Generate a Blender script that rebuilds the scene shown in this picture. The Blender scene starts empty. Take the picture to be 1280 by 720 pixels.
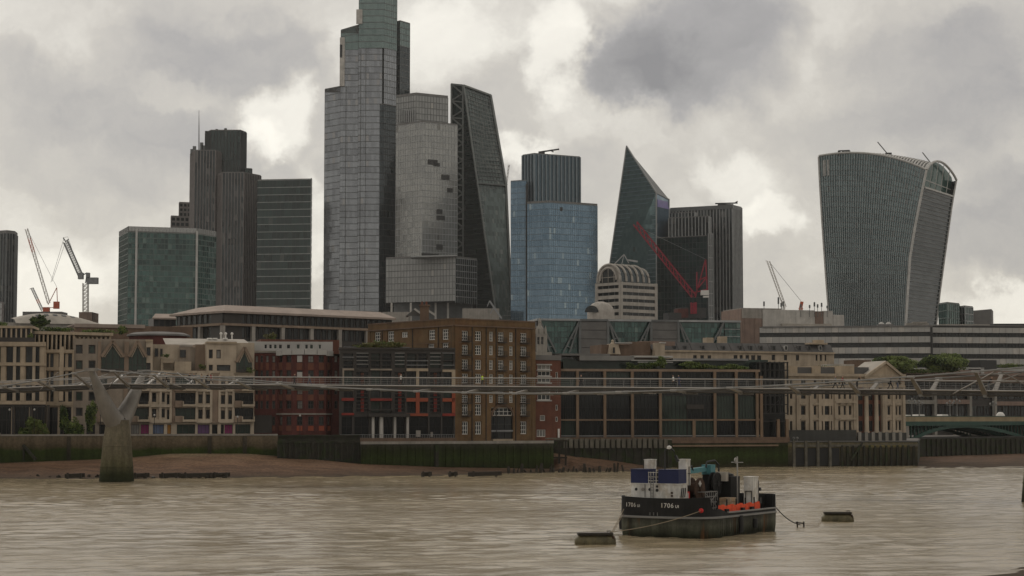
import bpy, bmesh, math, random
import numpy as np
from mathutils import Vector, Matrix
random.seed(7)
sc = bpy.context.scene
COL = sc.collection
PI = math.pi
R = math.radians

# ------------------------------------------------------------------ camera
HC, FPX, HZ = 10.0, 2350.0, 523.0            # eye height over the water, focal length in photo pixels, horizon row
PITCH = math.atan((HZ - 360.0) / FPX)
cam_d = bpy.data.cameras.new('camera')
cam = bpy.data.objects.new('camera', cam_d)
COL.objects.link(cam)
cam.location = (0, 0, HC)
cam.rotation_euler = (PI / 2 + PITCH, 0, 0)
cam_d.sensor_width = 36.0
cam_d.lens = 36.0 * FPX / 1280.0
cam_d.clip_start = 0.5
cam_d.clip_end = 20000
sc.camera = cam

# ------------------------------------------------------------------ exposure
sc.view_settings.view_transform = 'Standard'
sc.view_settings.look = 'None'
sc.view_settings.exposure = 0.0
sc.view_settings.gamma = 1.0
sc.cycles.use_denoising = True
sc.cycles.max_bounces = 6
sc.cycles.diffuse_bounces = 2
sc.cycles.glossy_bounces = 3
sc.cycles.volume_bounces = 1

_cp, _sp = math.cos(PITCH), math.sin(PITCH)
def ray(px, py):
    u, v = (px - 640.0) / FPX, (360.0 - py) / FPX
    return Vector((u, _cp - v * _sp, _sp + v * _cp))
def P(px, py, Y):
    d = ray(px, py); t = Y / d.y
    return Vector((d.x * t, Y, HC + d.z * t))
def G(px, py, z=0.0):
    """the point at height z seen at a photo pixel"""
    d = ray(px, py); t = (z - HC) / d.z
    return Vector((d.x * t, d.y * t, z))
def X2(px, Y, py=420.0):
    p = P(px, py, Y); return (p.x, p.y)

# ------------------------------------------------------------------ sky and sun
SUN_EL, SUN_AZ = 42.0, -38.0                # azimuth clockwise from the view direction
world = bpy.data.worlds.new("World")
sc.world = world
world.use_nodes = True
WN, WL = world.node_tree.nodes, world.node_tree.links
for n in list(WN): WN.remove(n)

class NT:
    """small wrapper to write node trees as expressions"""
    def __init__(s, tree): s.t = tree
    def n(s, typ, **kw):
        nd = s.t.nodes.new(typ)
        for k, v in kw.items(): setattr(nd, k, v)
        return nd
    def put(s, sock, v):
        if hasattr(v, 'is_linked') or hasattr(v, 'links'): s.t.links.new(v, sock)
        else:
            if isinstance(v, (int, float)) and hasattr(sock.default_value, '__len__'):
                v = (v,) * len(sock.default_value)
            elif hasattr(v, '__len__') and hasattr(sock.default_value, '__len__') and len(sock.default_value) == 4 and len(v) == 3:
                v = tuple(v) + (1.0,)
            sock.default_value = v
    def m(s, op, a, b=0.0, c=0.0, clamp=False):
        nd = s.n('ShaderNodeMath', operation=op, use_clamp=clamp)
        s.put(nd.inputs[0], a); s.put(nd.inputs[1], b); s.put(nd.inputs[2], c)
        return nd.outputs[0]
    def v(s, op, a, b=None, scale=None):
        nd = s.n('ShaderNodeVectorMath', operation=op)
        s.put(nd.inputs[0], a)
        if b is not None: s.put(nd.inputs[1], b)
        if scale is not None: s.put(nd.inputs['Scale'], scale)
        return nd.outputs['Value'] if op in ('LENGTH', 'DOT_PRODUCT', 'DISTANCE') else nd.outputs['Vector']
    def noise(s, vec, scale, detail=4.0, rough=0.55, color=False):
        nd = s.n('ShaderNodeTexNoise')
        s.put(nd.inputs['Vector'], vec)
        nd.inputs['Scale'].default_value = scale; nd.inputs['Detail'].default_value = detail
        nd.inputs['Roughness'].default_value = rough
        return nd.outputs['Color'] if color else nd.outputs['Fac']
    def mr(s, v, a, b, c, d, interp='SMOOTHSTEP'):
        nd = s.n('ShaderNodeMapRange', interpolation_type=interp)
        s.put(nd.inputs['Value'], v)
        for i, x in zip((1, 2, 3, 4), (a, b, c, d)): nd.inputs[i].default_value = x
        return nd.outputs[0]
    def mix(s, f, a, b, blend='MIX'):
        nd = s.n('ShaderNodeMix', data_type='RGBA', blend_type=blend)
        s.put(nd.inputs[0], f); s.put(nd.inputs[6], a); s.put(nd.inputs[7], b)
        return nd.outputs[2]
    def ramp(s, f, stops):
        nd = s.n('ShaderNodeValToRGB')
        cr = nd.color_ramp
        while len(cr.elements) < len(stops): cr.elements.new(0.5)
        for e, (p, c) in zip(cr.elements, stops):
            e.position = p; e.color = tuple(c) + (1.0,) if len(c) == 3 else c
        s.put(nd.inputs[0], f)
        return nd.outputs[0]

# overcast: (photo column, row, half width, half height, brighter / darker) of the larger cloud masses
CLOUDS = [
    (865, 52, 150, 95, -0.36), (790, 75, 80, 60, -0.16),
    (300, 60, 190, 60, -0.14), (120, 175, 200, 95, -0.10), (1160, 130, 220, 110, -0.14), (1230, 290, 140, 70, -0.16),
    (360, 140, 58, 58, 0.30), (335, 178, 40, 34, 0.22), (692, 62, 46, 76, 0.24), (640, 190, 46, 34, 0.32), (560, 40, 90, 70, 0.18),
    (962, 262, 50, 34, 0.24), (1010, 90, 90, 50, 0.10), (925, 215, 60, 40, 0.12), (60, 30, 150, 60, 0.10), (60, 350, 170, 50, 0.14),
    (1235, 385, 120, 30, 0.18), (700, 150, 60, 60, 0.12), (400, 300, 30, 110, 0.22), (240, 110, 60, 30, 0.1), (450, 60, 60, 60, 0.16),
]
w = NT(world.node_tree)
tc = w.n('ShaderNodeTexCoord').outputs['Generated']
warp = w.v('SCALE', w.v('SUBTRACT', w.noise(tc, 11.0, 6.0, 0.6, True), (0.5, 0.5, 0.5)), scale=0.085)
dirw = w.v('ADD', w.v('ADD', tc, warp), w.v('SCALE', w.v('SUBTRACT', w.noise(tc, 45.0, 5.0, 0.6, True), (0.5, 0.5, 0.5)), scale=0.022))
flat = w.v('MULTIPLY', dirw, (1.0, 1.0, 1.9))
n1 = w.noise(flat, 3.2, 7.0, 0.56)
n2 = w.noise(flat, 14.0, 8.0, 0.62)
f = w.m('ADD', w.m('MULTIPLY', w.m('SUBTRACT', n1, 0.5), 0.6), w.m('MULTIPLY', w.m('SUBTRACT', n2, 0.5), 0.42))
f = w.m('ADD', f, 0.5)
for (cx, cy, rx, ry, amp) in CLOUDS:
    c = ray(cx, cy).normalized()
    d = w.v('LENGTH', w.v('MULTIPLY', w.v('SUBTRACT', dirw, tuple(c)), (FPX / rx, FPX / rx, FPX / ry)))
    f = w.m('ADD', f, w.mr(d, 1.15, 0.55, 0.0, amp))
cloud = w.ramp(f, [(0.0, (2.7, 2.56, 2.5)), (0.26, (4.2, 3.98, 3.82)), (0.5, (6.4, 5.98, 5.32)), (0.7, (9.2, 8.75, 7.8)), (0.95, (11.2, 10.7, 9.5))])
sky = w.n('ShaderNodeTexSky', sky_type='NISHITA')
sky.sun_disc = False
sky.sun_elevation = R(SUN_EL); sky.sun_rotation = R(SUN_AZ % 360)
col = w.mix(0.08, cloud, sky.outputs[0])
bg = w.n('ShaderNodeBackground'); w.put(bg.inputs[0], col); bg.inputs[1].default_value = 0.1
wo = w.n('ShaderNodeOutputWorld'); WL.new(bg.outputs[0], wo.inputs[0])

sun_d = bpy.data.lights.new('sun', 'SUN')
sun_d.energy = 0.8; sun_d.angle = R(18); sun_d.color = (1.0, 0.93, 0.84)
sun = bpy.data.objects.new('sun', sun_d); COL.objects.link(sun)
_sd = Vector((math.sin(R(SUN_AZ)) * math.cos(R(SUN_EL)), math.cos(R(SUN_AZ)) * math.cos(R(SUN_EL)), math.sin(R(SUN_EL))))
sun.rotation_euler = _sd.to_track_quat('Z', 'Y').to_euler()

# ------------------------------------------------------------------ materials
M = {}
def mat(name, col, rough=0.8, metal=0.0, var=0.18, scale=0.35, streak=0.0, bump=0.0, col2=None, spec=0.25, fine=0.0):
    m = bpy.data.materials.new(name); m.use_nodes = True
    t = NT(m.node_tree); b = m.node_tree.nodes['Principled BSDF']
    pos = t.n('ShaderNodeNewGeometry').outputs['Position']
    c = tuple(col)
    out = c
    if var > 0:
        n = t.noise(pos, scale, 5.0, 0.6)
        lo = tuple(x * (1 - var) for x in c); hi = tuple(min(1, x * (1 + var)) for x in c)
        out = t.ramp(n, [(0.3, lo), (0.7, hi)])
        if col2 is not None:
            out = t.mix(t.mr(t.noise(pos, scale * 0.6 + 0.05, 6.0, 0.65), 0.46, 0.64, 0.0, 0.85), out, col2)
        if fine > 0:
            out = t.mix(fine, out, t.ramp(t.noise(pos, 4.0, 3.0, 0.7), [(0.35, (0.35,) * 3), (0.65, (1.25,) * 3)]), 'MULTIPLY')
        if streak > 0:
            sp = t.v('MULTIPLY', pos, (1.1, 1.1, 0.07))
            out = t.mix(streak, out, t.ramp(t.noise(sp, 1.0, 5.0, 0.65), [(0.35, (0.3,) * 3), (0.62, (1.0,) * 3)]), 'MULTIPLY')
    t.put(b.inputs['Base Color'], out)
    b.inputs['Roughness'].default_value = rough; b.inputs['Metallic'].default_value = metal
    b.inputs['Specular IOR Level'].default_value = spec
    if bump > 0:
        bp = t.n('ShaderNodeBump'); bp.inputs['Strength'].default_value = bump; bp.inputs['Distance'].default_value = 0.1
        t.put(bp.inputs['Height'], t.noise(pos, 6.0, 4.0, 0.6)); t.put(b.inputs['Normal'], bp.outputs[0])
    M[name] = m
    return m

def curtain_mat(name, c1, c2, metal=0.35, rough=0.12, tilt=0.03, blind=0.06, blindc=(0.3, 0.29, 0.27), patch=None):
    """glass wall: every panel (one unit of uv) has its own tint, tilt and now and then a blind"""
    m = bpy.data.materials.new(name); m.use_nodes = True
    t = NT(m.node_tree); b = m.node_tree.nodes['Principled BSDF']
    uv = t.n('ShaderNodeTexCoord').outputs['UV']
    cell = t.v('FLOOR', uv)
    wn = t.n('ShaderNodeTexWhiteNoise'); t.put(wn.inputs['Vector'], cell)
    row = t.n('ShaderNodeTexWhiteNoise'); t.put(row.inputs['Vector'], t.v('MULTIPLY', cell, (0.0, 1.0, 0.0)))
    pos = t.n('ShaderNodeNewGeometry').outputs['Position']
    big = t.noise(t.v('MULTIPLY', pos, (1, 1, 0.6)), 0.035, 4.0, 0.6)
    k = t.m('ADD', t.m('MULTIPLY', wn.outputs['Value'], 0.45), t.m('ADD', t.m('MULTIPLY', row.outputs['Value'], 0.25), t.m('MULTIPLY', big, 0.4)))
    c = t.ramp(k, [(0.25, c1), (0.85, c2)])
    if blind > 0:
        w2 = t.n('ShaderNodeTexWhiteNoise'); t.put(w2.inputs['Vector'], t.v('ADD', cell, (17.3, 5.1, 2.0)))
        c = t.mix(t.m('GREATER_THAN', w2.outputs['Value'], 1.0 - blind), c, blindc)
    t.put(b.inputs['Base Color'], c)
    b.inputs['Metallic'].default_value = metal; b.inputs['Roughness'].default_value = rough
    nrm = t.n('ShaderNodeNewGeometry').outputs['Normal']
    off = t.v('SCALE', t.v('SUBTRACT', wn.outputs['Color'], (0.5, 0.5, 0.5)), scale=tilt)
    wav = t.v('SCALE', t.v('SUBTRACT', t.noise(pos, 0.09, 2.0, 0.5, True), (0.5, 0.5, 0.5)), scale=tilt * 3)
    t.put(b.inputs['Normal'], t.v('NORMALIZE', t.v('ADD', t.v('ADD', nrm, off), wav)))
    M[name] = m
    return m

# ------------------------------------------------------------------ objects
def tag(o, label=None, cat=None, group=None, kind=None):
    if label: o['label'] = label
    if cat: o['category'] = cat
    if group: o['group'] = group
    if kind: o['kind'] = kind
    return o
def thing(name, label, cat, loc=(0, 0, 0), group=None, rz=0.0):
    o = bpy.data.objects.new(name, None); COL.objects.link(o)
    o.location = loc; o.rotation_euler = (0, 0, rz); o.empty_display_size = 0.5
    return tag(o, label, cat, group)
def woff(o):
    v = Vector((0, 0, 0))
    while o is not None:
        v += o.location; o = o.parent
    return v
def kids(o): return [c for c in ALLKIDS.get(o.name, [])]
ALLKIDS = {}
def copy_tree(o, parent=None):
    c = o.copy(); COL.objects.link(c)
    c.parent = parent
    if parent is not None: ALLKIDS.setdefault(parent.name, []).append(c)
    for ch in kids(o): copy_tree(ch, c)
    return c

class MB:
    """collects faces; build() links them as one mesh object"""
    def __init__(s): s.v = []; s.f = []; s.mi = []; s.uv = []
    def face(s, pts, mi=0, uv=None):
        i = len(s.v); s.v.extend([tuple(p) for p in pts]); s.f.append(tuple(range(i, i + len(pts)))); s.mi.append(mi)
        s.uv.extend(uv if uv is not None else [(0.5, 0.5)] * len(pts))
    def obox(s, o, a, b, c, mi=0):
        """box from corner o along a, b, c"""
        o, a, b, c = Vector(o), Vector(a), Vector(b), Vector(c)
        if a.cross(b).dot(c) < 0: a, b = b, a
        p = [o, o + a, o + a + b, o + b, o + c, o + a + c, o + a + b + c, o + b + c]
        for q in ((3, 2, 1, 0), (4, 5, 6, 7), (0, 1, 5, 4), (1, 2, 6, 5), (2, 3, 7, 6), (3, 0, 4, 7)): s.face([p[i] for i in q], mi)
    def box(s, x0, x1, y0, y1, z0, z1, mi=0): s.obox((x0, y0, z0), (x1 - x0, 0, 0), (0, y1 - y0, 0), (0, 0, z1 - z0), mi)
    def prism(s, poly, z0, z1, mi=0, mit=None, cap=True):
        """poly anticlockwise from above; z1 may be a list (per corner)"""
        n = len(poly); zt = z1 if hasattr(z1, '__len__') else [z1] * n
        for i in range(n):
            j = (i + 1) % n
            (xa, ya), (xb, yb) = poly[i], poly[j]
            s.face([(xa, ya, z0), (xb, yb, z0), (xb, yb, zt[j]), (xa, ya, zt[i])], mi)
        if cap:
            s.face([(p[0], p[1], z) for p, z in zip(poly, zt)], mi if mit is None else mit)
            s.face([(p[0], p[1], z0) for p in reversed(poly)], mi)
    def tube(s, pts, r, n=6, mi=0, cap=True):
        pts = [Vector(p) for p in pts]; rings = []
        rr = r if hasattr(r, '__len__') else [r] * len(pts)
        for i, p in enumerate(pts):
            d = (pts[min(i + 1, len(pts) - 1)] - pts[max(i - 1, 0)]).normalized()
            up = Vector((0, 0, 1)) if abs(d.z) < 0.95 else Vector((0, 1, 0))
            a = d.cross(up).normalized(); b = a.cross(d)
            rings.append([p + (a * math.cos(2 * PI * k / n) + b * math.sin(2 * PI * k / n)) * rr[i] for k in range(n)])
        for r0, r1 in zip(rings, rings[1:]):
            for k in range(n):
                l = (k + 1) % n; s.face([r0[k], r1[k], r1[l], r0[l]], mi)
        if cap: s.face(rings[0], mi); s.face(list(reversed(rings[-1])), mi)
    def bar(s, a, b, w, h=None, mi=0, up=(0, 0, 1)):
        """square bar between two points"""
        a, b = Vector(a), Vector(b); h = w if h is None else h
        d = (b - a).normalized(); up = Vector(up)
        if abs(d.dot(up)) > 0.98: up = Vector((0, 1, 0))
        x = d.cross(up).normalized() * w; y = x.cross(d).normalized() * h
        s.obox(a - x / 2 - y / 2, x, y, b - a, mi)
    def lathe(s, c, prof, n=16, mi=0, axis='z', sx=1.0, sy=1.0):
        c = Vector(c); rings = []
        for (r, z) in prof:
            ring = []
            for k in range(n):
                ca, sa = math.cos(2 * PI * k / n) * r * sx, math.sin(2 * PI * k / n) * r * sy
                ring.append(c + Vector({'z': (ca, sa, z), 'x': (z, ca, sa), 'y': (sa, z, ca)}[axis]))
            rings.append(ring)
        for r0, r1 in zip(rings, rings[1:]):
            for k in range(n):
                l = (k + 1) % n; s.face([r0[k], r0[l], r1[l], r1[k]], mi)
        s.face(list(reversed(rings[0])), mi); s.face(rings[-1], mi)
    def grid(s, rows, mi=0, uv=None, flip=False):
        for j, (r0, r1) in enumerate(zip(rows, rows[1:])):
            for i in range(len(r0) - 1):
                q = [r0[i], r0[i + 1], r1[i + 1], r1[i]]
                u = None
                if uv: u = [(uv[0] * a / (len(r0) - 1), uv[1] * b / (len(rows) - 1)) for a, b in ((i, j), (i + 1, j), (i + 1, j + 1), (i, j + 1))]
                if flip: q.reverse(); u = u[::-1] if u else None
                s.face(q, mi, u)
    def build(s, name, mats, parent=None, local=False, label=None, cat=None, group=None, kind=None, smooth=False, weld=False):
        if not s.f: return None
        off = Vector((0, 0, 0)) if (local or parent is None) else woff(parent)
        me = bpy.data.meshes.new(name)
        me.from_pydata([(x - off.x, y - off.y, z - off.z) for x, y, z in s.v], [], s.f)
        mats = mats if isinstance(mats, (list, tuple)) else [mats]
        for m in mats: me.materials.append(M[m] if isinstance(m, str) else m)
        me.polygons.foreach_set('material_index', s.mi)
        uvl = me.uv_layers.new(name='UVMap')
        uvl.data.foreach_set('uv', [x for p in s.uv for x in p])
        if weld or smooth:
            bm = bmesh.new(); bm.from_mesh(me); bmesh.ops.remove_doubles(bm, verts=bm.verts, dist=0.0005)
            if smooth:
                for f_ in bm.faces: f_.smooth = True
                for e in bm.edges:
                    if len(e.link_faces) == 2 and e.calc_face_angle(0) > R(40): e.smooth = False
            bm.to_mesh(me); bm.free()
        me.update()
        o = bpy.data.objects.new(name, me); COL.objects.link(o)
        if parent is not None:
            o.parent = parent; ALLKIDS.setdefault(parent.name, []).append(o)
        return tag(o, label, cat, group, kind)

# ------------------------------------------------------------------ facades
class Face:
    """a vertical wall plane between two plan points, left to right as seen from the river"""
    def __init__(s, a, b):
        s.a = Vector((a[0], a[1])); s.b = Vector((b[0], b[1]))
        s.L = (s.b - s.a).length; s.d = (s.b - s.a) / s.L
        s.n = Vector((s.d.y, -s.d.x))
    @staticmethod
    def px(pa, ya, pb, yb, py=480.0): return Face(X2(pa, ya, py), X2(pb, yb, py))
    def hit(s, px, py):
        r = ray(px, py); r2 = Vector((r.x, r.y))
        t = s.a.dot(s.n) / r2.dot(s.n)
        return ((r2 * t - s.a).dot(s.d), HC + r.z * t)
    def sx(s, px, py=480.0): return s.hit(px, py)[0]
    def zy(s, py, px): return s.hit(px, py)[1]
    def pt(s, q, z, out=0.0):
        p = s.a + s.d * q + s.n * out
        return Vector((p.x, p.y, z))
    def rect(s, x0, x1, y0, y1):
        ym, xm = (y0 + y1) / 2, (x0 + x1) / 2
        return (s.sx(x0, ym), s.sx(x1, ym), s.zy(y1, xm), s.zy(y0, xm))
    def cells(s, cols, rows, pxref):
        out = []
        for (y0, y1) in rows:
            z0, z1 = s.zy(y1, pxref), s.zy(y0, pxref)
            for (x0, x1) in cols: out.append((s.sx(x0, (y0 + y1) / 2), s.sx(x1, (y0 + y1) / 2), z0, z1))
        return out
    def slab(s, mb, q0, q1, z0, z1, o0, o1, mi=0):
        mb.obox(s.pt(q0, z0, o0), s.pt(q1, z0, o0) - s.pt(q0, z0, o0), s.pt(q0, z0, o1) - s.pt(q0, z0, o0), (0, 0, z1 - z0), mi)
    def slabpx(s, mb, x0, x1, y0, y1, o0, o1, mi=0):
        r = s.rect(x0, x1, y0, y1); s.slab(mb, r[0], r[1], r[2], r[3], o0, o1, mi)
    def shift(s, o):
        n = s.n * o
        return Face(s.a + n, s.b + n)

def facade(mb, fc, q0, q1, z0, z1, rects, recess=0.3, mi=0, mir=None):
    """wall sheet with real openings and reveals"""
    mir = mi if mir is None else mir
    rr = [(max(a, q0), min(b, q1), max(c, z0), min(d, z1)) for (a, b, c, d) in rects]
    rr = [r for r in rr if r[1] - r[0] > 0.02 and r[3] - r[2] > 0.02]
    qs = sorted(set([q0, q1] + [round(x, 3) for r in rr for x in r[:2]])); zs = sorted(set([z0, z1] + [round(x, 3) for r in rr for x in r[2:]]))
    for j in range(len(zs) - 1):
        zm = (zs[j] + zs[j + 1]) / 2; run = None
        for i in range(len(qs) - 1):
            qm = (qs[i] + qs[i + 1]) / 2
            hole = any(r[0] < qm < r[1] and r[2] < zm < r[3] for r in rr)
            if not hole and run is None: run = qs[i]
            if run is not None and (hole or i == len(qs) - 2):
                e = qs[i] if hole else qs[i + 1]
                mb.face([fc.pt(run, zs[j]), fc.pt(e, zs[j]), fc.pt(e, zs[j + 1]), fc.pt(run, zs[j + 1])], mi); run = None
    for (a, b, c, d) in rr:
        for (p, q) in (((a, c), (b, c)), ((b, c), (b, d)), ((b, d), (a, d)), ((a, d), (a, c))):
            mb.face([fc.pt(p[0], p[1]), fc.pt(p[0], p[1], -recess), fc.pt(q[0], q[1], -recess), fc.pt(q[0], q[1])], mir)

def back_of(fc, depth):
    """rear plan points so that the flanks run away along the line of sight"""
    def far(p):
        k = 1 + depth / p.length
        return p * k
    return far(fc.a), far(fc.b)
def hull_walls(mb, fc, z0, z1, depth, mi=0, mit=None):
    """flanks, rear and roof behind a facade"""
    ra, rb = back_of(fc, depth); a, b = fc.a, fc.b
    for p, q in ((ra, a), (b, rb), (rb, ra)):
        mb.face([(p.x, p.y, z0), (q.x, q.y, z0), (q.x, q.y, z1), (p.x, p.y, z1)], mi)
    mb.face([(a.x, a.y, z1), (b.x, b.y, z1), (rb.x, rb.y, z1), (ra.x, ra.y, z1)], mi if mit is None else mit)

PANES = ['pane_dark', 'pane_dark', 'pane_dark', 'pane_mid', 'pane_mid', 'pane_blind']
def window(fc, r, parent, fm='white_paint', pm=None, recess=0.3, ft=0.12, nv=0, nh=0, name='window', fw=0.08, group=None):
    a, b, c, d = r
    mb = MB(); o0, o1 = -recess + 0.02, -recess + 0.02 + fw
    fc.slab(mb, a, b, c, c + ft, o0, o1); fc.slab(mb, a, b, d - ft, d, o0, o1)
    fc.slab(mb, a, a + ft, c + ft, d - ft, o0, o1); fc.slab(mb, b - ft, b, c + ft, d - ft, o0, o1)
    for k in range(1, nv + 1):
        x = a + (b - a) * k / (nv + 1); fc.slab(mb, x - ft * .35, x + ft * .35, c + ft, d - ft, o0, o1 - 0.01)
    for k in range(1, nh + 1):
        z = c + (d - c) * k / (nh + 1); fc.slab(mb, a + ft, b - ft, z - ft * .35, z + ft * .35, o0, o1 - 0.015)
    w_ = mb.build(name, fm, parent)
    mp = MB(); mp.face([fc.pt(a, c, -recess), fc.pt(b, c, -recess), fc.pt(b, d, -recess), fc.pt(a, d, -recess)])
    mp.build('pane', pm or random.choice(PANES), w_)
    return w_

# ------------------------------------------------------------------ glass towers
def lerp3(p, q, t): return p + (q - p) * t
def quad_bars(mb, q, us, vs, wu, wv, ou, ov, mi=0):
    """fins at us and bands at vs (0..1) on the quad bl, br, tr, tl"""
    bl, br, tr, tl = q
    n = (br - bl).cross(tl - bl).normalized()
    for u in us:
        a, b = lerp3(bl, br, u), lerp3(tl, tr, u); d = (br - bl).normalized() * wu
        mb.face([a - d / 2 + n * ou, a + d / 2 + n * ou, b + d / 2 + n * ou, b - d / 2 + n * ou], mi)
        mb.face([a - d / 2, a - d / 2 + n * ou, b - d / 2 + n * ou, b - d / 2], mi)
        mb.face([a + d / 2 + n * ou, a + d / 2, b + d / 2, b + d / 2 + n * ou], mi)
    for v in vs:
        a, b = lerp3(bl, tl, v), lerp3(br, tr, v); d = (tl - bl).normalized() * wv
        mb.face([a - d / 2 + n * ov, b - d / 2 + n * ov, b + d / 2 + n * ov, a + d / 2 + n * ov], mi)
        mb.face([a - d / 2, b - d / 2, b - d / 2 + n * ov, a - d / 2 + n * ov], mi)
        mb.face([a + d / 2 + n * ov, b + d / 2 + n * ov, b + d / 2, a + d / 2], mi)

def tower(root, chain, ytop, glass, barm, z0=5.2, ybot=None, back=35.0, fl=4.0, pw=3.0, wu=0.35, wv=0.5, ou=0.25, ov=0.2,
          finm=None, roofm='roof_grey', pyref=320.0, fins=True, bands=True, names=('curtain_wall', 'mullions', 'floor_bands', 'roof'), skip=(), parapet=0.0):
    """glass block; chain = visible plan corners (photo column, distance) left to right, ytop = photo row of the roof at the first corner"""
    pts = [Vector(X2(p, y, pyref)) for p, y in chain]
    yt = ytop if hasattr(ytop, '__len__') else None
    if yt: ytop = yt[0]
    z1 = P(chain[0][0], ytop, chain[0][1]).z
    zs = [P(c[0], y, c[1]).z for c, y in zip(chain, yt)] if yt else [z1] * len(chain)
    zs = zs + [zs[-1], zs[0]]
    if ybot is not None: z0 = P(chain[0][0], ybot, chain[0][1]).z
    ra = pts[0] * (1 + back / pts[0].length); rb = pts[-1] * (1 + back / pts[-1].length)
    loop = pts + [rb, ra]
    g = MB(); fb = MB(); bb = MB()
    nz = max(1, round((z1 - z0) / fl))
    for i in range(len(loop)):
        a, b = loop[i], loop[(i + 1) % len(loop)]
        nx = max(1, round((b - a).length / pw))
        q = [Vector((a.x, a.y, z0)), Vector((b.x, b.y, z0)), Vector((b.x, b.y, zs[(i + 1) % len(loop)])), Vector((a.x, a.y, zs[i]))]
        ko = i * 100
        g.face(q, 0, [(ko, 0), (ko + nx, 0), (ko + nx, nz), (ko, nz)])
        if i < len(pts) - 1 or i in (len(pts) - 1, len(loop) - 1):
            if i in skip: continue
            if fins: quad_bars(fb, q, [k / nx for k in range(nx + 1)], [], wu, wv, ou, ov)
            if bands: quad_bars(bb, q, [], [k / nz for k in range(1, nz + 1)], wu, wv, ou, ov)
    g.build(names[0], glass, root)
    if fins: fb.build(names[1], finm or barm, root, kind='stuff')
    if bands: bb.build(names[2], barm, root, kind='stuff')
    rf = MB(); rf.prism([(p.x, p.y) for p in loop], min(zs) - 2, [z + 0.6 + parapet for z in zs]) if yt else rf.prism([(p.x, p.y) for p in loop], z1, z1 + 0.6 + parapet); rf.build(names[3], roofm, root)
    return pts, z1

# ------------------------------------------------------------------ foliage
def leaves(mb, c, rx, ry, rz, n, size, seed=0, lobes=9, mis=3, floor=None):
    rnd = random.Random(seed)
    cl = []
    for _ in range(lobes):
        while True:
            p = Vector((rnd.uniform(-1, 1), rnd.uniform(-1, 1), rnd.uniform(-1, 1)))
            if p.length < 1: break
        p = p * 0.72
        cl.append((p, rnd.uniform(0.26, 0.46), rnd.randrange(mis)))
    for k in range(n):
        p, r, mi = cl[k % lobes]
        d = Vector((rnd.gauss(0, 1), rnd.gauss(0, 1), rnd.gauss(0, 1))).normalized() * r * (rnd.random() ** 0.4)
        q = p + d
        o = Vector((c[0] + q.x * rx, c[1] + q.y * ry, c[2] + q.z * rz))
        if floor is not None and o.z < floor: continue
        a = Vector((rnd.gauss(0, 1), rnd.gauss(0, 1), rnd.gauss(0, 1))).normalized()
        b = a.orthogonal().normalized(); s = size * rnd.uniform(0.6, 1.3)
        mb.face([o - a * s, o + b * s * .55, o + a * s, o - b * s * .55], mi if rnd.random() < .75 else rnd.randrange(mis))
LEAF = ['leaf_dark', 'leaf_mid', 'leaf_light']
def tree(name, label, cat, base, h, rx, rz, n=900, size=0.28, seed=0, trunk=0.14, group=None, mats=LEAF, crown_z=None):
    t = thing(name, label, cat, base, group)
    x, y, z = base; cz = z + (h - rz if crown_z is None else crown_z)
    rnd = random.Random(seed + 5)
    tb = MB(); top = Vector((x + rnd.uniform(-.1, .1) * rx, y, cz - rz * 0.1))
    tb.tube([(x, y, z - 0.1), (x + 0.03, y, z + (cz - z) * .5), top], [trunk, trunk * .8, trunk * .5], 7)
    for k in range(6):
        a = k * PI / 3 + rnd.uniform(-.4, .4); s = Vector((x, y, z)).lerp(top, rnd.uniform(.55, .95))
        e = Vector((x + math.cos(a) * rx * .6, y + math.sin(a) * rx * .6, cz + rnd.uniform(-.2, .6) * rz))
        tb.tube([s, (s + e) / 2 + Vector((0, 0, .15 * rz)), e], [trunk * .4, trunk * .28, trunk * .12], 5)
    tb.build('trunk', 'bark', t)
    cb = MB(); leaves(cb, (x, y, cz), rx, rx * .9, rz, n, size, seed, lobes=26)
    cb.build('crown', mats, t)
    return t
# ------------------------------------------------------------------ materials of the place
mat('stone_cream', (0.385, 0.31, 0.225), streak=0.25, fine=0.1)
mat('stone_pale', (0.40, 0.33, 0.25), streak=0.3, fine=0.1)
mat('stone_grey', (0.27, 0.25, 0.22), streak=0.35)
mat('stone_plinth', (0.06, 0.06, 0.055), streak=0.3)
mat('render_cream', (0.42, 0.35, 0.27), streak=0.22)
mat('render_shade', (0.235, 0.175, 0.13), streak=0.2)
mat('render_grey', (0.27, 0.225, 0.18), streak=0.25)
mat('brick_yellow', (0.155, 0.096, 0.046), var=0.3, streak=0.35, col2=(0.14, 0.075, 0.035), fine=0.3)
mat('brick_red', (0.095, 0.030, 0.025), var=0.3, streak=0.3, fine=0.25)
mat('brick_orange', (0.155, 0.062, 0.04), var=0.25, streak=0.3, fine=0.2)
mat('brick_brown', (0.15, 0.10, 0.07), var=0.25, streak=0.3, fine=0.2)
mat('orange_panel', (0.25, 0.065, 0.035), var=0.2)
mat('red_panel', (0.22, 0.036, 0.028), var=0.2)
mat('white_panel', (0.38, 0.37, 0.35), var=0.1)
mat('white_paint', (0.66, 0.64, 0.60), var=0.12)
mat('white_boat', (0.66, 0.64, 0.60), var=0.2, scale=1.5, streak=0.55, col2=(0.48, 0.42, 0.34), rough=0.5)
mat('black_metal', (0.022, 0.022, 0.022), rough=0.5, var=0.2)
mat('dark_frame', (0.045, 0.04, 0.036), rough=0.5, var=0.2)
mat('window_brown', (0.06, 0.05, 0.045), rough=0.5)
mat('grey_metal', (0.20, 0.20, 0.20), rough=0.45, metal=0.3)
mat('steel_bright', (0.38, 0.365, 0.345), rough=0.4, metal=0.6, var=0.1)
mat('steel_paint', (0.20, 0.196, 0.186), rough=0.5, var=0.15)
mat('steel_arm', (0.24, 0.222, 0.2), rough=0.5, metal=0.2, var=0.15, streak=0.2)
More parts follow.
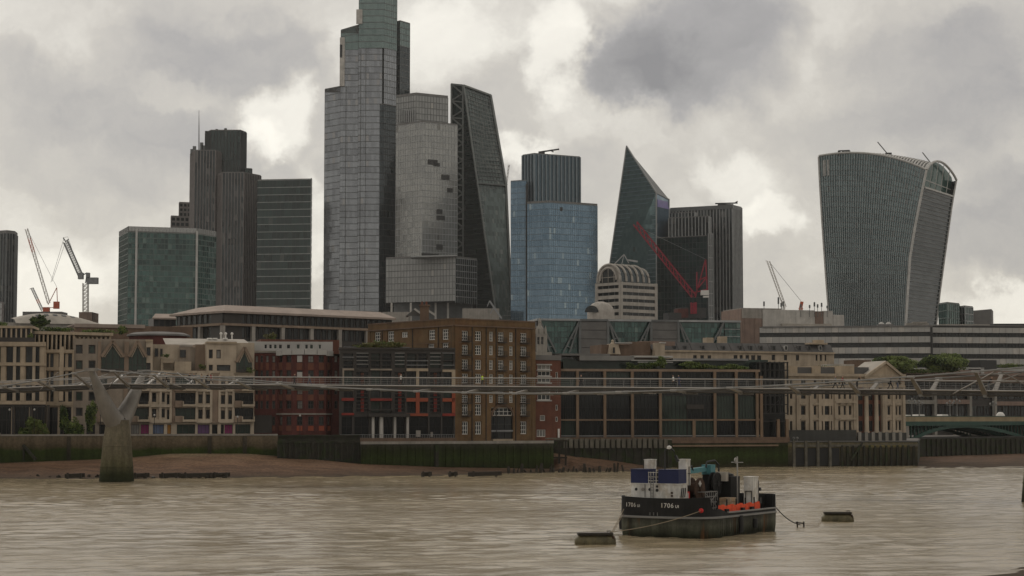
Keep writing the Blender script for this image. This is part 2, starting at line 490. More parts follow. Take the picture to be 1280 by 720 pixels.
mat('deck_under', (0.075, 0.07, 0.065), rough=0.7)
mat('bronze', (0.19, 0.13, 0.085), rough=0.55, streak=0.2)
mat('roof_grey', (0.16, 0.155, 0.15), rough=0.9)
mat('roof_dark', (0.07, 0.068, 0.066), rough=0.9)
mat('roof_tan', (0.29, 0.235, 0.20), rough=0.8, streak=0.1)
mat('roof_pale', (0.34, 0.31, 0.27), rough=0.8, var=0.2)
mat('slate', (0.085, 0.082, 0.08), rough=0.7, var=0.2)
mat('concrete', (0.29, 0.265, 0.235), streak=0.35)
mat('concrete_light', (0.46, 0.435, 0.40), streak=0.3)
mat('pink_granite', (0.22, 0.155, 0.125), streak=0.25)
mat('louvre_grey', (0.125, 0.12, 0.115), rough=0.7)
mat('bark', (0.07, 0.055, 0.04)); mat('leaf_dark', (0.032, 0.052, 0.014), var=0.3, scale=1.0); mat('leaf_mid', (0.085, 0.12, 0.026), var=0.3, scale=1.0)
mat('leaf_light', (0.115, 0.145, 0.04), var=0.3, scale=1.0)
mat('leaf_olive', (0.10, 0.095, 0.03), var=0.3, scale=1.0)
mat('pane_dark', (0.010, 0.012, 0.013), rough=0.08, var=0.3, scale=0.2, spec=0.22)
mat('pane_mid', (0.035, 0.038, 0.038), rough=0.1, var=0.4, scale=0.25, spec=0.22)
mat('pane_blind', (0.17, 0.16, 0.145), rough=0.3, var=0.4, scale=0.4, spec=0.5)
mat('pane_green', (0.03, 0.045, 0.036), rough=0.08, var=0.4, scale=0.2, spec=0.22)
mat('shop_magenta', (0.25, 0.04, 0.13)); mat('shop_purple', (0.13, 0.07, 0.16)); mat('shop_orange', (0.42, 0.20, 0.05)); mat('shop_blue', (0.11, 0.14, 0.22))
mat('timber_dark', (0.036, 0.034, 0.025), var=0.35, scale=0.9, streak=0.4, col2=(0.03, 0.045, 0.014), fine=0.2)
mat('timber_wet', (0.03, 0.025, 0.018), var=0.35, scale=1.5, rough=0.6)
mat('timber_grey', (0.13, 0.12, 0.095), var=0.3, scale=0.8, streak=0.5)
mat('green_paint', (0.013, 0.052, 0.038), rough=0.5, var=0.2)
mat('bridge_tan', (0.28, 0.22, 0.13), rough=0.6, streak=0.2)
mat('crane_red', (0.25, 0.013, 0.03), rough=0.5); mat('crane_white', (0.55, 0.53, 0.5), rough=0.5); mat('crane_dark', (0.24, 0.245, 0.25), rough=0.5)
mat('crane_orange', (0.42, 0.10, 0.05), rough=0.5); mat('yellow_paint', (0.50, 0.42, 0.06), rough=0.5)
mat('hull_black', (0.014, 0.014, 0.014), rough=0.6, var=0.4, scale=0.8, streak=0.4, spec=0.2)
mat('deck_boat', (0.10, 0.085, 0.065), rough=0.8, var=0.3, scale=1.2)
mat('blue_tank', (0.015, 0.021, 0.072), rough=0.5, var=0.15, scale=1.0)
mat('teal_paint', (0.07, 0.20, 0.22), rough=0.5, var=0.2, scale=1.5)
mat('orange_net', (0.72, 0.085, 0.03), rough=0.7, var=0.2, scale=2.0)
mat('rust', (0.06, 0.036, 0.024), rough=0.85, var=0.4, scale=1.5)
mat('red_paint', (0.50, 0.03, 0.03), rough=0.5)
mat('rope', (0.20, 0.16, 0.11)); mat('chain', (0.035, 0.032, 0.03))
mat('tan_sack', (0.34, 0.24, 0.15), var=0.3, scale=2.0)
mat('skin', (0.40, 0.25, 0.18), var=0.05); mat('hair_dark', (0.03, 0.02, 0.015)); mat('cloth_black', (0.02, 0.02, 0.022)); mat('cloth_navy', (0.03, 0.04, 0.09))
mat('cloth_white', (0.6, 0.58, 0.55)); mat('cloth_grey', (0.16, 0.16, 0.17)); mat('cloth_yellow', (0.55, 0.75, 0.03)); mat('cloth_denim', (0.06, 0.08, 0.14)); mat('cloth_red', (0.3, 0.05, 0.06)); mat('cloth_tan', (0.35, 0.25, 0.16))
mat('ground_city', (0.16, 0.15, 0.14), var=0.2)

mat('buoy_olive', (0.115, 0.098, 0.052), var=0.35, scale=1.6, streak=0.5, rough=0.5)
def height_mat(name, stops, zlo, zhi, rough=0.85, streak=0.5, nscale=0.35, wob=0.9, bump=0.4, fine=0.4, course=0.0, band=0.0, rust=0.0):
    """wall or beach whose real colour changes with the tide marks"""
    m = bpy.data.materials.new(name); m.use_nodes = True
    t = NT(m.node_tree); b = m.node_tree.nodes['Principled BSDF']
    pos = t.n('ShaderNodeNewGeometry').outputs['Position']
    sep = t.n('ShaderNodeSeparateXYZ'); t.put(sep.inputs[0], pos)
    z = t.m('ADD', sep.outputs[2], t.m('MULTIPLY', t.m('SUBTRACT', t.noise(pos, nscale, 5.0, 0.65), 0.5), wob * 2))
    k = t.m('DIVIDE', t.m('SUBTRACT', z, zlo), zhi - zlo, clamp=True)
    c = t.ramp(k, stops)
    c = t.mix(streak, c, t.ramp(t.noise(t.v('MULTIPLY', pos, (0.9, 0.9, 0.09)), 1.0, 5.0, 0.65), [(0.33, (0.35,) * 3), (0.6, (1.1,) * 3)]), 'MULTIPLY')
    c = t.mix(fine, c, t.ramp(t.noise(pos, 2.2, 4.0, 0.7), [(0.35, (0.4,) * 3), (0.65, (1.3,) * 3)]), 'MULTIPLY')
    if rust:
        c = t.mix(t.mr(t.noise(t.v('MULTIPLY', pos, (0.8, 0.8, 0.12)), 1.0, 4.0, 0.6), 0.56, 0.72, 0.0, rust), c, (0.12, 0.055, 0.022))
    if band:
        c = t.mix(band, c, t.ramp(t.noise(t.v('MULTIPLY', pos, (0.10, 0.42, 0.9)), 1.0, 6.0, 0.7), [(0.3, (0.45, 0.42, 0.40)), (0.5, (1.0, 0.95, 0.9)), (0.7, (1.5, 1.42, 1.3))]), 'MULTIPLY')
    t.put(b.inputs['Base Color'], c); b.inputs['Roughness'].default_value = rough; b.inputs['Specular IOR Level'].default_value = 0.12
    bp = t.n('ShaderNodeBump'); bp.inputs['Strength'].default_value = bump; bp.inputs['Distance'].default_value = 0.15
    t.put(bp.inputs['Height'], t.noise(pos, 2.5, 4.0, 0.6)); t.put(b.inputs['Normal'], bp.outputs[0])
    M[name] = m
height_mat('wall_tidal', [(0.0, (0.05, 0.045, 0.028)), (0.10, (0.026, 0.038, 0.009)), (0.45, (0.034, 0.050, 0.010)), (0.56, (0.085, 0.068, 0.04)), (0.75, (0.135, 0.105, 0.068)), (1.0, (0.16, 0.13, 0.09))], 1.8, 7.2, course=0.5)
height_mat('wall_tidal_dark', [(0.0, (0.045, 0.04, 0.028)), (0.2, (0.025, 0.026, 0.014)), (0.5, (0.045, 0.04, 0.028)), (1.0, (0.085, 0.07, 0.052))], 1.8, 7.2)
height_mat('wall_green', [(0.0, (0.045, 0.037, 0.022)), (0.15, (0.026, 0.032, 0.010)), (0.45, (0.034, 0.050, 0.012)), (0.75, (0.028, 0.034, 0.012)), (1.0, (0.06, 0.055, 0.042))], 0.0, 5.6)
height_mat('quay_timber', [(0.0, (0.03, 0.026, 0.018)), (0.3, (0.055, 0.05, 0.034)), (0.62, (0.075, 0.068, 0.045)), (0.84, (0.10, 0.085, 0.05)), (0.93, (0.17, 0.145, 0.06)), (1.0, (0.15, 0.13, 0.08))], 0.0, 4.6, wob=0.25)
height_mat('pier_concrete', [(0.0, (0.018, 0.022, 0.009)), (0.12, (0.03, 0.035, 0.013)), (0.3, (0.11, 0.10, 0.055)), (0.55, (0.15, 0.13, 0.085)), (0.8, (0.19, 0.165, 0.115)), (1.0, (0.15, 0.13, 0.095))], 0.0, 9.7, wob=0.5)
height_mat('shingle', [(0.0, (0.060, 0.045, 0.031)), (0.18, (0.105, 0.066, 0.044)), (0.5, (0.15, 0.092, 0.060)), (0.8, (0.17, 0.112, 0.073)), (1.0, (0.235, 0.185, 0.12))], 0.0, 3.6, streak=0.0, nscale=0.12, wob=0.5, fine=0.75, bump=0.8, band=0.9)
height_mat('hull_lower', [(0.0, (0.015, 0.018, 0.008)), (0.2, (0.042, 0.046, 0.03)), (0.6, (0.092, 0.094, 0.07)), (1.0, (0.05, 0.05, 0.042))], 0.0, 1.7, wob=0.2, nscale=0.9, streak=0.9, rust=0.9, bump=0.2, rough=0.6)

# ------------------------------------------------------------------ ground, river, foreshore
WALL = [(-900, 320), (-200, 334), (0, 340), (347, 350), (347.5, 346.5), (450, 349), (452, 346), (692, 361), (693, 374), (840, 381), (985, 391), (1147, 398), (1150, 452), (1330, 508), (2600, 800)]
WP = [X2(p, y, 560) for p, y in WALL]
GZ = 5.2
def ground():
    mb = MB()
    pts = [(x + 0, y + 0.35, GZ) for x, y in WP]
    far = [(x / y * 1700 if abs(x / y) < 1.2 else (1700 if x > 0 else -1700), 1700, GZ) for x, y in WP]
    for i in range(len(pts) - 1): mb.face([pts[i], pts[i + 1], far[i + 1], far[i]])
    a, b = pts[0], far[0]
    mb.face([(-1700, a[1], GZ), a, b, (-1700, 1700, GZ)])
    a, b = pts[-1], far[-1]
    mb.face([a, (1700, a[1], GZ), (1700, 1700, GZ), b])
    mb.build('ground', 'ground_city', kind='structure')
    # south bank: a terrace under the camera and its shingle foreshore
    mb = MB()
    mb.face([(-1700, -1700, 7.6), (1700, -1700, 7.6), (1700, 18, 7.6), (-1700, 14, 7.6)])
    mb.face([(-1700, 14, -3), (-1700, 14, 7.6), (1700, 18, 7.6), (1700, 18, -3)])
    mb.build('south_bank', 'ground_city', kind='structure')
    mb = MB()
    n = 120; rows = []
    for j in range(7):
        row = []
        for i in range(n + 1):
            x = -150 + 420 * i / n
            yw = 30 + max(0, x - 5) * 3.87 if x < 28 else min(119 + (x - 28) * 1.45 + .8 * math.sin(x * 1.3), 250)
            t_ = j / 6
            y = 16 + (yw - 16) * t_
            row.append((x, y, 2.6 * (1 - t_) ** .8 - 0.05))
        rows.append(row)
    mb.grid(rows); mb.build('south_foreshore', 'shingle', kind='structure', smooth=True)
    # river bed
    mb = MB(); mb.face([(-1700, 10, -3), (1700, 10, -3), (1700, 1690, -3), (-1700, 1690, -3)]); mb.build('riverbed', 'shingle', kind='structure')
ground()

def water():
    m = bpy.data.materials.new('river_water'); m.use_nodes = True
    t = NT(m.node_tree); b = m.node_tree.nodes['Principled BSDF']
    pos = t.n('ShaderNodeNewGeometry').outputs['Position']
    big = t.noise(t.v('MULTIPLY', pos, (0.03, 0.07, 1)), 1.0, 4.0, 0.6)
    c = t.ramp(big, [(0.3, (0.27, 0.218, 0.142)), (0.7, (0.325, 0.264, 0.172))])
    t.put(b.inputs['Base Color'], c)
    b.inputs['Roughness'].default_value = 0.14; b.inputs['IOR'].default_value = 1.33
    h1 = t.noise(t.v('MULTIPLY', pos, (0.75, 1.0, 1)), 2.2, 4.0, 0.65)
    h2 = t.noise(t.v('MULTIPLY', pos, (0.4, 1.0, 1)), 6.0, 3.0, 0.6)
    calm = t.mr(t.noise(t.v('MULTIPLY', pos, (0.012, 0.035, 1)), 1.0, 3.0, 0.6), 0.38, 0.62, 0.35, 1.0)
    h = t.m('MULTIPLY', t.m('ADD', t.m('MULTIPLY', h1, 0.9), t.m('MULTIPLY', h2, 0.25)), calm)
    bp = t.n('ShaderNodeBump'); bp.inputs['Strength'].default_value = 0.6; bp.inputs['Distance'].default_value = 0.13
    t.put(bp.inputs['Height'], h); t.put(b.inputs['Normal'], bp.outputs[0])
    M['river_water'] = m
    # displaced sheet where the picture sees it, plain sheets beyond
    x0, x1, y0, y1 = -130.0, 150.0, 96.0, 470.0
    nx, ny = 470, 880
    xs = np.linspace(x0, x1, nx); ys = np.linspace(y0, y1, ny)
    X, Y = np.meshgrid(xs, ys)
    rng = np.random.default_rng(3); Z = np.zeros_like(X)
    for k in range(70):
        lam = 0.9 * (1.065 ** k) if k < 40 else rng.uniform(1.6, 9)
        a = rng.normal(PI / 2 + 0.35, 0.55); kk = 2 * PI / lam
        Z += 0.0078 * lam ** 0.14 * np.sin(kk * (np.cos(a) * X + np.sin(a) * Y) + rng.uniform(0, 6.28) + 1.3 * np.sin(X * rng.uniform(.02, .07) + Y * rng.uniform(.02, .06)))
    gust = 0.55 + 0.45 * np.sin(X * .031 + 1.3 * np.sin(Y * .041)) * np.sin(Y * .053 + 1.1 * np.sin(X * .023))
    Z *= 0.5 + gust * 0.45
    edge = np.minimum(np.minimum((X - x0) / 8, (x1 - X) / 8), np.minimum((Y - y0) / 8, (y1 - Y) / 8)).clip(0, 1)
    Z *= edge
    co = np.stack([X, Y, Z], -1).reshape(-1, 3).astype(np.float32)
    idx = np.arange(nx * ny).reshape(ny, nx)
    quads = np.stack([idx[:-1, :-1], idx[:-1, 1:], idx[1:, 1:], idx[1:, :-1]], -1).reshape(-1, 4)
    me = bpy.data.meshes.new('water')
    extra = np.array([(-1700, 10, 0), (1700, 10, 0), (1700, y0, 0), (-1700, y0, 0), (-1700, y0, 0), (x0, y0, 0), (x0, y1, 0), (-1700, y1, 0),
                      (x1, y0, 0), (1700, y0, 0), (1700, y1, 0), (x1, y1, 0), (-1700, y1, 0), (1700, y1, 0), (1700, 1690, 0), (-1700, 1690, 0)], np.float32)
    nb = len(co); co = np.concatenate([co, extra]); quads = np.concatenate([quads, nb + np.arange(16).reshape(4, 4)])
    me.vertices.add(len(co)); me.vertices.foreach_set('co', co.ravel())
    me.loops.add(quads.size); me.loops.foreach_set('vertex_index', quads.ravel().astype(np.int32))
    me.polygons.add(len(quads)); me.polygons.foreach_set('loop_start', np.arange(0, quads.size, 4, dtype=np.int32)); me.polygons.foreach_set('loop_total', np.full(len(quads), 4, np.int32))
    me.update(calc_edges=True); me.validate()
    me.polygons.foreach_set('use_smooth', np.ones(len(me.polygons), bool))
    me.materials.append(m)
    o = bpy.data.objects.new('water', me); COL.objects.link(o); o['kind'] = 'structure'
water()

def beach(name, top, bot):
    """foreshore strip between wall foot (px, py, Y) and the water's edge (px, py)"""
    mb = MB(); xs = [t[0] for t in top]; n = 70; rows = [[] for _ in range(7)]
    for i in range(n + 1):
        px = xs[0] + (xs[-1] - xs[0]) * i / n
        ty = np.interp(px, xs, [t[1] for t in top]); tY = np.interp(px, xs, [t[2] for t in top])
        by = np.interp(px, [b[0] for b in bot], [b[1] for b in bot]) + 0.5 * math.sin(px * .37)
        a = P(px, ty, tY); b = G(px, by, 0.0)
        b2 = b + (b - a) * 0.25; b2.z = -0.5
        for j in range(6):
            t = j / 5; p = a.lerp(b, t); p.z += (0.25 * math.sin(px * .11 + j) + 0.12 * math.sin(px * .41 + 2 * j)) * t * (1 - t) * 2
            rows[j].append(p)
        rows[6].append(b2)
    rows.reverse(); mb.grid(rows)
    return mb.build(name, 'shingle', kind='structure', smooth=True)
beach('foreshore', [(-240, 578, 333), (0, 579, 340), (130, 574, 343.5), (160, 572, 344.5), (215, 567, 346), (310, 567, 349), (345, 570, 349.8), (400, 575, 347), (452, 580, 346), (560, 584, 352.5), (692, 586, 361)],
      [(-240, 604), (0, 599), (300, 597), (560, 594.5), (640, 592), (700, 590)])
beach('mud_bank', [(692, 566, 374), (720, 571, 375.3), (760, 575, 377), (800, 581, 379), (845, 586, 381), (985, 586.5, 391)], [(692, 589.5), (780, 589), (900, 587.5), (985, 587)])
beach('bridge_foreshore', [(1147, 571, 452), (1200, 569, 468), (1290, 566.5, 495), (1500, 562, 540)], [(1147, 585.5), (1200, 585), (1300, 584.5), (1500, 583)])

# ------------------------------------------------------------------ river walls
def river_wall(name, label, i, ytop, m='wall_tidal', coping=None, group=None, thick=0.5, zb=-1.0, cop_h=0.3):
    (pa, ya), (pb, yb) = WALL[i], WALL[i + 1]
    fc = Face(WP[i], WP[i + 1])
    zt = fc.zy(ytop, pa if pa > -200 else 0)
    root = thing(name, label, 'wall', tuple(fc.pt(fc.L / 2, GZ)), group)
    mb = MB(); fc.slab(mb, 0, fc.L, zb, zt - cop_h, -thick, 0); mb.build('wall_face', m, root)
    mb = MB(); fc.slab(mb, 0, fc.L, zt - cop_h, zt, -thick - .05, 0.12); mb.build('coping', coping or 'stone_grey', root)
    return root, fc, zt
WALLG = 'river walls along the north bank'
rw, f_left, _ = river_wall('river_wall', 'long stone river wall with a green algae band behind the shingle beach', 2, 543, 'wall_tidal', 'stone_grey')
WP_ext, fx, _ = river_wall('river_wall', 'stone river wall running out of frame beyond the colonnaded stone offices', 1, 541, 'wall_tidal')
# wall buttress, ladder-like raking timber and iron stains on the long wall
mb = MB()
for px in (86, 262, 306):
    q = f_left.sx(px, 560); f_left.slab(mb, q - .35, q + .35, 1.5, 6.7, 0.0, 0.22)
mb.build('buttress', 'wall_tidal_dark', rw)
rk = thing('raking_timber', 'dark raking timber propped on the green river wall at the left beach', 'timber', tuple(f_left.pt(f_left.sx(30, 560), 3)))
mb = MB(); q = f_left.sx(29, 560)
mb.bar(f_left.pt(q, 5.2, .25), f_left.pt(q + 2.3, 2.6, 1.6), .45, .45); mb.build('baulk', 'timber_dark', rk)
mb = MB(); mb.bar(f_left.pt(q + .1, 5.3, .2), f_left.pt(q + .1, 2.5, .25), .3, .3); mb.build('upright', 'timber_dark', rk)

def pile_row(root, fc, x0, x1, step, y0, y1, w=0.45, m='timber_dark', out=0.0, name='timber_pile', proud=0.3, jit=0.08):
    px = x0; src = {}
    while px <= x1:
        q = fc.sx(px, (y0 + y1) / 2); zt = fc.zy(y0, px) + random.uniform(-jit, jit); zb = fc.zy(y1, px)
        mb = MB(); fc.slab(mb, q - w / 2, q + w / 2, zb, zt, out, out + proud + random.uniform(-.05, .05)); mb.build(name, m, root)
        px += step
rw2, f2, z2 = river_wall('river_wall', 'dark planked timber wharf wall below the red brick building', 4, 545, 'timber_dark', 'timber_dark')
pile_row(rw2, f2, 348, 449, 7.2, 552, 576, 0.42)
mb = MB(); f2.slabpx(mb, 347, 450, 551, 554, 0.0, 0.35); f2.slabpx(mb, 347, 450, 543.5, 545.5, -.3, .3); mb.build('waling', 'timber_dark', rw2)
rw3, f3, z3 = river_wall('river_wall', 'tall green weed covered piled wall below the brick warehouse', 6, 552, 'wall_green', 'stone_grey', cop_h=0.5)
pile_row(rw3, f3, 455, 690, 9.4, 557, 590, 0.5, 'wall_green', proud=0.22)
pile_row(rw3, f3, 545, 548, 6, 556, 592, 0.6, 'timber_dark', proud=0.6)
rw4, f4, z4 = river_wall('river_wall', 'recessed dark wharf wall hung with timber boards under the glass offices', 8, 549, 'timber_dark', 'timber_grey', cop_h=.25)
pile_row(rw4, f4, 706, 838, 6.6, 548.5, 560, 0.75, 'timber_grey', proud=0.45, out=0.1, name='timber_board')
pile_row(rw4, f4, 709, 838, 10.5, 560, 590, 0.4, 'timber_dark', proud=0.3)
rw5, f5, z5 = river_wall('river_wall', 'stained greenish wall with a tan ledge between glass offices and quay', 9, 551, 'wall_green', 'brick_brown', cop_h=.5)
mb = MB(); f5.slabpx(mb, 840, 972, 556, 558, 0, .35); mb.build('ledge', 'bronze', rw5)
rw6, f6, z6 = river_wall('river_wall', 'timber fendered quay in front of the classical stone building', 10, 552, 'quay_timber', 'stone_plinth', cop_h=.2)
mb = MB()
for (a, b) in ((993, 1005), (1009, 1020), (1024, 1035), (1039, 1049)):
    r = f6.rect(a, b, 560, 582); mb.face([f6.pt(r[0], r[2], .02), f6.pt(r[1], r[2], .02), f6.pt(r[1], r[3], .02), f6.pt(r[0], r[3], .02)])
mb.build('dock_opening', 'black_metal', rw6)
for px in (991.5, 1006.5, 1021.5, 1036.5):
    q = f6.sx(px, 565); mb = MB(); f6.slab(mb, q - .25, q + .25, -.8, f6.zy(551, px), .1, .65); mb.build('dolphin_post', 'timber_grey', rw6)
mb = MB(); f6.slabpx(mb, 990, 1147, 555.5, 558.5, 0.02, .3); mb.build('waling', 'timber_grey', rw6)
pile_row(rw6, f6, 1052, 1147, 6.9, 557, 588, 0.42, 'timber_dark', proud=.45)
mb = MB()
for px in np.arange(1079, 1130, 6.9):
    q = f6.sx(px + 3.4, 557); f6.slab(mb, q - .42, q + .42, f6.zy(560, px), f6.zy(556, px), .02, .33)
mb.build('fender_cap', 'yellow_paint' if False else 'quay_timber', rw6)
mb = MB(); mb.bar(f6.pt(f6.sx(1061, 560), 1.2, .8), f6.pt(f6.sx(1076, 545), 5.0, .8), .5, .35); mb.build('stair_string', 'timber_dark', rw6)
rw7, f7, z7 = river_wall('river_wall', 'dark sheet piled bank seen through the green bridge arch', 12, 547, 'timber_dark', 'stone_plinth')
pile_row(rw7, f7, 1158, 1300, 6.2, 549, 575, 0.5, 'timber_dark', proud=.4)
rw8, f8, z8 = river_wall('river_wall', 'timber return wall at the downstream end of the stone quay', 11, 552, 'timber_dark', 'stone_plinth')
rw9, f9, z9 = river_wall('river_wall', 'far downstream river wall continuing beyond the green bridge', 13, 547, 'timber_dark', 'stone_plinth')

# timber jetty and mooring stumps on the mud
jt = thing('timber_jetty', 'small dark timber jetty on posts beside the brick warehouse', 'jetty', tuple(P(697, 586, 364)))
for px in (684, 689, 699, 707):
    for dy in (0, 4):
        mb = MB(); b = P(px, 550, 364 + dy); mb.obox((b.x - .18, b.y - .18, -.3), (.36, 0, 0), (0, .36, 0), (0, 0, b.z + .3)); mb.build('jetty_post', 'timber_wet', jt)
mb = MB()
for yy in (551, 561, 572): mb.bar(P(682, yy, 363.7), P(709, yy, 363.7), .22, .3)
mb.bar(P(684, 572, 363.6), P(699, 552, 363.6), .2); mb.build('cross_beam', 'timber_wet', jt)
mb = MB(); a, b = P(682, 549, 363.5), P(714, 549, 363.5); mb.obox(a, b - a, (0, 6, 0), (0, 0, .2)); mb.build('jetty_deck', 'timber_grey', jt)

rnd = random.Random(11)
STG = 'timber stumps standing at the water edge'
def stump(px, py, hpx, w, lab, dx=0.0):
    g = G(px, py, 0.0); h = hpx * g.y / FPX
    mb = MB(); mb.tube([(g.x, g.y, -.4), (g.x + dx * .5, g.y, h * .55), (g.x + dx, g.y + rnd.uniform(-.1, .1), h)], [w * .55, w * .5, w * .38], 6)
    o = mb.build('timber_stump', 'timber_wet'); return tag(o, lab, 'stump', STG)
for i in range(26):
    px = 636 + i * 5.7 + rnd.uniform(-1.5, 1.5)
    stump(px, 591.5 - i * .06, rnd.uniform(4, 12), rnd.uniform(.3, .6), 'wet dark timber stump in the row between brick warehouse beach and barge', rnd.uniform(-.5, .5))
for i in range(22):
    px = 40 + i * 11.5 + rnd.uniform(-4, 4)
    stump(px, 597.8, rnd.uniform(2, 5), rnd.uniform(.4, .9), 'low rotten timber stump on the shingle near the bridge pier', rnd.uniform(-.5, .5))
for px, wpx, lab in ((248, 48, 'long dark baulk of timber lying along the left beach edge'), (176, 20, 'short dark baulk lying beside the bridge pier'), (93, 24, 'stubby dark baulk lying left of the bridge pier'),(212, 26, 'dark baulk lying between two others right of the bridge pier'), (276, 22, 'baulk at the right end of the line by the flats beach'),
                     (606, 42, 'long flat baulk at the foot of the green piled wall'), (566, 10, 'short baulk left of the green wall foot baulk'), (533, 12, 'low baulk lying on the shingle under the black modern building')):
    g = G(px, 596.3 - (px - 100) * .0045, .3); L = wpx * g.y / FPX
    mb = MB(); mb.bar((g.x - L / 2, g.y, .45), (g.x + L / 2, g.y + .6, .6), .6, .7)
    mb.bar((g.x - L / 3, g.y - .3, .0), (g.x - L / 3, g.y - .2, 1.0), .35, .35); mb.bar((g.x + L / 3, g.y - .3, .0), (g.x + L / 3, g.y - .2, .95), .35, .35)
    tag(mb.build('timber_baulk', 'timber_wet'), lab, 'timber')
# ================================================================== buildings along the north bank
def building(name, label, fc, cat='building', group=None):
    c = fc.pt(fc.L / 2, GZ, -4)
    return thing(name, label, cat, tuple(c), group)
def span(fc, x0, x1, py=480): return fc.sx(x0, py), fc.sx(x1, py)

# ---------------------------------------------------------------- colonnaded stone offices (far left)
def stone_offices():
    f = Face.px(-75, 344.5, 57, 347); g = Face.px(57, 351, 92, 352)
    rt = building('stone_office', 'cream stone office with tall paired windows and fin colonnade at the left edge', f)
    zt = f.zy(430, 30)
    rows = [(433.5, 453), (457.5, 476), (481.5, 501)]
    cols = []
    for k in range(-3, 3): cols += [(8 + k * 24.2, 16.3 + k * 24.2), (19.7 + k * 24.2, 26 + k * 24.2 - 1)]
    cells = f.cells([c for c in cols if c[1] < 54 and c[0] > -74], rows, 30)
    gnd = f.cells([(-70 + 22 * k, -52 + 22 * k) for k in range(6)], [(507, 543)], 30)
    mb = MB(); facade(mb, f, 0, f.L, GZ, zt, cells + gnd, .55); hull_walls(mb, f, GZ, zt, 14); mb.build('wall', 'stone_cream', rt)
    for r in cells:
        window(f, r, rt, 'dark_frame', random.choice(['pane_dark', 'pane_dark', 'pane_mid']), .55, .07, 1, 0)
    for r in gnd: window(f, r, rt, 'dark_frame', 'pane_dark', .55, .1, 2, 1, name='shop_window')
    for (y0, y1) in ((427, 432.5), (453.5, 457), (477, 481), (501.5, 505.5)):
        mb = MB(); f.slabpx(mb, -74, 57.5, y0 + .3, y1, -.02, .45); mb.build('cornice', 'stone_cream', rt)
    for k in range(-3, 3):
        for x in (18 + k * 24.2,):
            if x > 55: continue
            q = f.sx(x); mb = MB(); f.slab(mb, q - .26, q + .26, f.zy(501, 30), f.zy(433, 30), .003, .3); mb.build('mullion_pier', 'stone_pale', rt)
        q = f.sx(28.3 + k * 24.2); mb = MB(); f.slab(mb, q - .38, q + .38, f.zy(501, 30), f.zy(433, 30), .003, .22); mb.build('pilaster', 'stone_cream', rt)
    # dark ground floor piers and set-back attic with fins
    mb = MB()
    for k in range(7): f.slabpx(mb, -73 + k * 22, -70 + k * 22, 506, 543, .004, .15)
    f.slabpx(mb, -74, 57, 505.6, 509, .004, .12); mb.build('ground_floor_pier', 'dark_frame', rt)
    a = f.shift(-3.0)
    mb = MB(); a.slabpx(mb, -74, 41, 410, 430, -8, -.8); mb.build('attic_glass', 'pane_dark', rt)
    mb = MB(); a.slabpx(mb, -74, 42, 407, 410, -9, .3); mb.build('attic_roof', 'stone_cream', rt)
    for k in range(18):
        x = 40 - k * 6.2; mb = MB(); a.slabpx(mb, x - 2, x, 410.2, 422, -.5, .1); mb.build('attic_fin', 'stone_cream', rt)
    mb = MB(); f.slabpx(mb, -74, 43, 421.5, 427, -1.2, -.3); mb.build('planter', 'dark_frame', rt)
    lb = MB(); c = f.pt(f.sx(36), f.zy(420, 36), -.8)
    leaves(lb, c, .7, .6, .8, 120, .16, 3); sh = thing('roof_shrub', 'small green shrub in the planter on the stone office terrace', 'shrub', tuple(c)); lb.build('foliage', LEAF, sh)
    # right block, a little behind
    rt2 = building('stone_office', 'cream stone office wing with long fin attic between the office front and flats', g)
    zt = g.zy(437, 75)
    rows = [(442, 459), (464, 481), (485, 502)]
    cols = [(58.5, 61), (62.8, 67), (73.3, 81.5), (85.2, 90)]
    cells = g.cells(cols, rows, 75)
    gnd = g.cells([(59, 72), (75, 89)], [(509, 543)], 75)
    mb = MB(); facade(mb, g, 0, g.L, GZ, zt, cells + gnd, .5); hull_walls(mb, g, GZ, zt, 10); mb.build('wall', 'stone_cream', rt2)
    for r in cells: window(g, r, rt2, 'dark_frame', random.choice(['pane_dark', 'pane_mid']), .5, .07, 0, 0)
    for r in gnd: window(g, r, rt2, 'dark_frame', 'pane_dark', .5, .1, 1, 1, name='shop_window')
    for (y0, y1) in ((437, 441), (459.8, 463.2), (481.6, 484.6), (503.5, 507)):
        mb = MB(); g.slabpx(mb, 57, 90.5, y0, y1, .002, .4); mb.build('cornice', 'stone_cream', rt2)
    h = Face.px(41, 353.2, 142, 361, 430)
    mb = MB(); h.slabpx(mb, 42, 90, 418, 437, -9, -.9); mb.build('attic_glass', 'pane_dark', rt2)
    mb = MB(); q0, q1 = span(h, 41, 141, 417); z = h.zy(417.5, 70); h.slab(mb, q0, q1, z - .1, z + .45, -10, .3); mb.build('attic_roof', 'stone_cream', rt2)
    mb = MB(); h.slab(mb, span(h, 92, 141)[0], span(h, 92, 141)[1], h.zy(436, 110), z - .1, -9, -1.5); mb.build('attic_wall', 'stone_cream', rt2)
    k = 42.5
    while k < 92:
        mb = MB(); h.slabpx(mb, k, k + 2, 418.3, 437, -.5, .1); mb.build('attic_fin', 'stone_cream', rt2); k += 5.4
    k = 94
    while k < 140:
        mb = MB(); h.slabpx(mb, k, k + 2.2, 421, 425, -1.45, -.4); mb.build('roof_bracket', 'stone_cream', rt2); k += 5.4
stone_offices()

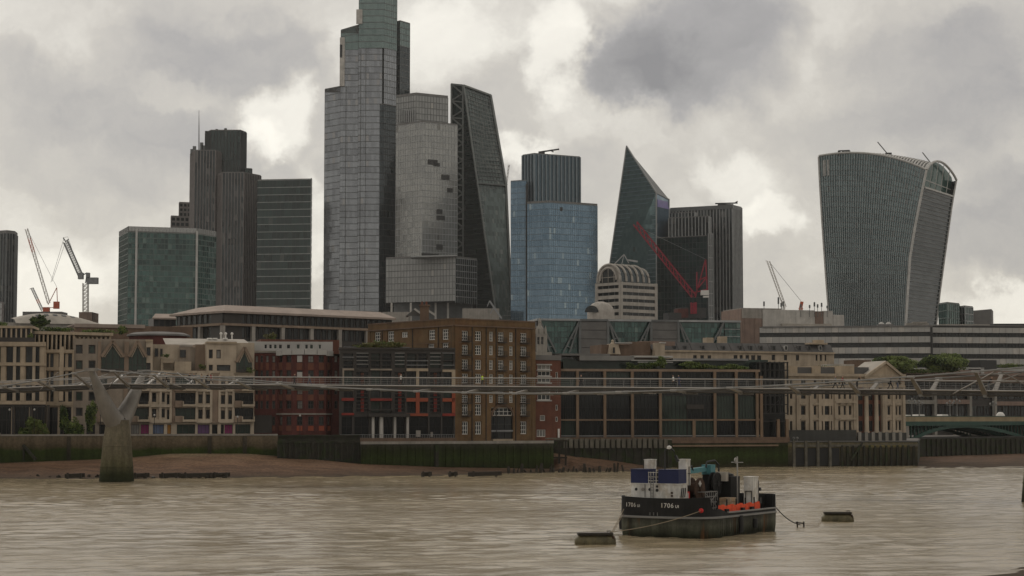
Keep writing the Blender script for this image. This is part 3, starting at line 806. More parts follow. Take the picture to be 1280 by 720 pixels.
# ---------------------------------------------------------------- cream riverside flats with gabled bays
def flats():
    f = Face.px(91, 352.5, 318, 361)
    rt = building('riverside_flats', 'cream rendered riverside flats with pointed gable windows and stacked balconies', f)
    def cl(cols, rows, ref): return f.cells(cols, rows, ref)
    tall = cl([(94.7, 103.3), (110.7, 119.3)], [(431, 442), (450.5, 461.5), (489.5, 501), (509.5, 520)], 107)
    slim = cl([(183, 188.2)], [(434, 444.5), (453.5, 463)], 185)
    mid = cl([(261, 266), (270.5, 276)], [(437, 448)], 268) + cl([(261, 266), (271, 288)], [(456, 463.5)], 270)
    low = cl([(190, 195.4), (200.3, 206)], [(473.5, 484), (491, 502.5), (511, 522)], 198) + cl([(208.6, 213)], [(474, 486), (493, 506), (512, 526)], 210)
    low += cl([(248, 253.2), (257.6, 263.2)], [(476, 486), (493, 504), (512, 523.3)], 255) + cl([(276.2, 281.2), (285.5, 291)], [(477, 487), (494, 505), (513, 524)], 283)
    bal = []
    for (a, b) in ((122, 134), (164, 186), (219, 244.5), (293.5, 317)):
        for (y0, y1) in ((472, 487), (491, 506.5), (510, 525.5)): bal += cl([(a, b)], [(y0, y1)], (a + b) / 2)
    shops = cl([(94, 104), (108, 119), (124, 150), (164, 174), (176, 186.5), (191, 205), (209, 214), (221, 244), (247, 262), (265, 272), (276, 280), (280.6, 291), (294, 313)], [(530.5, 542.5)], 200)
    zlow = f.zy(464, 200)
    allr = tall + low + bal + shops
    # lower storeys across the whole front; upper storeys only where the front stands full height
    mb = MB(); lowr = [r for r in allr if r[2] < zlow - .2 and r[3] <= zlow + .01]; qs = f.sx(187)
    facade(mb, f, 0, qs, GZ, zlow, [r for r in lowr if r[1] <= qs + .1], .5, 1); facade(mb, f, qs, f.L, GZ, zlow, [r for r in lowr if r[0] >= qs - .1], .5)
    q190, q92, q245, q118 = f.sx(190.5), f.sx(91), f.sx(258), f.sx(314)
    up1 = [r for r in tall if r[3] > zlow] + slim; ztA = f.zy(423.5, 130); ztB = f.zy(428, 280)
    gab = []
    facade(mb, f, q92, f.sx(126.5), zlow, ztA, up1, .4, 1)
    facade(mb, f, f.sx(155), f.sx(160.5), zlow, ztA, [], .4, 1)
    facade(mb, f, f.sx(182), q190, zlow, ztA - .4, up1, .4)
    facade(mb, f, q245, f.sx(295), zlow, ztB, mid, .4)
    hull_walls(mb, f, GZ, zlow, 14)
    mb.build('wall', ['render_cream', 'render_grey'], rt)
    mb = MB()
    def blockback(x0, x1, zt, mi=0):
        a, b = f.pt(f.sx(x0), zlow, -.45), f.pt(f.sx(x1), zlow, -.45)
        mb.obox(a, b - a, f.pt(0, 0, -9) - f.pt(0, 0, -.45), (0, 0, zt - zlow), mi)
    blockback(91, 190.5, ztA - .02, 1); blockback(258, 318, ztB - .02); mb.build('upper_block', ['render_cream', 'render_grey'], rt)
    for r in tall: window(f, r, rt, 'window_brown', random.choice(['pane_dark', 'pane_mid', 'pane_green']), .4, .2, 0, 0)
    for r in slim + low + mid: window(f, r, rt, 'window_brown', random.choice(PANES), .4 if r in slim + mid else .5, .14, 0, 0)
    for i, r in enumerate(shops):
        window(f, r, rt, 'window_brown', ['pane_dark', 'pane_mid', 'pane_dark', 'pane_blind', 'shop_magenta', 'shop_blue', 'shop_orange', 'pane_green', 'shop_purple', 'pane_dark', 'pane_dark', 'shop_magenta', 'pane_green'][i % 13], .5, .08, 2 if r[1] - r[0] > 1.2 else 0, 0, name='shop_window')
    # balconies: dark recess with glazing, slab and upstand
    for r in bal:
        a, b, c, d = r
        wn = window(f, (a, b, c, d), rt, 'dark_frame', random.choice(['pane_dark', 'pane_dark', 'pane_green']), .5, .1, 3, 0, name='balcony_window')
        bb = MB(); f.slab(bb, a + (b - a) * .35, b + .1, c - .25, c + .18, -.3, 1.2); f.slab(bb, b - .12, b + .1, c + .18, c + .75, .0, 1.2); f.slab(bb, a + (b - a) * .35, a + (b - a) * .35 + .2, c + .18, c + .75, .0, 1.2)
        bo = bb.build('balcony', 'stone_pale', rt)
        bb = MB(); f.slab(bb, a + (b - a) * .35 + .2, b - .12, c + .6, c + .68, 1.1, 1.17)
        for k in range(6):
            x = a + (b - a) * (.45 + .09 * k); f.slab(bb, x - .02, x + .02, c + .18, c + .6, 1.12, 1.15)
        bb.build('railing', 'dark_frame', bo)
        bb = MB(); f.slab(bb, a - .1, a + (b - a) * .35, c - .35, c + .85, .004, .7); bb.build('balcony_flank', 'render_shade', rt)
    # projecting bays: canted fronts in front of the flat wall
    for (x0, x1, rows) in ((188, 213.5, 0), (246, 264, 0), (274.5, 291.5, 0)):
        q0, q1 = span(f, x0, x1); zb, zt = f.zy(528, 250), f.zy(466, 250)
        bb = MB(); n_ = 3
        for (y0, y1) in ((466, 470), (486.5, 489.5), (505.5, 509), (524, 528.5)):
            f.slab(bb, q0, q1, f.zy(y1, (x0 + x1) / 2), f.zy(y0, (x0 + x1) / 2), .003, .55)
        for x in (x0, (x0 + x1) / 2, x1):
            q = f.sx(x); f.slab(bb, q - .22, q + .22, zb, zt - .3, .004, .5)
        bb.build('bay_frame', 'render_cream', rt)
    for (x0, x1) in ((154.8, 160.4), (121.8, 125.6), (214, 218.5), (264.5, 274), (186.3, 188)):
        bb = MB(); y0 = 427 if x1 < 170 else 466
        f.slabpx(bb, x0, x1, y0, 529, .002, .3); bb.build('pier', 'render_shade', rt)
    # pointed gable windows
    for (x0, xa, x1, ya, ye, yb) in ((126.5, 140, 154.5, 426, 446, 464), (160.5, 171, 182.5, 426.5, 446, 466), (295, 305, 314.5, 434, 452.5, 465)):
        q0, qa, q1 = f.sx(x0), f.sx(xa), f.sx(x1); za, ze, zb = f.zy(ya, xa), f.zy(ye, xa), f.zy(yb, xa)
        gb = MB(); gb.face([f.pt(q0, zb, .1), f.pt(q1, zb, .1), f.pt(q1, ze, .1), f.pt(qa, za, .1), f.pt(q0, ze, .1)])
        gl = gb.build('gable_window', 'pane_green', rt)
        gb = MB(); n = f.n; N3 = Vector((n.x, n.y, 0))
        for (p, q) in (((q0, ze), (qa, za)), ((qa, za), (q1, ze))):
            a, b = f.pt(p[0], p[1], .35), f.pt(q[0], q[1], .35); gb.bar(a, b, .55, .7, up=N3)
        gb.build('gable_rafter', 'render_shade', rt)
        gb = MB()
        for (p, q) in (((q0 + .5, ze - .1), (qa, za - .8)), ((qa, za - .8), (q1 - .5, ze - .1))): gb.bar(f.pt(p[0], p[1], .3), f.pt(q[0], q[1], .3), .16, .3, up=N3)
        gb.build('gable_trim', 'stone_pale', rt)
        gb = MB()
        for t_ in (.2, .5, .8):
            q = q0 + (q1 - q0) * t_; zz = ze + (za - ze) * (1 - abs(t_ - .5) * 2) - .7; f.slab(gb, q - .06, q + .06, zb, zz, .1, .18)
        f.slab(gb, q0, q1, (zb + ze) / 2 - .06, (zb + ze) / 2 + .06, .1, .17); f.slab(gb, q0, q1, zb - .1, zb + .5, .1, .4)
        gb.build('glazing_bar', 'dark_frame', gl)
    # stepped terraces between x 190 and 247
    s = f.shift(-4.5)
    tb = MB()
    tb2 = [(190, 224, 430.5, 464), (224, 246, 434, 464), (244, 258.5, 430.5, 464)]
    for i, (a, b, y0, y1) in enumerate(tb2):
        t_ = MB(); ss = f.shift(-4.5 + i * .6); ss.slabpx(t_, a, b, y0, y1, -6, 0); t_.build('terrace_block', ['render_cream', 'render_grey', 'render_shade'][i], rt)
    for (a, b, y0, y1, pm) in ((193, 197.5, 435.5, 446), (199.8, 203, 436, 446)) and ((193, 197.5, 435.5, 446, 'pane_dark'), (199.8, 203, 436, 446, 'pane_dark'), (224.5, 232, 437.5, 447, 'pane_mid')):
        r = s.rect(a, b, y0, y1); window(s.shift(.75), r, rt, 'window_brown', pm, .05, .1, 0, 0)
    t_ = MB(); s2 = f.shift(-2); s2.slabpx(t_, 201, 217, 448, 453.5, -2, 0); s2.slabpx(t_, 218, 239, 452, 464, -2, .1); s2.slabpx(t_, 201, 204, 453, 464, -2, 0); t_.build('terrace_parapet', 'stone_pale', rt)
    t_ = MB(); f.slabpx(t_, 188, 258, 463.4, 466.5, -.5, .25); f.slabpx(t_, 275, 318, 464, 467, -.5, .25); t_.build('string_course', 'stone_pale', rt)
    t_ = MB(); f.slabpx(t_, 258, 296, 427, 429.5, -3, .3); f.slabpx(t_, 182, 191, 424.5, 427, -3, .3); t_.build('roof_edge', 'stone_cream', rt)
    for x in (204, 240, 286, 318): pass
    for i, (px, py, w_) in enumerate(((207, 444, .9), (253, 458, 1.0), (312, 463, 1.2))):
        c = f.pt(f.sx(px), f.zy(py, px), -.9 if i != 2 else .9); lb = MB(); leaves(lb, c, w_, .6, .6, 140, .15, 20 + i)
        sh = thing('terrace_shrub', ['green shrub on the upper terrace between pale flats', 'round shrub on the terrace beside the grey flats block', 'green shrub spilling from the balcony under the third gable'][i], 'shrub', tuple(c)); lb.build('foliage', LEAF, sh)
    return f
flats()

# ---------------------------------------------------------------- red brick block with the bowed front
def red_block():
    f = Face.px(317, 364, 425, 366)
    rt = building('red_brick_block', 'dark red brick block with white attic storey and orange panels between windows', f)
    zt = f.zy(442, 370)
    # bowed part
    bow = [(347, 364), (354, 362.6), (366, 361.6), (381, 361.2), (396, 361.6), (408, 362.6), (415, 364.5)]
    mb = MB()
    segs = [Face(X2(*a), X2(*b)) for a, b in zip(bow, bow[1:])]
    flat = [Face.px(317, 363.6, 347, 364), Face.px(415, 364.5, 426, 365)]
    colx = {0: [(319.2, 322.6), (325.6, 328.6), (332.4, 336), (340.2, 344)], 1: [(418, 422)]}
    rows = [(444.5, 453), (463, 471.5), (486.5, 493), (501, 511), (520.5, 531.5)]
    spand = [(453.6, 462.4), (472, 480), (493.6, 500.4), (532.5, 538.5)]
    wins = []
    for i, fc in enumerate(flat):
        cs = fc.cells(colx[i], rows, colx[i][0][0]) if i == 0 else fc.cells(colx[1], rows[:-1], 420)
        facade(mb, fc, 0, fc.L, GZ, zt if i == 0 else zt - .8, cs, .3); wins += [(fc, r) for r in cs]
    bcols = [[(349, 353)], [(358, 364)], [(371, 378)], [(385, 392)], [(398.5, 405)], [(409.5, 412.6)]]
    for fc, cc in zip(segs, bcols):
        cs = fc.cells(cc, rows, cc[0][0]); facade(mb, fc, 0, fc.L, GZ, zt, cs, .3); wins += [(fc, r) for r in cs]
    hull_walls(mb, f.shift(-1), GZ, zt, 14, mit=0)
    mb.build('wall', 'brick_red', rt)
    for i, (fc, r) in enumerate(wins): window(fc, r, rt, 'window_brown', random.choice(['pane_dark', 'pane_dark', 'pane_mid', 'pane_blind']), .3, .1, 1 if r[1] - r[0] > .8 else 0, 1)
    for fc, cc in zip([flat[0]] + segs, [colx[0][0:4]] + bcols):
        for (x0, x1) in cc:
            for k, (y0, y1) in enumerate(spand):
                pb = MB(); fc.slabpx(pb, x0, x1, y0, y1, .003, .08); pb.build('spandrel_panel', 'orange_panel' if (x0 > 370 and k == 3) else 'brick_orange', rt)
    for fc in segs:
        pb = MB(); fc.slab(pb, 0, fc.L, fc.zy(443.2, 380), fc.zy(437, 380), -.3, .35); pb.build('cornice', 'white_panel', rt)
        pb = MB(); fc.slab(pb, 0, fc.L, fc.zy(518.3, 380), fc.zy(516.6, 380), .003, .2); pb.build('string_course', 'stone_grey', rt)
    fc = segs[2]
    for (y0, y1) in ((444.5, 452.5), (465, 471)):
        pb = MB(); fc.slabpx(pb, 371.5, 377.8, y0, y1, -.25, .06); pb.build('white_blind', 'white_panel', rt)
    a = Face.px(310, 367, 416, 368.5, 432)
    at = a.cells([(330, 334), (336, 340.2), (342, 346.2), (348.2, 352.8), (358.2, 363), (370.6, 375), (381, 385.2), (387, 391.6), (398, 401.6)], [(430.3, 436.2)], 360)
    pb = MB(); za, zb = a.zy(427, 360), a.zy(440, 360); facade(pb, a, 0, a.L, zb, za, at, .25); hull_walls(pb, a, zb, za, 10); pb.build('attic_wall', 'white_panel', rt)
    for r in at: window(a, r, rt, 'white_paint', random.choice(['pane_green', 'pane_dark']), .25, .08, 0, 0)
    pb = MB(); f.slabpx(pb, 318, 346, 438.5, 441, -.5, .3); pb.build('cornice', 'stone_grey', rt)
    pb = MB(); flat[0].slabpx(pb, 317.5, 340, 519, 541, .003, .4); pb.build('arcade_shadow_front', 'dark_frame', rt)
red_block()

# ---------------------------------------------------------------- dark modern block with red frames
def dark_block():
    f = Face.px(424, 361, 569, 364)
    rt = building('dark_office_block', 'black modern office with slatted bands, red frames and pale ground floor columns', f)
    zt = f.zy(436, 500)
    bays = [(428, 442.5), (463, 490), (508, 535), (553, 568)]; louv = [(445, 461), (493, 506.5), (537, 551.5)]
    rows = [(441.5, 450), (451, 460), (463, 481), (484, 497), (502, 516)]
    cells = []
    for (a, b) in bays:
        m_ = (a + b) / 2
        cols = [(a + 1, m_ - 1.2), (m_ + 1.2, b - 1)] if b - a > 20 else [(a + 1.5, b - 1.5)]
        cells += f.cells(cols, rows, 500)
    cells += f.cells([(a + .6, b - .6) for a, b in louv], [(441, 460), (464, 481), (484, 516)], 500)
    gnd = f.cells([(427, 440), (443, 461), (468.5, 472.5), (480, 490), (496, 506), (512, 535), (537, 551), (553, 567)], [(521, 546)], 500)
    mb = MB(); facade(mb, f, 0, f.L, GZ, zt, cells + gnd, .8); hull_walls(mb, f, GZ, zt, 14); mb.build('wall', 'dark_frame', rt)
    for r in cells: window(f, r, rt, 'black_metal', random.choice(['pane_dark', 'pane_dark', 'pane_green', 'pane_mid']), .8, .1, 1, 1 if r[3] - r[2] > 2 else 0)
    for r in gnd: window(f, r, rt, 'black_metal', 'pane_dark', .8, .1, 1, 1, name='shop_window')
    for (a, b) in bays:
        for y in (441, 446, 450.5, 456): 
            sb = MB(); f.slabpx(sb, a, b, y, y + .9, .004, .25); sb.build('slat', 'grey_metal' if random.random() < .3 else 'dark_frame', rt)
    for (a, b) in louv:
        for k in range(17):
            y = 441 + k * 4.6
            if 458 < y < 463: continue
            sb = MB(); f.slabpx(sb, a + .5, b - .5, y, y + 1.0, .004, .35); sb.build('slat', 'steel_paint' if k < 5 else 'dark_frame', rt)
        for (y0, y1) in ((466, 480), (485, 495), (498, 515)):
            sb = MB(); m_ = (a + b) / 2; f.slabpx(sb, m_ - 2, m_ + 2, y0, y1, -.5, -.1); sb.build('red_blind', 'red_panel' if y0 > 480 else 'brick_orange', rt)
    # coloured frames
    frames = [(428, 442.5, 460.5, 463, 'render_grey'), (428, 430, 463, 481, 'render_grey'), (463, 490, 461, 463, 'render_grey'), (508, 535, 460.5, 464, 'stone_cream'), (520, 523.7, 464, 482, 'stone_cream'), (553, 569, 462, 465, 'stone_cream'), (564.5, 569, 465, 483, 'stone_cream'),
              (427, 442.5, 497.5, 501, 'red_panel'), (427, 442.5, 516.2, 519, 'red_panel'), (463, 490, 498, 501, 'red_panel'), (508, 535, 497.5, 502, 'orange_panel'), (508, 535, 516.8, 520, 'orange_panel'), (519.7, 524.3, 484, 516.5, 'orange_panel'),
              (553, 569, 497.8, 502, 'orange_panel'), (553, 569, 516.8, 520, 'red_panel'), (564.8, 569, 484, 516.5, 'orange_panel')]
    for (a, b, y0, y1, m_) in frames:
        sb = MB(); f.slabpx(sb, a, b, y0, y1, .006, .4); sb.build('coloured_frame', m_, rt)
    for (a, b) in ((464.3, 468), (474, 479), (491.6, 495), (507.6, 510.8)):
        q0, q1 = span(f, a, b, 533); sb = MB(); c = f.pt((q0 + q1) / 2, GZ, .7); sb.lathe(c, [((q1 - q0) / 2, 0), ((q1 - q0) / 2, f.zy(519.5, 480) - GZ)], 14); sb.build('column', 'concrete_light', rt, smooth=True)
    sb = MB(); f.slabpx(sb, 460, 512, 517, 521, .006, 1.6); f.slabpx(sb, 462, 493, 511.5, 513, .006, .9); sb.build('canopy', 'dark_frame', rt)
    sb = MB(); f.slabpx(sb, 519.8, 525.5, 538, 546, .01, .5); f.slabpx(sb, 538, 541, 540, 546, .01, .5); sb.build('plinth_block', 'concrete', rt)
    sb = MB(); f.slabpx(sb, 424, 569, 434.5, 437, -3, .35); sb.build('roof_edge', 'dark_frame', rt)
    # terrace wall in front with railings
    sb = MB(); f.slabpx(sb, 424, 569, 547.5, 556, .5, 3); sb.build('terrace_wall', 'brick_brown', rt)
    sb = MB()
    t_ = f.shift(2.8)
    for k in range(48): q = t_.sx(426 + k * 3, 546); t_.slab(sb, q - .03, q + .03, t_.zy(548, 500), t_.zy(543.5, 500), 0, .06)
    t_.slabpx(sb, 425, 568, 543, 543.6, 0, .07); sb.build('railing', 'grey_metal', rt)
    p = f.shift(-5)
    sb = MB(); p.slabpx(sb, 430, 512, 433.5, 436, -4, 0); sb.build('pergola', 'grey_metal', rt)
    c = p.pt(p.sx(476, 432), p.zy(432, 476), 1)
    lb = MB(); leaves(lb, c, 6.0, 1.0, .95, 1500, .26, 41, lobes=26)
    sh = thing('roof_garden', 'olive green planting along the roof of the black office', 'plants', tuple(c)); lb.build('foliage', ['leaf_olive', 'leaf_mid', 'leaf_olive'], sh)
dark_block()

# ---------------------------------------------------------------- yellow brick warehouse
def warehouse():
    A, B, C = X2(460, 388), X2(568, 365), X2(669, 378)
    f, l = Face(B, C), Face(A, B)
    rt = building('brick_warehouse', 'tall yellow brick warehouse with white sash windows and black iron balconies', f)
    zt = f.zy(399, 572)
    cols = [(577.5, 585.5), (594, 602), (611.5, 616.8), (622.6, 630), (636.6, 641.6), (650.6, 658.6)]
    rows_ref = [(413.5, 425.5), (431, 443), (449.3, 461.5), (467, 479), (484, 490), (493.5, 503)]
    rows_b = [(505, 519), (527, 543)]
    cells = f.cells(cols, rows_ref, 581)
    lowc = f.cells([cols[0], cols[1], cols[5]], rows_b, 581)
    door = f.cells([(614, 641.5)], [(520, 551)], 628)
    arch = f.cells([(614, 641)], [(509.5, 519.5)], 628)
    mb = MB(); facade(mb, f, 0, f.L, GZ, zt, cells + lowc + door + arch, .35)
    lc = [l.rect(*r) for r in ((468, 475.5, 415, 427.5), (484.3, 492.3, 414, 427), (501.5, 509.5, 415, 421.8), (535.6, 543.6, 412.4, 425), (552.4, 560.4, 411.4, 424.6), (534.6, 542.6, 430, 442), (552.4, 560.4, 428.6, 442))]
    facade(mb, l, 0, l.L, GZ, zt, lc, .35)
    ra, rb = l.a * 1.05, f.b * 1.055
    for p, q in ((ra, l.a), (f.b, rb), (rb, ra)): mb.face([(p.x, p.y, GZ), (q.x, q.y, GZ), (q.x, q.y, zt), (p.x, p.y, zt)])
    mb.face([(p.x, p.y, zt - .9) for p in (l.a, f.a, f.b, rb, ra)])
    mb.build('wall', 'brick_yellow', rt)
    for r in cells + lowc: window(f, r, rt, 'white_paint', random.choice(PANES[:5]), .35, .13, 1 if r[1] - r[0] < 1 else 2, 2 if r[3] - r[2] > 1.3 else 1)
    for r in lc: window(l, r, rt, 'white_paint', random.choice(PANES[:5]), .35, .17, 2, 2)
    window(f, arch[0], rt, 'white_paint', 'pane_dark', .35, .13, 4, 1, name='arch_window')
    ds = window(f, door[0], rt, 'black_metal', 'pane_dark', .35, .2, 2, 2, name='loading_door')
    mb = MB(); r = door[0]; f.slab(mb, r[0] + .3, r[1] - .2, GZ, GZ + .75, -.3, .25); mb.build('door_step', 'stone_cream', rt)
    mb = MB(); f.slabpx(mb, 614, 641, 537.6, 539.6, -.3, .1); mb.build('transom', 'grey_metal', rt)
    for sgn in (-1, 1):
        mb = MB(); qa = f.sx(628)
        for k in range(7):
            t0 = k / 7 * PI / 2; t1 = (k + 1) / 7 * PI / 2; rr = 2.75
            za = f.zy(520, 628)
            mb.bar(f.pt(qa + sgn * rr * math.cos(t0), za + 2.1 * math.sin(t0), .08), f.pt(qa + sgn * rr * math.cos(t1), za + 2.1 * math.sin(t1), .08), .4, .25, up=(f.n.x, f.n.y, 0))
        mb.build('brick_arch', 'brick_brown', rt)
    for ci in (0, 3, 5):
        for (y0, y1) in rows_ref[:6] + ([(511, 519)] if ci != 3 else []):
            r = f.cells([(cols[ci][0] - 1, cols[ci][1] + 1.5)], [(y1 - 3, y1 + 1.5)], 581)[0]
            mb = MB(); f.slab(mb, r[0], r[1], r[2], r[2] + .14, 0, .75)
            f.slab(mb, r[0], r[1], r[2] + .95, r[2] + 1.02, .7, .75)
            k = r[0]
            while k < r[1]: f.slab(mb, k, k + .04, r[2] + .14, r[2] + .95, .71, .74); k += .16
            mb.build('iron_balcony', 'black_metal', rt)
    for fc, xs in ((f, (590, 607.5, 620, 644.5)), (l, (478, 516, 548, 564.5))):
        for x in xs:
            q = fc.sx(x, 430); mb = MB(); fc.slab(mb, q - .06, q + .06, GZ, zt - 1.4, .004, .14); mb.build('downpipe', 'black_metal', rt)
    for fc in (f, l):
        mb = MB(); fc.slab(mb, 0, fc.L, zt - 1.35, zt - 1.1, .003, .28); fc.slab(mb, 0, fc.L, zt - .02, zt + .22, -.4, .12); mb.build('cornice', 'brick_brown', rt)
        for y in (428, 446, 464):
            z = f.zy(y, 581); mb = MB(); fc.slab(mb, 0, fc.L, z - .06, z + .06, .002, .06); mb.build('string_course', 'brick_brown', rt)
        for q in (0.45, fc.L - .45): mb = MB(); fc.slab(mb, q - .45, q + .45, GZ, zt - 1.4, .002, .12); mb.build('pilaster', 'brick_yellow', rt)
    mb = MB(); b = P(531, 392, 385); mb.obox((b.x - .9, 383, zt - 1), (1.8, 0, 0), (0, 1.2, 0), (0, 0, b.z - zt + 2.4)); mb.obox((b.x - 1.1, 382.8, b.z + 1.4), (2.2, 0, 0), (0, 1.6, 0), (0, 0, .3)); ch = mb.build('chimney', 'brick_brown', rt)
    for dx in (-.5, .4): mb = MB(); mb.lathe((b.x + dx, 383.6, b.z + 1.7), [(.25, 0), (.2, .7)], 8); mb.build('chimney_pot', 'brick_orange', ch)
    mb = MB()
    for (xa, xb, xc) in ((507, 518, 530),):
        a, b_, c = P(xa, 395, 388), P(xb, 386.5, 388), P(xc, 395, 388)
        mb.face([a, c, b_]); mb.face([b_, c, c + Vector((0, 6, 0)), b_ + Vector((0, 6, 0))]); mb.face([a, b_, b_ + Vector((0, 6, 0)), a + Vector((0, 6, 0))])
    mb.build('roof_gable', 'slate', rt)
    mb = MB(); mb.bar(P(518, 386, 387.8), P(530, 394.5, 387.8), .25, .4); mb.bar(P(536, 388.6, 387.8), P(545, 394.5, 387.8), .3, .4); mb.build('gable_trim', 'white_panel', rt)
    # the base wall towards the river
    mb = MB(); f.slabpx(mb, 569, 668, 552, 556, .3, 1.6); mb.build('base_course', 'brick_brown', rt)
warehouse()

# ---------------------------------------------------------------- narrow red brick and white house
def narrow_house():
    f = Face.px(668.5, 381, 701, 383)
    rt = building('narrow_house', 'narrow red brick house with white glazed bay squeezed beside the warehouse', f)
    zt = f.zy(450, 685)
    cells = f.cells([(672, 688)], [(456, 462), (464, 470), (472, 478), (485, 491), (493, 500)], 680) + f.cells([(675, 681.5)], [(519, 526)], 680) + f.cells([(671, 682)], [(537, 546)], 680) + f.cells([(694.5, 697.5)], [(465, 473), (484, 492), (506, 513), (521, 527)], 695)
    mb = MB(); facade(mb, f, 0, f.L, GZ, zt, cells, .25); hull_walls(mb, f, GZ, zt, 12); mb.build('wall', 'brick_orange', rt)
    for r in cells: window(f, r, rt, 'white_paint', random.choice(['pane_mid', 'pane_blind', 'pane_dark']), .25, .12, 2 if r[1] - r[0] > 1.2 else 0, 0)
    for y in (455, 462, 470, 478, 491, 500):
        mb = MB(); f.slabpx(mb, 670.5, 689.5, y, y + 1.6, .003, .2); mb.build('white_band', 'white_panel', rt)
    mb = MB(); f.slabpx(mb, 697, 699, 536, 547, .003, .25); mb.build('white_door', 'white_paint', rt)
    mb = MB(); f.slabpx(mb, 668.5, 701, 444, 450.2, -6, .2); mb.build('roof_edge', 'roof_grey', rt)
narrow_house()

# ---------------------------------------------------------------- long glass office on bronze columns
def glass_block():
    f = Face.px(700, 384.5, 950, 391); e = Face.px(950, 391, 986, 392.5)
    rt = building('glass_office', 'long dark glass riverside office with tan columns and planted roof terrace', f)
    zt = f.zy(462, 740); zt2 = zt
    glass = f.shift(-.8)
    colx = [721.8, 756, 790.5, 825.5, 893.7, 920.5, 946.5]
    edges = [701, 721.8, 756, 790.5, 825.5, 859, 893.7, 920.5, 946.5, 950]
    lv = [464.5, 473, 494, 524.6, 546.5]
    for i in range(len(edges) - 1):
        for k in range(len(lv) - 1):
            a, b = edges[i] + .3, edges[i + 1] - .3
            if b - a < 2: continue
            r = glass.cells([(a, b)], [(lv[k] + .3, lv[k + 1] - .3)], 790)[0]
            window(glass, r, rt, 'black_metal', random.choice(['pane_dark', 'pane_dark', 'pane_dark', 'pane_green']), .12, .08, 6, 1 if k in (1, 2) else 0, name='glazed_bay')
    mb = MB(); f.slab(mb, 0, f.L, GZ, zt, -12, -.95); mb.build('wall', 'dark_frame', rt)
    for x in colx:
        q = f.sx(x, 500); mb = MB(); f.slab(mb, q - .28, q + .28, GZ, zt - .3, -.35, .15); mb.build('column', 'bronze', rt)
    q = f.sx(867.5, 530); mb = MB(); f.slab(mb, q - .3, q + .3, GZ, f.zy(526, 790), -.35, .15); mb.build('column', 'bronze', rt)
    for (x0, x1, y0, y1, m_) in ((701, 950, 524, 525.8, 'bronze'), (701, 950, 544.2, 545.4, 'grey_metal'), (701, 950, 461.3, 464.3, 'render_shade'), (858, 880, 505.6, 511, 'dark_frame')):
        mb = MB(); r = f.cells([(x0, x1)], [(y0, y1)], 790)[0]; f.slab(mb, r[0], r[1], r[2], r[3], -.3, .1); mb.build('beam', m_, rt)
    mb = MB(); f.slabpx(mb, 700, 985, 546.5, 553, -.4, 1.2); mb.build('base_wall', 'brick_brown', rt)
    # set back top storey with thin pale roof blades
    s = f.shift(-6)
    mb = MB(); r = s.cells([(704, 960)], [(449, 463)], 790)[0]; s.slab(mb, *r[:4], -7, 0); mb.build('top_storey_glass', 'pane_green', rt)
    for (x0, x1, y0, y1, m_) in ((722, 790, 445, 451, 'steel_paint'), (786, 838, 445, 447.3, 'white_panel'), (838, 932, 448.5, 451, 'grey_metal'), (700, 760, 442.5, 445, 'roof_grey')):
        mb = MB(); s.slabpx(mb, x0, x1, y0, y1, -6, 2.2); mb.build('roof_blade', m_, rt)
    for (x0, x1) in ((786, 862), (794, 838)):
        mb = MB(); s.slabpx(mb, x0, x1, 450.5 if x0 == 786 else 452.6, 451.6 if x0 == 786 else 453.6, 2, 2.4); mb.build('roof_rail', 'white_panel', rt)
    c = f.pt(f.sx(826), f.zy(456, 826), -3)
    for i, (px, w_, h_, py) in enumerate(((812, 3.4, .9, 456), (830, 1.5, 1.6, 453), (876, 4.5, 1.0, 457), (920, 4.0, .8, 459), (790, 1.0, .9, 457))):
        c = f.pt(f.sx(px, py), f.zy(py, px), -2.6); lb = MB(); leaves(lb, c, w_, .9, h_, int(300 * w_), .26, 60 + i, lobes=12)
        sh = thing('roof_terrace_shrub', ['long low shrubs left of the tallest shrub on the glass office roof', 'tallest shrub on the glass office roof terrace', 'long green shrubs beyond the tallest shrub on the glass office roof', 'low shrubs near the right end of the glass office roof', 'small leftmost shrub on the glass office roof'][i], 'shrub', tuple(c), 'shrubs on the glass office roof')
        lb.build('foliage', LEAF, sh)
    # dark steel frame end
    zt = e.zy(452, 965)
    mb = MB(); e.slab(mb, 0, e.L, GZ, zt, -9, -2.2); mb.build('end_glass', 'pane_dark', rt)
    for x in (951, 957, 963, 969, 975, 980.5, 985):
        q = e.sx(x, 500); mb = MB(); e.slab(mb, q - .13, q + .13, GZ + (6 if x > 955 else 0), zt, -.3, .0); mb.build('frame_post', 'black_metal', rt)
    for y in (452.5, 462, 472, 483, 494, 505, 516, 526):
        mb = MB(); r = e.cells([(950.5, 985.5)], [(y, y + 1.1)], 967)[0]; e.slab(mb, *r, -2, .05); mb.build('frame_beam', 'black_metal', rt)
    for x in (952, 973, 984):
        q = e.sx(x, 530); mb = MB(); e.slab(mb, q - .3, q + .3, GZ, e.zy(524 if x > 953 else 470, 967), -.5, .12); mb.build('column', 'bronze', rt)
    for (x0, x1, y0) in ((958, 969, 505), (969, 981, 494), (957, 963, 483)):
        mb = MB(); mb.bar(e.pt(e.sx(x0), e.zy(y0 + 11, 967), -.2), e.pt(e.sx(x1), e.zy(y0, 967), -.2), .1, .1); mb.build('stair_flight', 'black_metal', rt)
glass_block()

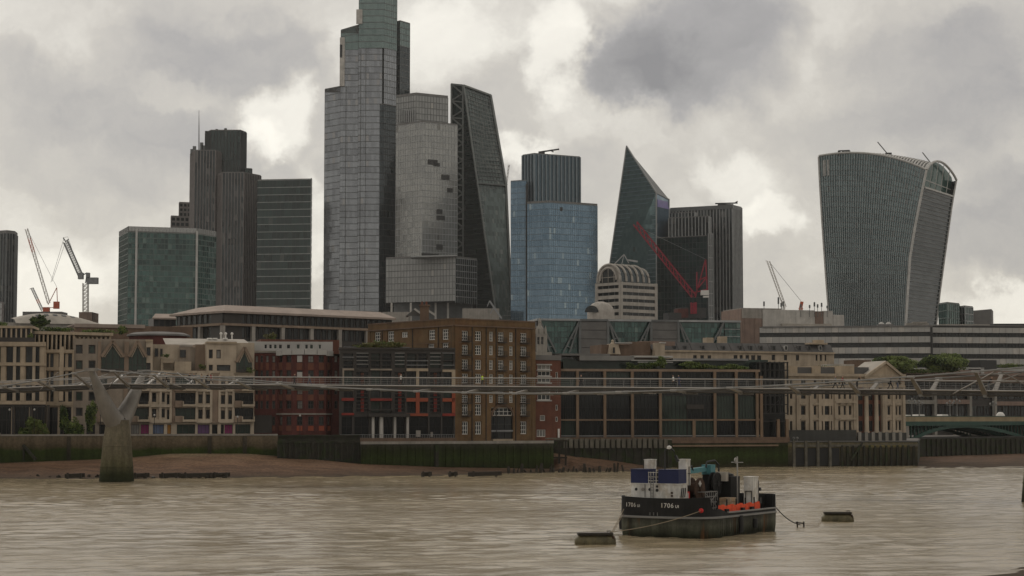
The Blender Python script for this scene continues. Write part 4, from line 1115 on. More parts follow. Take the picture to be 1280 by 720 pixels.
# ---------------------------------------------------------------- classical stone building with the pediment
def classical():
    f = Face.px(981, 400, 1131, 409)
    rt = building('classical_building', 'classical pale stone building with pediment, giant columns and dark granite base', f)
    zt = f.zy(468, 1010)
    ref = 1030
    rows = [(474, 480), (490, 498.5), (507.5, 518.5), (526.5, 538)]
    cols = [(983.5, 985.8), (987.5, 990.5), (1001.3, 1007), (1017.2, 1020.6), (1027.3, 1029), (1031, 1037), (1038.6, 1040.2), (1048, 1050.6), (1054.6, 1057.6), (1061.2, 1064.4), (1109.5, 1113), (1119.6, 1121.6), (1123.6, 1126.4)]
    cells = f.cells(cols, rows, ref)
    rec = f.cells([(1072.5, 1102)], [(484, 541)], 1087)
    plw = f.cells([(985 + 14 * k, 993 + 14 * k) for k in range(6)] + [(1108, 1114), (1119, 1125)], [(544, 549)], ref)
    mb = MB(); facade(mb, f, 0, f.L, GZ, zt, cells + rec, .45); hull_walls(mb, f, GZ, zt, 16); mb.build('wall', 'stone_pale', rt)
    for r in cells: window(f, r, rt, 'window_brown', random.choice(['pane_dark', 'pane_dark', 'pane_mid']), .45, .06, 0, 1)
    # recessed loggia with giant columns
    r = rec[0]; mb = MB(); mb.face([f.pt(r[0], r[2], -.45), f.pt(r[1], r[2], -.45), f.pt(r[1], r[3], -.45), f.pt(r[0], r[3], -.45)]); mb.build('loggia_wall', 'brick_orange', rt)
    for (x0, x1) in ((1073, 1079), (1086, 1091.5), (1098, 1101)):
        for (y0, y1) in ((488, 500), (505, 520), (526, 539)):
            q = f.rect(x0, x1, y0, y1); window(f, q, rt, 'window_brown', 'pane_dark', .4, .06, 1, 1)
    for (x0, x1) in ((1079.8, 1085), (1092.2, 1097.2), (1068.5, 1072), (1102, 1105)):
        q0, q1 = span(f, x0, x1, 510); c = f.pt((q0 + q1) / 2, f.zy(541, 1087), .25); h = f.zy(484, 1087) - c.z; rr = (q1 - q0) / 2
        mb = MB(); mb.lathe(c, [(rr * 1.2, 0), (rr * 1.2, .3), (rr, .45), (rr * .86, h - .6), (rr * 1.15, h - .35), (rr * 1.2, h)], 14); mb.build('column', 'stone_pale', rt, smooth=True)
    for (x0, x1, y0, y1, o, m_) in ((981, 1131, 467, 470.5, .55, 'stone_pale'), (981, 1131, 481.5, 484, .3, 'stone_pale'), (981, 1131, 541.5, 545, .25, 'stone_grey'), (1043.5, 1070, 522, 524.6, .5, 'stone_pale'), (1043.5, 1070, 501, 504, .5, 'stone_pale'), (1014, 1023, 523, 524.4, .3, 'stone_pale'), (1014, 1023, 504, 505.6, .3, 'stone_pale')):
        rr = f.cells([(x0, x1)], [(y0, y1)], (x0 + x1) / 2 if x1 - x0 < 60 else ref)[0]; mb = MB(); f.slab(mb, *rr, .003, o); mb.build('cornice', m_, rt)
    for (x0, x1) in ((1042.5, 1046.5), (1066.5, 1070.5), (1011.5, 1015), (1022.6, 1025), (995, 998.4), (1105, 1108), (1115, 1118), (1128, 1131)):
        q0, q1 = span(f, x0, x1, 510); mb = MB(); f.slab(mb, q0, q1, f.zy(541, ref), f.zy(484.2, ref), .004, .32); mb.build('pilaster', 'stone_pale', rt)
    for xc in (1019, 1053, 1061, 1111, 1123, 1004):
        for yb in (506, 525):
            mb = MB(); q = f.sx(xc, yb); z = f.zy(yb, xc)
            mb.face([f.pt(q - .65, z, .35), f.pt(q + .65, z, .35), f.pt(q, z + .45, .35)]); mb.bar(f.pt(q - .65, z, .2), f.pt(q, z + .45, .2), .14, .3); mb.bar(f.pt(q + .65, z, .2), f.pt(q, z + .45, .2), .14, .3); mb.build('window_pediment', 'stone_pale', rt)
    mb = MB(); r0 = f.cells([(978, 1131)], [(537.5, 552)], ref)[0]; f.slab(mb, f.sx(977, 545), f.sx(1068, 545), GZ, r0[3], .005, .9); mb.build('granite_base', 'stone_plinth', rt)
    mb = MB(); f.slab(mb, f.sx(1071, 545), f.sx(1131, 545), GZ, f.zy(541, ref), .005, .7); mb.build('granite_base', 'stone_plinth', rt)
    for x in np.arange(1072, 1131, 8.5): 
        q = f.sx(x, 545); mb = MB(); f.slab(mb, q - .35, q + .35, GZ, f.zy(540, ref), .71, 1.0); mb.build('base_pier', 'stone_grey', rt)
    # roof storey in stone and slate panels
    a = f.shift(-1.2)
    xs = [(982, 996), (996.3, 1014), (1014.3, 1025), (1025.3, 1043), (1043.3, 1067), (1067.3, 1086)]
    for i, (x0, x1) in enumerate(xs):
        mb = MB(); a.slabpx(mb, x0, x1, 457.5 if i % 2 == 0 else 459, 468, -6, 0 if i % 2 else .3); mb.build('roof_panel', ['stone_cream', 'slate'][i % 2], rt)
    # pediment
    q0, q1, qa = f.sx(1080, 470), f.sx(1127, 470), f.sx(1105, 455); z0, za = f.zy(472, 1105), f.zy(454.5, 1105)
    N = f.n; back = f.pt(0, 0, -9) - f.pt(0, 0, .5)
    mb = MB(); p = [f.pt(q0, z0, .5), f.pt(q1, z0, .5), f.pt(qa, za, .5)]; mb.face(p); mb.face([p[1], p[1] + back, p[2] + back, p[2]]); mb.face([p[2], p[2] + back, p[0] + back, p[0]]); mb.build('pediment', 'stone_cream', rt)
    mb = MB(); N3 = (N.x, N.y, 0); mb.bar(f.pt(q0 - .3, z0, .7), f.pt(qa, za + .3, .7), .5, .7, up=N3); mb.bar(f.pt(qa, za + .3, .7), f.pt(q1 + .3, z0, .7), .5, .7, up=N3); mb.bar(f.pt(q0 - .3, z0 - .1, .7), f.pt(q1 + .3, z0 - .1, .7), .4, .6, up=N3); mb.build('pediment_moulding', 'stone_pale', rt)
    mb = MB(); mb.face([f.pt(q0 - .3, z0 + .25, .9), f.pt(qa, za + .6, .9), f.pt(qa, za + .6, .9) + back, f.pt(q0 - .3, z0 + .25, .9) + back]); mb.face([f.pt(qa, za + .6, .9), f.pt(q1 + .3, z0 + .25, .9), f.pt(q1 + .3, z0 + .25, .9) + back, f.pt(qa, za + .6, .9) + back]); mb.build('roof', 'roof_pale', rt)
classical()

# quay lamps on the dolphin posts
for i, (px, py) in enumerate(((992, 549), (996.5, 549))):
    mb = MB(); b = P(px, py, 396); mb.tube([(b.x, b.y, 4.5), (b.x, b.y, b.z)], .07, 5); mb.lathe(b, [(.12, 0), (.28, .15), (.28, .4), (.05, .5)], 8)
    tag(mb.build('quay_light', 'steel_paint'), ['left quay light on a thin post at the dock', 'right quay light on a thin post at the dock'][i], 'light')

# ---------------------------------------------------------------- second row behind the bank
def mansard():
    f = Face.px(815, 452, 1043, 470)
    rt = building('mansard_building', 'pale stone building with long grey slate mansard roof and dormer windows', f)
    zr, ze, zt = f.zy(455, 930), f.zy(439.5, 930), f.zy(428.8, 930)
    wins = f.cells([(866.5, 871), (875.5, 880), (884.5, 889)], [(444, 448.5)], 877) + f.cells([(917, 922), (924.5, 928.5), (932, 936.5), (939, 944), (946.5, 951.5)], [(444, 450.5)], 935) + f.cells([(964.6, 969), (980, 984), (995, 999)], [(443.5, 450.5)], 980) + f.cells([(1019.6, 1022), (1025, 1027.4), (1031, 1033)], [(443.5, 451)], 1026)
    mb = MB(); facade(mb, f, 0, f.L, GZ, ze, wins, .3); hull_walls(mb, f, GZ, ze, 16); mb.build('wall', 'stone_pale', rt)
    for r in wins: window(f, r, rt, 'window_brown', 'pane_dark', .3, .08, 1, 0)
    mb = MB(); f.slab(mb, 0, f.L, ze - .3, ze + .1, .003, .5); mb.build('cornice', 'stone_cream', rt)
    b = f.pt(0, 0, -2.2) - f.pt(0, 0, 0)
    mb = MB(); n = 14
    for k in range(n):
        q0, q1 = f.L * k / n, f.L * (k + 1) / n - .12
        mb2 = MB(); p0, p1 = f.pt(q0, ze + .1, .1), f.pt(q1, ze + .1, .1); t0, t1 = f.pt(q0, zt, -1.6), f.pt(q1, zt, -1.6)
        mb2.face([p0, p1, t1, t0]); mb2.face([t0, t1, f.pt(q1, zt, -14), f.pt(q0, zt, -14)]); mb2.face([p1, f.pt(q1, ze, -14), f.pt(q1, zt, -14), t1]); mb2.face([f.pt(q0, ze, -14), p0, t0, f.pt(q0, zt, -14)]); mb2.build('slate_roof_bay', 'slate', rt)
    for x in (844, 857, 879, 905, 926, 939, 952, 968, 983, 1000, 1012, 1026):
        r = f.rect(x - 2, x + 2, 432, 438); mb = MB(); f.slab(mb, *r, -1.6, -.15); d = mb.build('dormer', 'white_panel' if x in (983, 1026) else 'slate', rt)
        mb = MB(); f.slab(mb, r[0] + .15, r[1] - .15, r[2] + .15, r[3] - .15, -.15, -.12); mb.build('pane', 'pane_dark', d)
    for (x0, x1, yt, m_) in ((883, 892, 422, 'stone_cream'), (901, 909, 420.5, 'stone_cream')):
        mb = MB(); s = f.shift(-6); s.slabpx(mb, x0, x1, yt, 430, -2, 0); mb.build('chimney', m_, rt)
    mb = MB(); f.slabpx(mb, 1011, 1034, 428.5, 430.5, -2, .2); f.slabpx(mb, 1021, 1032, 424.8, 428.6, -2.2, -.8); mb.build('corner_pavilion', 'stone_cream', rt)
mansard()
def low_brick():
    f = Face.px(752, 446, 848, 452)
    rt = building('brick_gable_house', 'low brown brick building with pale chimney turret below the truss offices', f)
    mb = MB()
    for (x0, x1, y0, o, m_) in ((752, 790, 431, 0, 0), (790, 815, 427, -1, 0), (808, 850, 426, -3, 1)): f.slabpx(mb, x0, x1, y0, 462, -8 + o, o, m_)
    mb.build('wall', ['brick_brown', 'pink_granite'], rt)
    q = f.rect(759, 774, 430, 443); z0, z1 = q[2], q[3]
    mb = MB(); a, b = q[0], q[1]; i_ = .45
    pts0 = [f.pt(a, z0, 1), f.pt(b, z0, 1), f.pt(b, z0, -2), f.pt(a, z0, -2)]; pts1 = [f.pt(a + i_, z1, .6), f.pt(b - i_, z1, .6), f.pt(b - i_, z1, -1.5), f.pt(a + i_, z1, -1.5)]
    for k in range(4): l = (k + 1) % 4; mb.face([pts0[k], pts0[l], pts1[l], pts1[k]])
    mb.face(pts1); mb.lathe(f.pt((a + b) / 2, z1, -.4), [(.6, 0), (.3, .5), (.35, .8), (.05, 1.1)], 8); mb.build('turret', 'stone_pale', rt)
    window(f, f.rect(763.5, 767, 434, 442), rt, 'stone_cream', 'pane_dark', -1.05, .08, 0, 0)
    mb = MB(); f.slabpx(mb, 816, 828, 429, 445, .01, 1.5); mb.build('turret', 'stone_pale', rt)
    mb = MB(); f.slabpx(mb, 768, 788, 428.2, 429.4, -1, 1.2); f.slabpx(mb, 823, 829, 428, 429.5, .3, 1.8); mb.build('roof_flashing', 'white_panel', rt)
low_brick()
def church_tower():
    f = Face.px(668, 500, 691, 502)
    rt = building('church_gable', 'small grey stone church gable with pinnacle behind the warehouse', f, 'church')
    mb = MB(); r = f.rect(669, 690, 440, 462); f.slab(mb, *r, -6, 0); r = f.rect(670.5, 684, 417, 440.5)
    w_ = [f.rect(671.6, 674.6, 421, 430.5), f.rect(676.4, 679.4, 421, 430.5)]
    facade(mb, f, r[0], r[1], r[2], r[3], w_, .3); hull_walls(mb, Face(f.pt(r[0], 0).xy, f.pt(r[1], 0).xy), r[2], r[3], 4); mb.build('wall', 'stone_grey', rt)
    for q in w_: window(f, q, rt, 'stone_grey', 'pane_dark', .3, .1, 0, 1)
    mb = MB(); c = f.pt((r[0] + r[1]) / 2, r[3], -1.4); h = f.zy(397, 676) - r[3]
    mb.lathe(c, [(1.4, 0), (1.15, h * .3), (.5, h * .5), (.4, h * .7), (.5, h * .75), (.1, h)], 8); mb.build('pinnacle', 'stone_grey', rt)
    mb = MB(); mb.lathe(f.pt(r[0] + .3, r[3], -.4), [(.4, 0), (.3, 1.0), (.02, 2.2)], 6); mb.lathe(f.pt(r[1] - .3, r[3], -.4), [(.4, 0), (.3, 1.0), (.02, 2.2)], 6); mb.build('corner_pinnacle', 'stone_grey', rt)
church_tower()

def flat_roof_hall():
    C = X2(278, 470); f, l = Face(C, X2(492, 505)), Face(X2(218, 487), C)
    rt = building('flat_roofed_block', 'long low dark block with tan overhanging roof behind the riverside flats', f)
    zt = f.zy(388.5, 279); zm = f.zy(405.5, 279)
    mb = MB(); 
    for fc in (l, f): fc.slab(mb, .3, fc.L - .3, GZ, zt, -6, -.6)
    mb.build('wall', 'dark_frame', rt)
    for fc, n in ((l, 9), (f, 30)):
        for k in range(n):
            q0, q1 = fc.L * (k + .15) / n, fc.L * (k + .85) / n
            window(fc, (q0, q1, zm + .5, zt - .6), rt, 'black_metal', random.choice(['pane_mid', 'pane_mid', 'pane_dark']) if k < 16 else 'pane_dark', .5, .12, 0, 0)
            if fc is f or k > 1: window(fc, (q0, q1, zm - 3.2, zm - .4), rt, 'black_metal', random.choice(['pane_mid', 'pane_dark']), .55, .12, 0, 0)
        mb = MB(); fc.slab(mb, -.2, fc.L, zm - .25, zm + .35, -.5, .6); mb.build('floor_ledge', 'render_shade', rt)
        mb = MB()
        for k in range(0, n + 1, 5): q = fc.L * k / n; fc.slab(mb, q - .5, q + .5, GZ, zm - .25, -.4, .5)
        mb.build('pier', 'concrete', rt)
    mb = MB(); ex = 1.0; up = 1.9
    A, B, D = l.pt(-1, zt, ex), f.pt(-.2, zt, ex), f.pt(f.L, zt, ex)
    A2, B2, D2 = l.pt(2, zt + up, -6), f.pt(4.5, zt + up, -6), f.pt(f.L, zt + up, -6)
    for (p, q, q2, p2) in ((A, B, B2, A2), (B, D, D2, B2)):
        mb.face([p, q, q2, p2]); mb.face([p - Vector((0, 0, .5)), q - Vector((0, 0, .5)), q, p]); mb.face([q - Vector((0, 0, .5)), p - Vector((0, 0, .5)), p2 - Vector((0, 0, up + .6)), q2 - Vector((0, 0, up + .6))])
    mb.face([A2, B2, D2, D2 + Vector((0, 20, 0)), A2 + Vector((0, 20, 0))]); mb.build('roof', 'roof_tan', rt)
    g = Face.px(191, 500, 219, 502)
    rt2 = building('flat_roofed_wing', 'small dark wing with tan roof left of the long flat roofed block', g)
    z1 = g.zy(397.5, 205); mb = MB(); g.slab(mb, 0, g.L, GZ, z1, -9, 0); mb.build('wall', 'dark_frame', rt2)
    for k in range(4): window(g.shift(.02), (g.L * (k + .15) / 4, g.L * (k + .85) / 4, z1 - 2.4, z1 - .4), rt2, 'black_metal', 'pane_mid', .0, .12)
    mb = MB(); a, b = g.pt(-.5, z1, .8), g.pt(g.L, z1, .8); a2, b2 = g.pt(1.2, z1 + 1.4, -5), g.pt(g.L, z1 + 1.4, -5); mb.face([a, b, b2, a2]); mb.face([a - Vector((0, 0, .4)), b - Vector((0, 0, .4)), b, a]); mb.build('roof', 'roof_tan', rt2)
flat_roof_hall()

def roof_clutter():
    # low brown blocks, curved red drum and pale roofs between flats and the long block
    f = Face.px(60, 415, 262, 428)
    rt = building('brown_block', 'low brown brick block behind the flats below the green glass office', f)
    mb = MB(); z = f.zy(407.5, 170); f.slab(mb, f.sx(92), f.sx(240), GZ, z, -12, 0); f.slab(mb, f.sx(122), f.sx(160), z - 1, f.zy(405, 140), -14, -2); mb.build('wall', 'brick_brown', rt)
    mb = MB(); f.slab(mb, f.sx(92), f.sx(180), z - .5, z + .3, -12, .3); mb.build('roof_edge', 'roof_tan', rt)
    c = P(198, 430, 415); r = 39 * 415 / FPX
    zb, zt2 = P(198, 430, 408).z, P(198, 419, 408).z
    rt = thing('red_drum_building', 'low round building with dark red wall and grey curved roof behind the flats', 'building', (c.x, c.y, GZ))
    mb = MB(); mb.lathe((c.x, c.y, GZ), [(r * .92, 0), (r * .92, zt2 - GZ)], 40); mb.build('wall', 'brick_red', rt, smooth=True)
    mb = MB(); mb.lathe((c.x, c.y, zt2), [(r, 0), (r, .35), (r * .8, .8), (r * .4, 1.0)], 40); mb.build('roof', 'roof_grey', rt, smooth=True)
    f = Face.px(206, 386, 316, 392)
    rt = building('pale_roof_block', 'block with long pale flat roof and roof lights behind the flats', f)
    mb = MB(); z = f.zy(424, 260); f.slab(mb, 0, f.L, GZ, z - 1.2, -14, 0); mb.build('wall', 'render_grey', rt)
    mb = MB(); a, b = f.pt(0, z - 1.2, .4), f.pt(f.L, z - 1.2, .4); mb.face([a, b, f.pt(f.L, z + .5, -10), f.pt(1, z + .5, -10)]); mb.face([a - Vector((0, 0, .4)), b - Vector((0, 0, .4)), b, a]); mb.build('roof', 'roof_pale', rt)
    for x in (268, 275, 288): mb = MB(); f.slabpx(mb, x, x + 5, 420.5, 422.5, -9, -7.5); mb.build('roof_light', 'white_paint', rt)
    for x in (262, 271, 279, 288, 296, 303): window(f.shift(.02), f.rect(x, x + 4.2, 429, 433), rt, 'window_brown', 'pane_dark', .0, .08)
    for x in (285, 291, 299): mb = MB(); p = f.pt(f.sx(x, 424), z + .3, -8); mb.tube([p, p + Vector((0, 0, 1.1))], .14, 6); mb.lathe(p + Vector((0, 0, 1.1)), [(.3, 0), (.3, .3), (.05, .45)], 8); mb.build('roof_vent', 'white_paint', rt)
    f = Face.px(330, 384, 430, 388)
    rt = building('brick_parapet_block', 'brick topped block with roof planting behind the white attic storey', f)
    mb = MB(); f.slabpx(mb, 326, 424, 424.5, 450, -8, 0); mb.build('wall', 'brick_orange', rt)
    c = f.pt(f.sx(340, 421), f.zy(421, 340), -1); lb = MB(); leaves(lb, c, 1.5, 1.2, 1.0, 320, .2, 90); sh = thing('roof_shrub', 'olive green shrub on the brick parapet behind the white attic', 'shrub', tuple(c)); lb.build('foliage', ['leaf_olive', 'leaf_light', 'leaf_olive'], sh)
    # hedge along the roof of the stone offices and dark round tree
    f = Face.px(-20, 366, 160, 374)
    for i, (x0, x1, py, h_) in enumerate(((-20, 16, 409, 1.2), (42, 96, 413, .9), (96, 146, 416, .8), (146, 160, 413, 1.2))):
        a, b = f.pt(f.sx(x0, py), 0), f.pt(f.sx(x1, py), 0); c = (a + b) / 2; c.z = f.zy(py, (x0 + x1) / 2)
        lb = MB(); leaves(lb, c, (b - a).length / 2 * 1.15, 1.0, h_, int(700 * (x1 - x0) / 60) + 100, .22, 100 + i, lobes=20)
        sh = thing('roof_hedge', ['green roof shrubs at the far left edge of the stone office roof', 'long clipped roof hedge above the fin attic', 'thinner roof hedge above the flats with two gables', 'taller clump at the right end of the roof hedge'][i], 'hedge', tuple(c), 'hedges on the stone office roof'); lb.build('foliage', LEAF, sh)
    p = P(50, 408, 420); tree('roof_tree', 'dark round tree on the roof left of the white domed roof', 'tree', (p.x, p.y, p.z - 1.2), 3.8, 2.7, 1.6, 900, .3, 7, mats=['leaf_dark', 'leaf_dark', 'leaf_mid'])
    # low glass vault and brown parapet behind
    f = Face.px(0, 700, 130, 720)
    rt = building('vaulted_roof_hall', 'low white glazed vault roof below the two tower cranes', f, 'hall')
    rows = []
    for j in range(5):
        row = []
        for i in range(21):
            x = 20 + 110 * i / 20; t_ = i / 20; yb = 404 + 1.5 * t_; h_ = 15 * math.sin(PI * min(1, (t_ * .86 + .14))) ** .8
            q = f.pt(f.sx(x, 400), f.zy(yb - h_ * (1 - (1 - j / 4) ** 2) ** .5 * .95, x), -8 * (j / 4)); row.append(q)
        rows.append(row)
    mb = MB(); mb.grid(rows); mb.build('vault', 'roof_pale', rt, smooth=True)
    mb = MB()
    for i in (5, 7, 9, 11, 13): mb.face([lerp3(rows[1][i], rows[2][i], .3) + Vector((0, -.3, .1)), lerp3(rows[1][i + 1], rows[2][i + 1], .3) + Vector((0, -.3, .1)), rows[2][i + 1] + Vector((0, -.3, .1)), rows[2][i] + Vector((0, -.3, .1))])
    mb.build('roof_glazing', 'pane_mid', rt)
    mb = MB(); f.slabpx(mb, -10, 130, 404, 425, -30, -1); mb.build('wall', 'stone_grey', rt)
    mb = MB(); g = Face.px(28, 760, 80, 760); g.slabpx(mb, 28, 77, 389.5, 410, -10, 0); rt = building('roof_plant_block', 'flat dark plant block behind the white vaulted roof', g); mb.build('wall', 'louvre_grey', rt)
roof_clutter()
# ================================================================== the towers of the City
curtain_mat('glass_teal', (0.010, 0.030, 0.028), (0.06, 0.125, 0.112), metal=0.25, blind=0.05, blindc=(0.10, 0.15, 0.135))
curtain_mat('glass_dark', (0.010, 0.015, 0.017), (0.042, 0.052, 0.055), metal=0.3, blind=0.06, blindc=(0.1, 0.1, 0.095))
curtain_mat('glass_darkgreen', (0.004, 0.013, 0.012), (0.016, 0.036, 0.033), metal=0.15, blind=0.05, blindc=(0.05, 0.06, 0.055), tilt=.02)
curtain_mat('glass_silver', (0.165, 0.174, 0.188), (0.25, 0.262, 0.28), metal=0.6, rough=0.1, blind=0.04, blindc=(0.25, 0.245, 0.245), tilt=.012)
curtain_mat('glass_silver_dark', (0.012, 0.022, 0.026), (0.042, 0.056, 0.062), metal=0.3, rough=0.12, blind=0.0)
curtain_mat('glass_crown', (0.11, 0.155, 0.15), (0.165, 0.22, 0.21), metal=0.5, rough=0.25, blind=0.0, tilt=.015)
curtain_mat('glass_warm', (0.215, 0.218, 0.212), (0.305, 0.303, 0.288), metal=0.45, rough=0.2, blind=0.02, blindc=(0.15, 0.145, 0.135), tilt=.04)
curtain_mat('glass_pale', (0.20, 0.204, 0.20), (0.265, 0.267, 0.26), metal=0.3, rough=0.3, blind=0.02, tilt=.02)
curtain_mat('glass_blue', (0.095, 0.155, 0.212), (0.155, 0.228, 0.295), metal=0.55, rough=0.1, blind=0.04, blindc=(0.25, 0.32, 0.36), tilt=.01)
curtain_mat('glass_steelblue', (0.014, 0.030, 0.042), (0.05, 0.082, 0.105), metal=0.45, rough=0.15, blind=0.04, blindc=(0.14, 0.16, 0.16))
curtain_mat('glass_scalpel', (0.085, 0.145, 0.155), (0.155, 0.235, 0.245), metal=0.5, rough=0.15, blind=0.02, blindc=(0.1, 0.12, 0.12))
curtain_mat('glass_cheese', (0.04, 0.056, 0.054), (0.105, 0.135, 0.13), metal=0.4, rough=0.18, blind=0.12, blindc=(0.13, 0.145, 0.135))
curtain_mat('glass_walkie', (0.09, 0.13, 0.138), (0.165, 0.222, 0.228), metal=0.45, rough=0.12, blind=0.03, blindc=(0.13, 0.15, 0.15), tilt=.02)
mat('mull_dark', (0.035, 0.035, 0.035), rough=0.5); mat('mull_grey', (0.125, 0.13, 0.13), rough=0.5); mat('mull_light', (0.29, 0.295, 0.295), rough=0.5)
mat('mull_pink', (0.175, 0.158, 0.152), rough=0.6); mat('fin_white', (0.42, 0.41, 0.39), rough=0.5); mat('band_light', (0.25, 0.262, 0.255), rough=0.5)
mat('lattice', (0.15, 0.16, 0.155), rough=0.5); mat('purple_panel', (0.17, 0.14, 0.33), rough=0.35)
mat('blue_fin', (0.18, 0.215, 0.235), rough=0.45); mat('mull_teal', (0.11, 0.14, 0.13), rough=.5); mat('mull_blue', (0.12, 0.16, 0.19), rough=.5)

mat('walkie_fin', (0.29, 0.30, 0.30), rough=.5); mat('dome_stone', (0.36, 0.33, 0.295), streak=0.3)
def tw(name, label, chain, cat='tower'):
    x, y = X2(chain[len(chain) // 2][0], chain[len(chain) // 2][1], 400)
    return thing(name, label, cat, (x, y, GZ))

# rounded grey tower cut by the left edge
c = [(-45, 1290), (8, 1270), (18, 1276), (21.5, 1290)]
t = tw('office_tower', 'grey tower with rounded corner cut off by the left edge of the view', c)
tower(t, c, 295, 'glass_dark', 'mull_grey', fl=4, pw=2.6, wu=.6, ou=.4, bands=False, parapet=1.5)
c = [(-45, 1255), (4, 1240), (6, 1250)]
t = tw('office_block', 'tan strip of a lower block in front of the rounded left tower', c)
tower(t, c, 380, 'glass_warm', 'mull_pink', fl=4, pw=4)

# green glass office
c = [(148.5, 905), (160, 880), (246, 890), (270, 905)]
t = tw('glass_office', 'green glass office block with white corner strips and glazed parapet', c)
pts, z1 = tower(t, c, 296.5, 'glass_teal', 'mull_teal', fl=2.55, pw=1.7, wu=.16, wv=.35, ou=.12, ov=.12, back=45)
for px in (170.5, 246):
    p = X2(px, 880.5 if px < 200 else 889.5, 320); mb = MB(); mb.box(p[0] - .45, p[0] + .45, p[1] - .6, p[1] + .3, GZ, z1 + 1.5); mb.build('corner_strip', 'fin_white', t)
mb = MB(); mbb = MB()
for a, b in zip(pts, pts[1:]):
    a3, b3 = Vector((a.x, a.y, z1 + .6)), Vector((b.x, b.y, z1 + .6)); h = Vector((0, 0, 2.2))
    mb.face([a3, b3, b3 + h, a3 + h]); n = max(1, int((b - a).length / 1.6))
    for k in range(n + 1): q = a3.lerp(b3, k / n); mbb.obox(q - Vector((.1, .15, 0)), (.2, 0, 0), (0, .1, 0), h)
mb.build('parapet_glass', 'glass_warm', t); mbb.build('parapet_post', 'mull_light', t, kind='stuff')
# stepped office behind
c = [(213.5, 1340), (236, 1345), (240, 1350)]
t = tw('stepped_office', 'small stepped brown office rising behind the green glass block', c)
tower(t, c, 270.5, 'glass_dark', 'mull_pink', fl=3.6, pw=3, wu=1.0, wv=1.4)
c = [(223.5, 1343), (238, 1346)]; tower(t, c, 253.5, 'glass_dark', 'mull_pink', ybot=270.5, fl=3.6, pw=3, wu=1.0, wv=1.4, names=('upper_curtain_wall', 'upper_mullions', 'upper_bands', 'upper_roof'))
# tower of three lobes
c = [(255, 1268), (262, 1258), (299, 1258), (306.5, 1268)]
t = tw('lobed_tower', 'dark brown tower of three stepped lobes with tall mast and pale ribs', c)
tower(t, c, 166, 'glass_darkgreen', 'mull_dark', fl=4, pw=2.2, wu=.5, ou=.3, bands=False, names=('core', 'core_ribs', 'x', 'core_roof'))
mb = MB()
for i, px in enumerate((258, 264, 271, 276, 282, 285, 290, 297, 303)): p = P(px, 166, 1262); mb.box(p.x - .8, p.x + .8, p.y - 1, p.y + 1, p.z, p.z + (1.2, .9, 2.4, .8, 3.0, 1.2, .8, 1.8, 1.0)[i])
mb.build('roof_plant', 'mull_dark', t)
c = [(236.8, 1262), (242, 1246), (268, 1246), (275, 1256)]
tower(t, c, 192.5, 'glass_dark', 'mull_pink', fl=4, pw=1.9, wu=.55, ou=.45, bands=False, names=('left_lobe', 'left_ribs', 'x', 'left_roof'))
c = [(271.5, 1244), (277, 1234), (304, 1234), (325, 1250)]
tower(t, c, 218.5, 'glass_dark', 'mull_pink', fl=4, pw=1.9, wu=.55, ou=.45, bands=False, names=('right_lobe', 'right_ribs', 'x', 'right_roof'))
c = [(305, 1264), (314, 1266)]; tower(t, c, 211, 'glass_darkgreen', 'mull_dark', fl=4, pw=2.2, names=('shoulder', 'shoulder_ribs', 'shoulder_bands', 'shoulder_roof'))
mb = MB(); p = P(248.7, 192, 1256); q = P(248.7, 138, 1256); mb.tube([p, p.lerp(q, .6), q], [.42, .3, .12], 6); mb.build('mast', 'mull_grey', t)
mb = MB()
for px, h in ((240, 3.5), (243, 5.5), (252, 8), (254, 6)): p = P(px, 193, 1256); mb.box(p.x - 1, p.x + 1, p.y - 1, p.y + 1, p.z, p.z + h)
mb.build('roof_plant', 'mull_grey', t)
# banded dark green block
c = [(321, 1195), (389, 1190)]
t = tw('banded_block', 'dark green glass block with pale horizontal bands beside the lobed tower', c)
pts, z1 = tower(t, c, 225.5, 'glass_darkgreen', 'band_light', finm='mull_dark', fl=4.78, pw=2.5, wu=.1, ou=.05, wv=.42, ov=.3, back=30)
mb = MB(); p = X2(389, 1190, 320); mb.box(p[0] - .5, p[0] + .1, p[1] - .4, p[1] + .6, GZ, z1 + .8); mb.build('corner_strip', 'band_light', t)

# tallest tower, cut by the top of the frame
c = [(404.8, 1292), (474, 1262), (494, 1278)]
t = tw('tallest_tower', 'tallest silver glass tower with stepped shoulders cut off by the top of the view', c)
S = dict(fl=4.3, pw=1.7, wu=.07, wv=.4, ou=.1, ov=.2, back=42)
def nm(k): return (k + '_curtain_wall', k + '_mullions', k + '_floor_bands', k + '_roof')
tower(t, [(404.8, 1270), (431, 1270.3)], (112, 107), 'glass_silver', 'mull_grey', names=nm('low_shoulder'), **S)
tower(t, [(424.5, 1269.3), (455.5, 1269.6)], 62, 'glass_silver', 'mull_grey', names=nm('middle_shoulder'), **S)
tower(t, [(424.5, 1269.1), (455.5, 1269.4)], (38, 29), 'glass_crown', 'mull_grey', ybot=62, names=nm('middle_crown'), **S)
tower(t, [(447, 1268.2), (476.5, 1268.4), (481, 1272)], 60, 'glass_silver', 'mull_grey', names=nm('core'), **S)
tower(t, [(447, 1267.8), (479, 1267)], -28, 'glass_crown', 'mull_grey', ybot=60, names=nm('core_crown'), **S)
tower(t, [(479, 1267.2), (495, 1277)], -28, 'glass_crown', 'mull_grey', ybot=60, names=nm('right_crown'), **S)
tower(t, [(479, 1267.3), (494.5, 1277)], 60, 'glass_silver', 'mull_grey', ybot=131, names=nm('right_upper'), **S)
tower(t, [(474, 1268.3), (479.3, 1266.8), (497, 1277.5)], 131, 'glass_silver_dark', 'mull_dark', names=nm('right_lower'), **S)
tower(t, [(494, 1281), (499, 1278), (511.3, 1287)], 27.5, 'glass_crown', 'mull_grey', ybot=58, names=nm('far_crown'), **S)
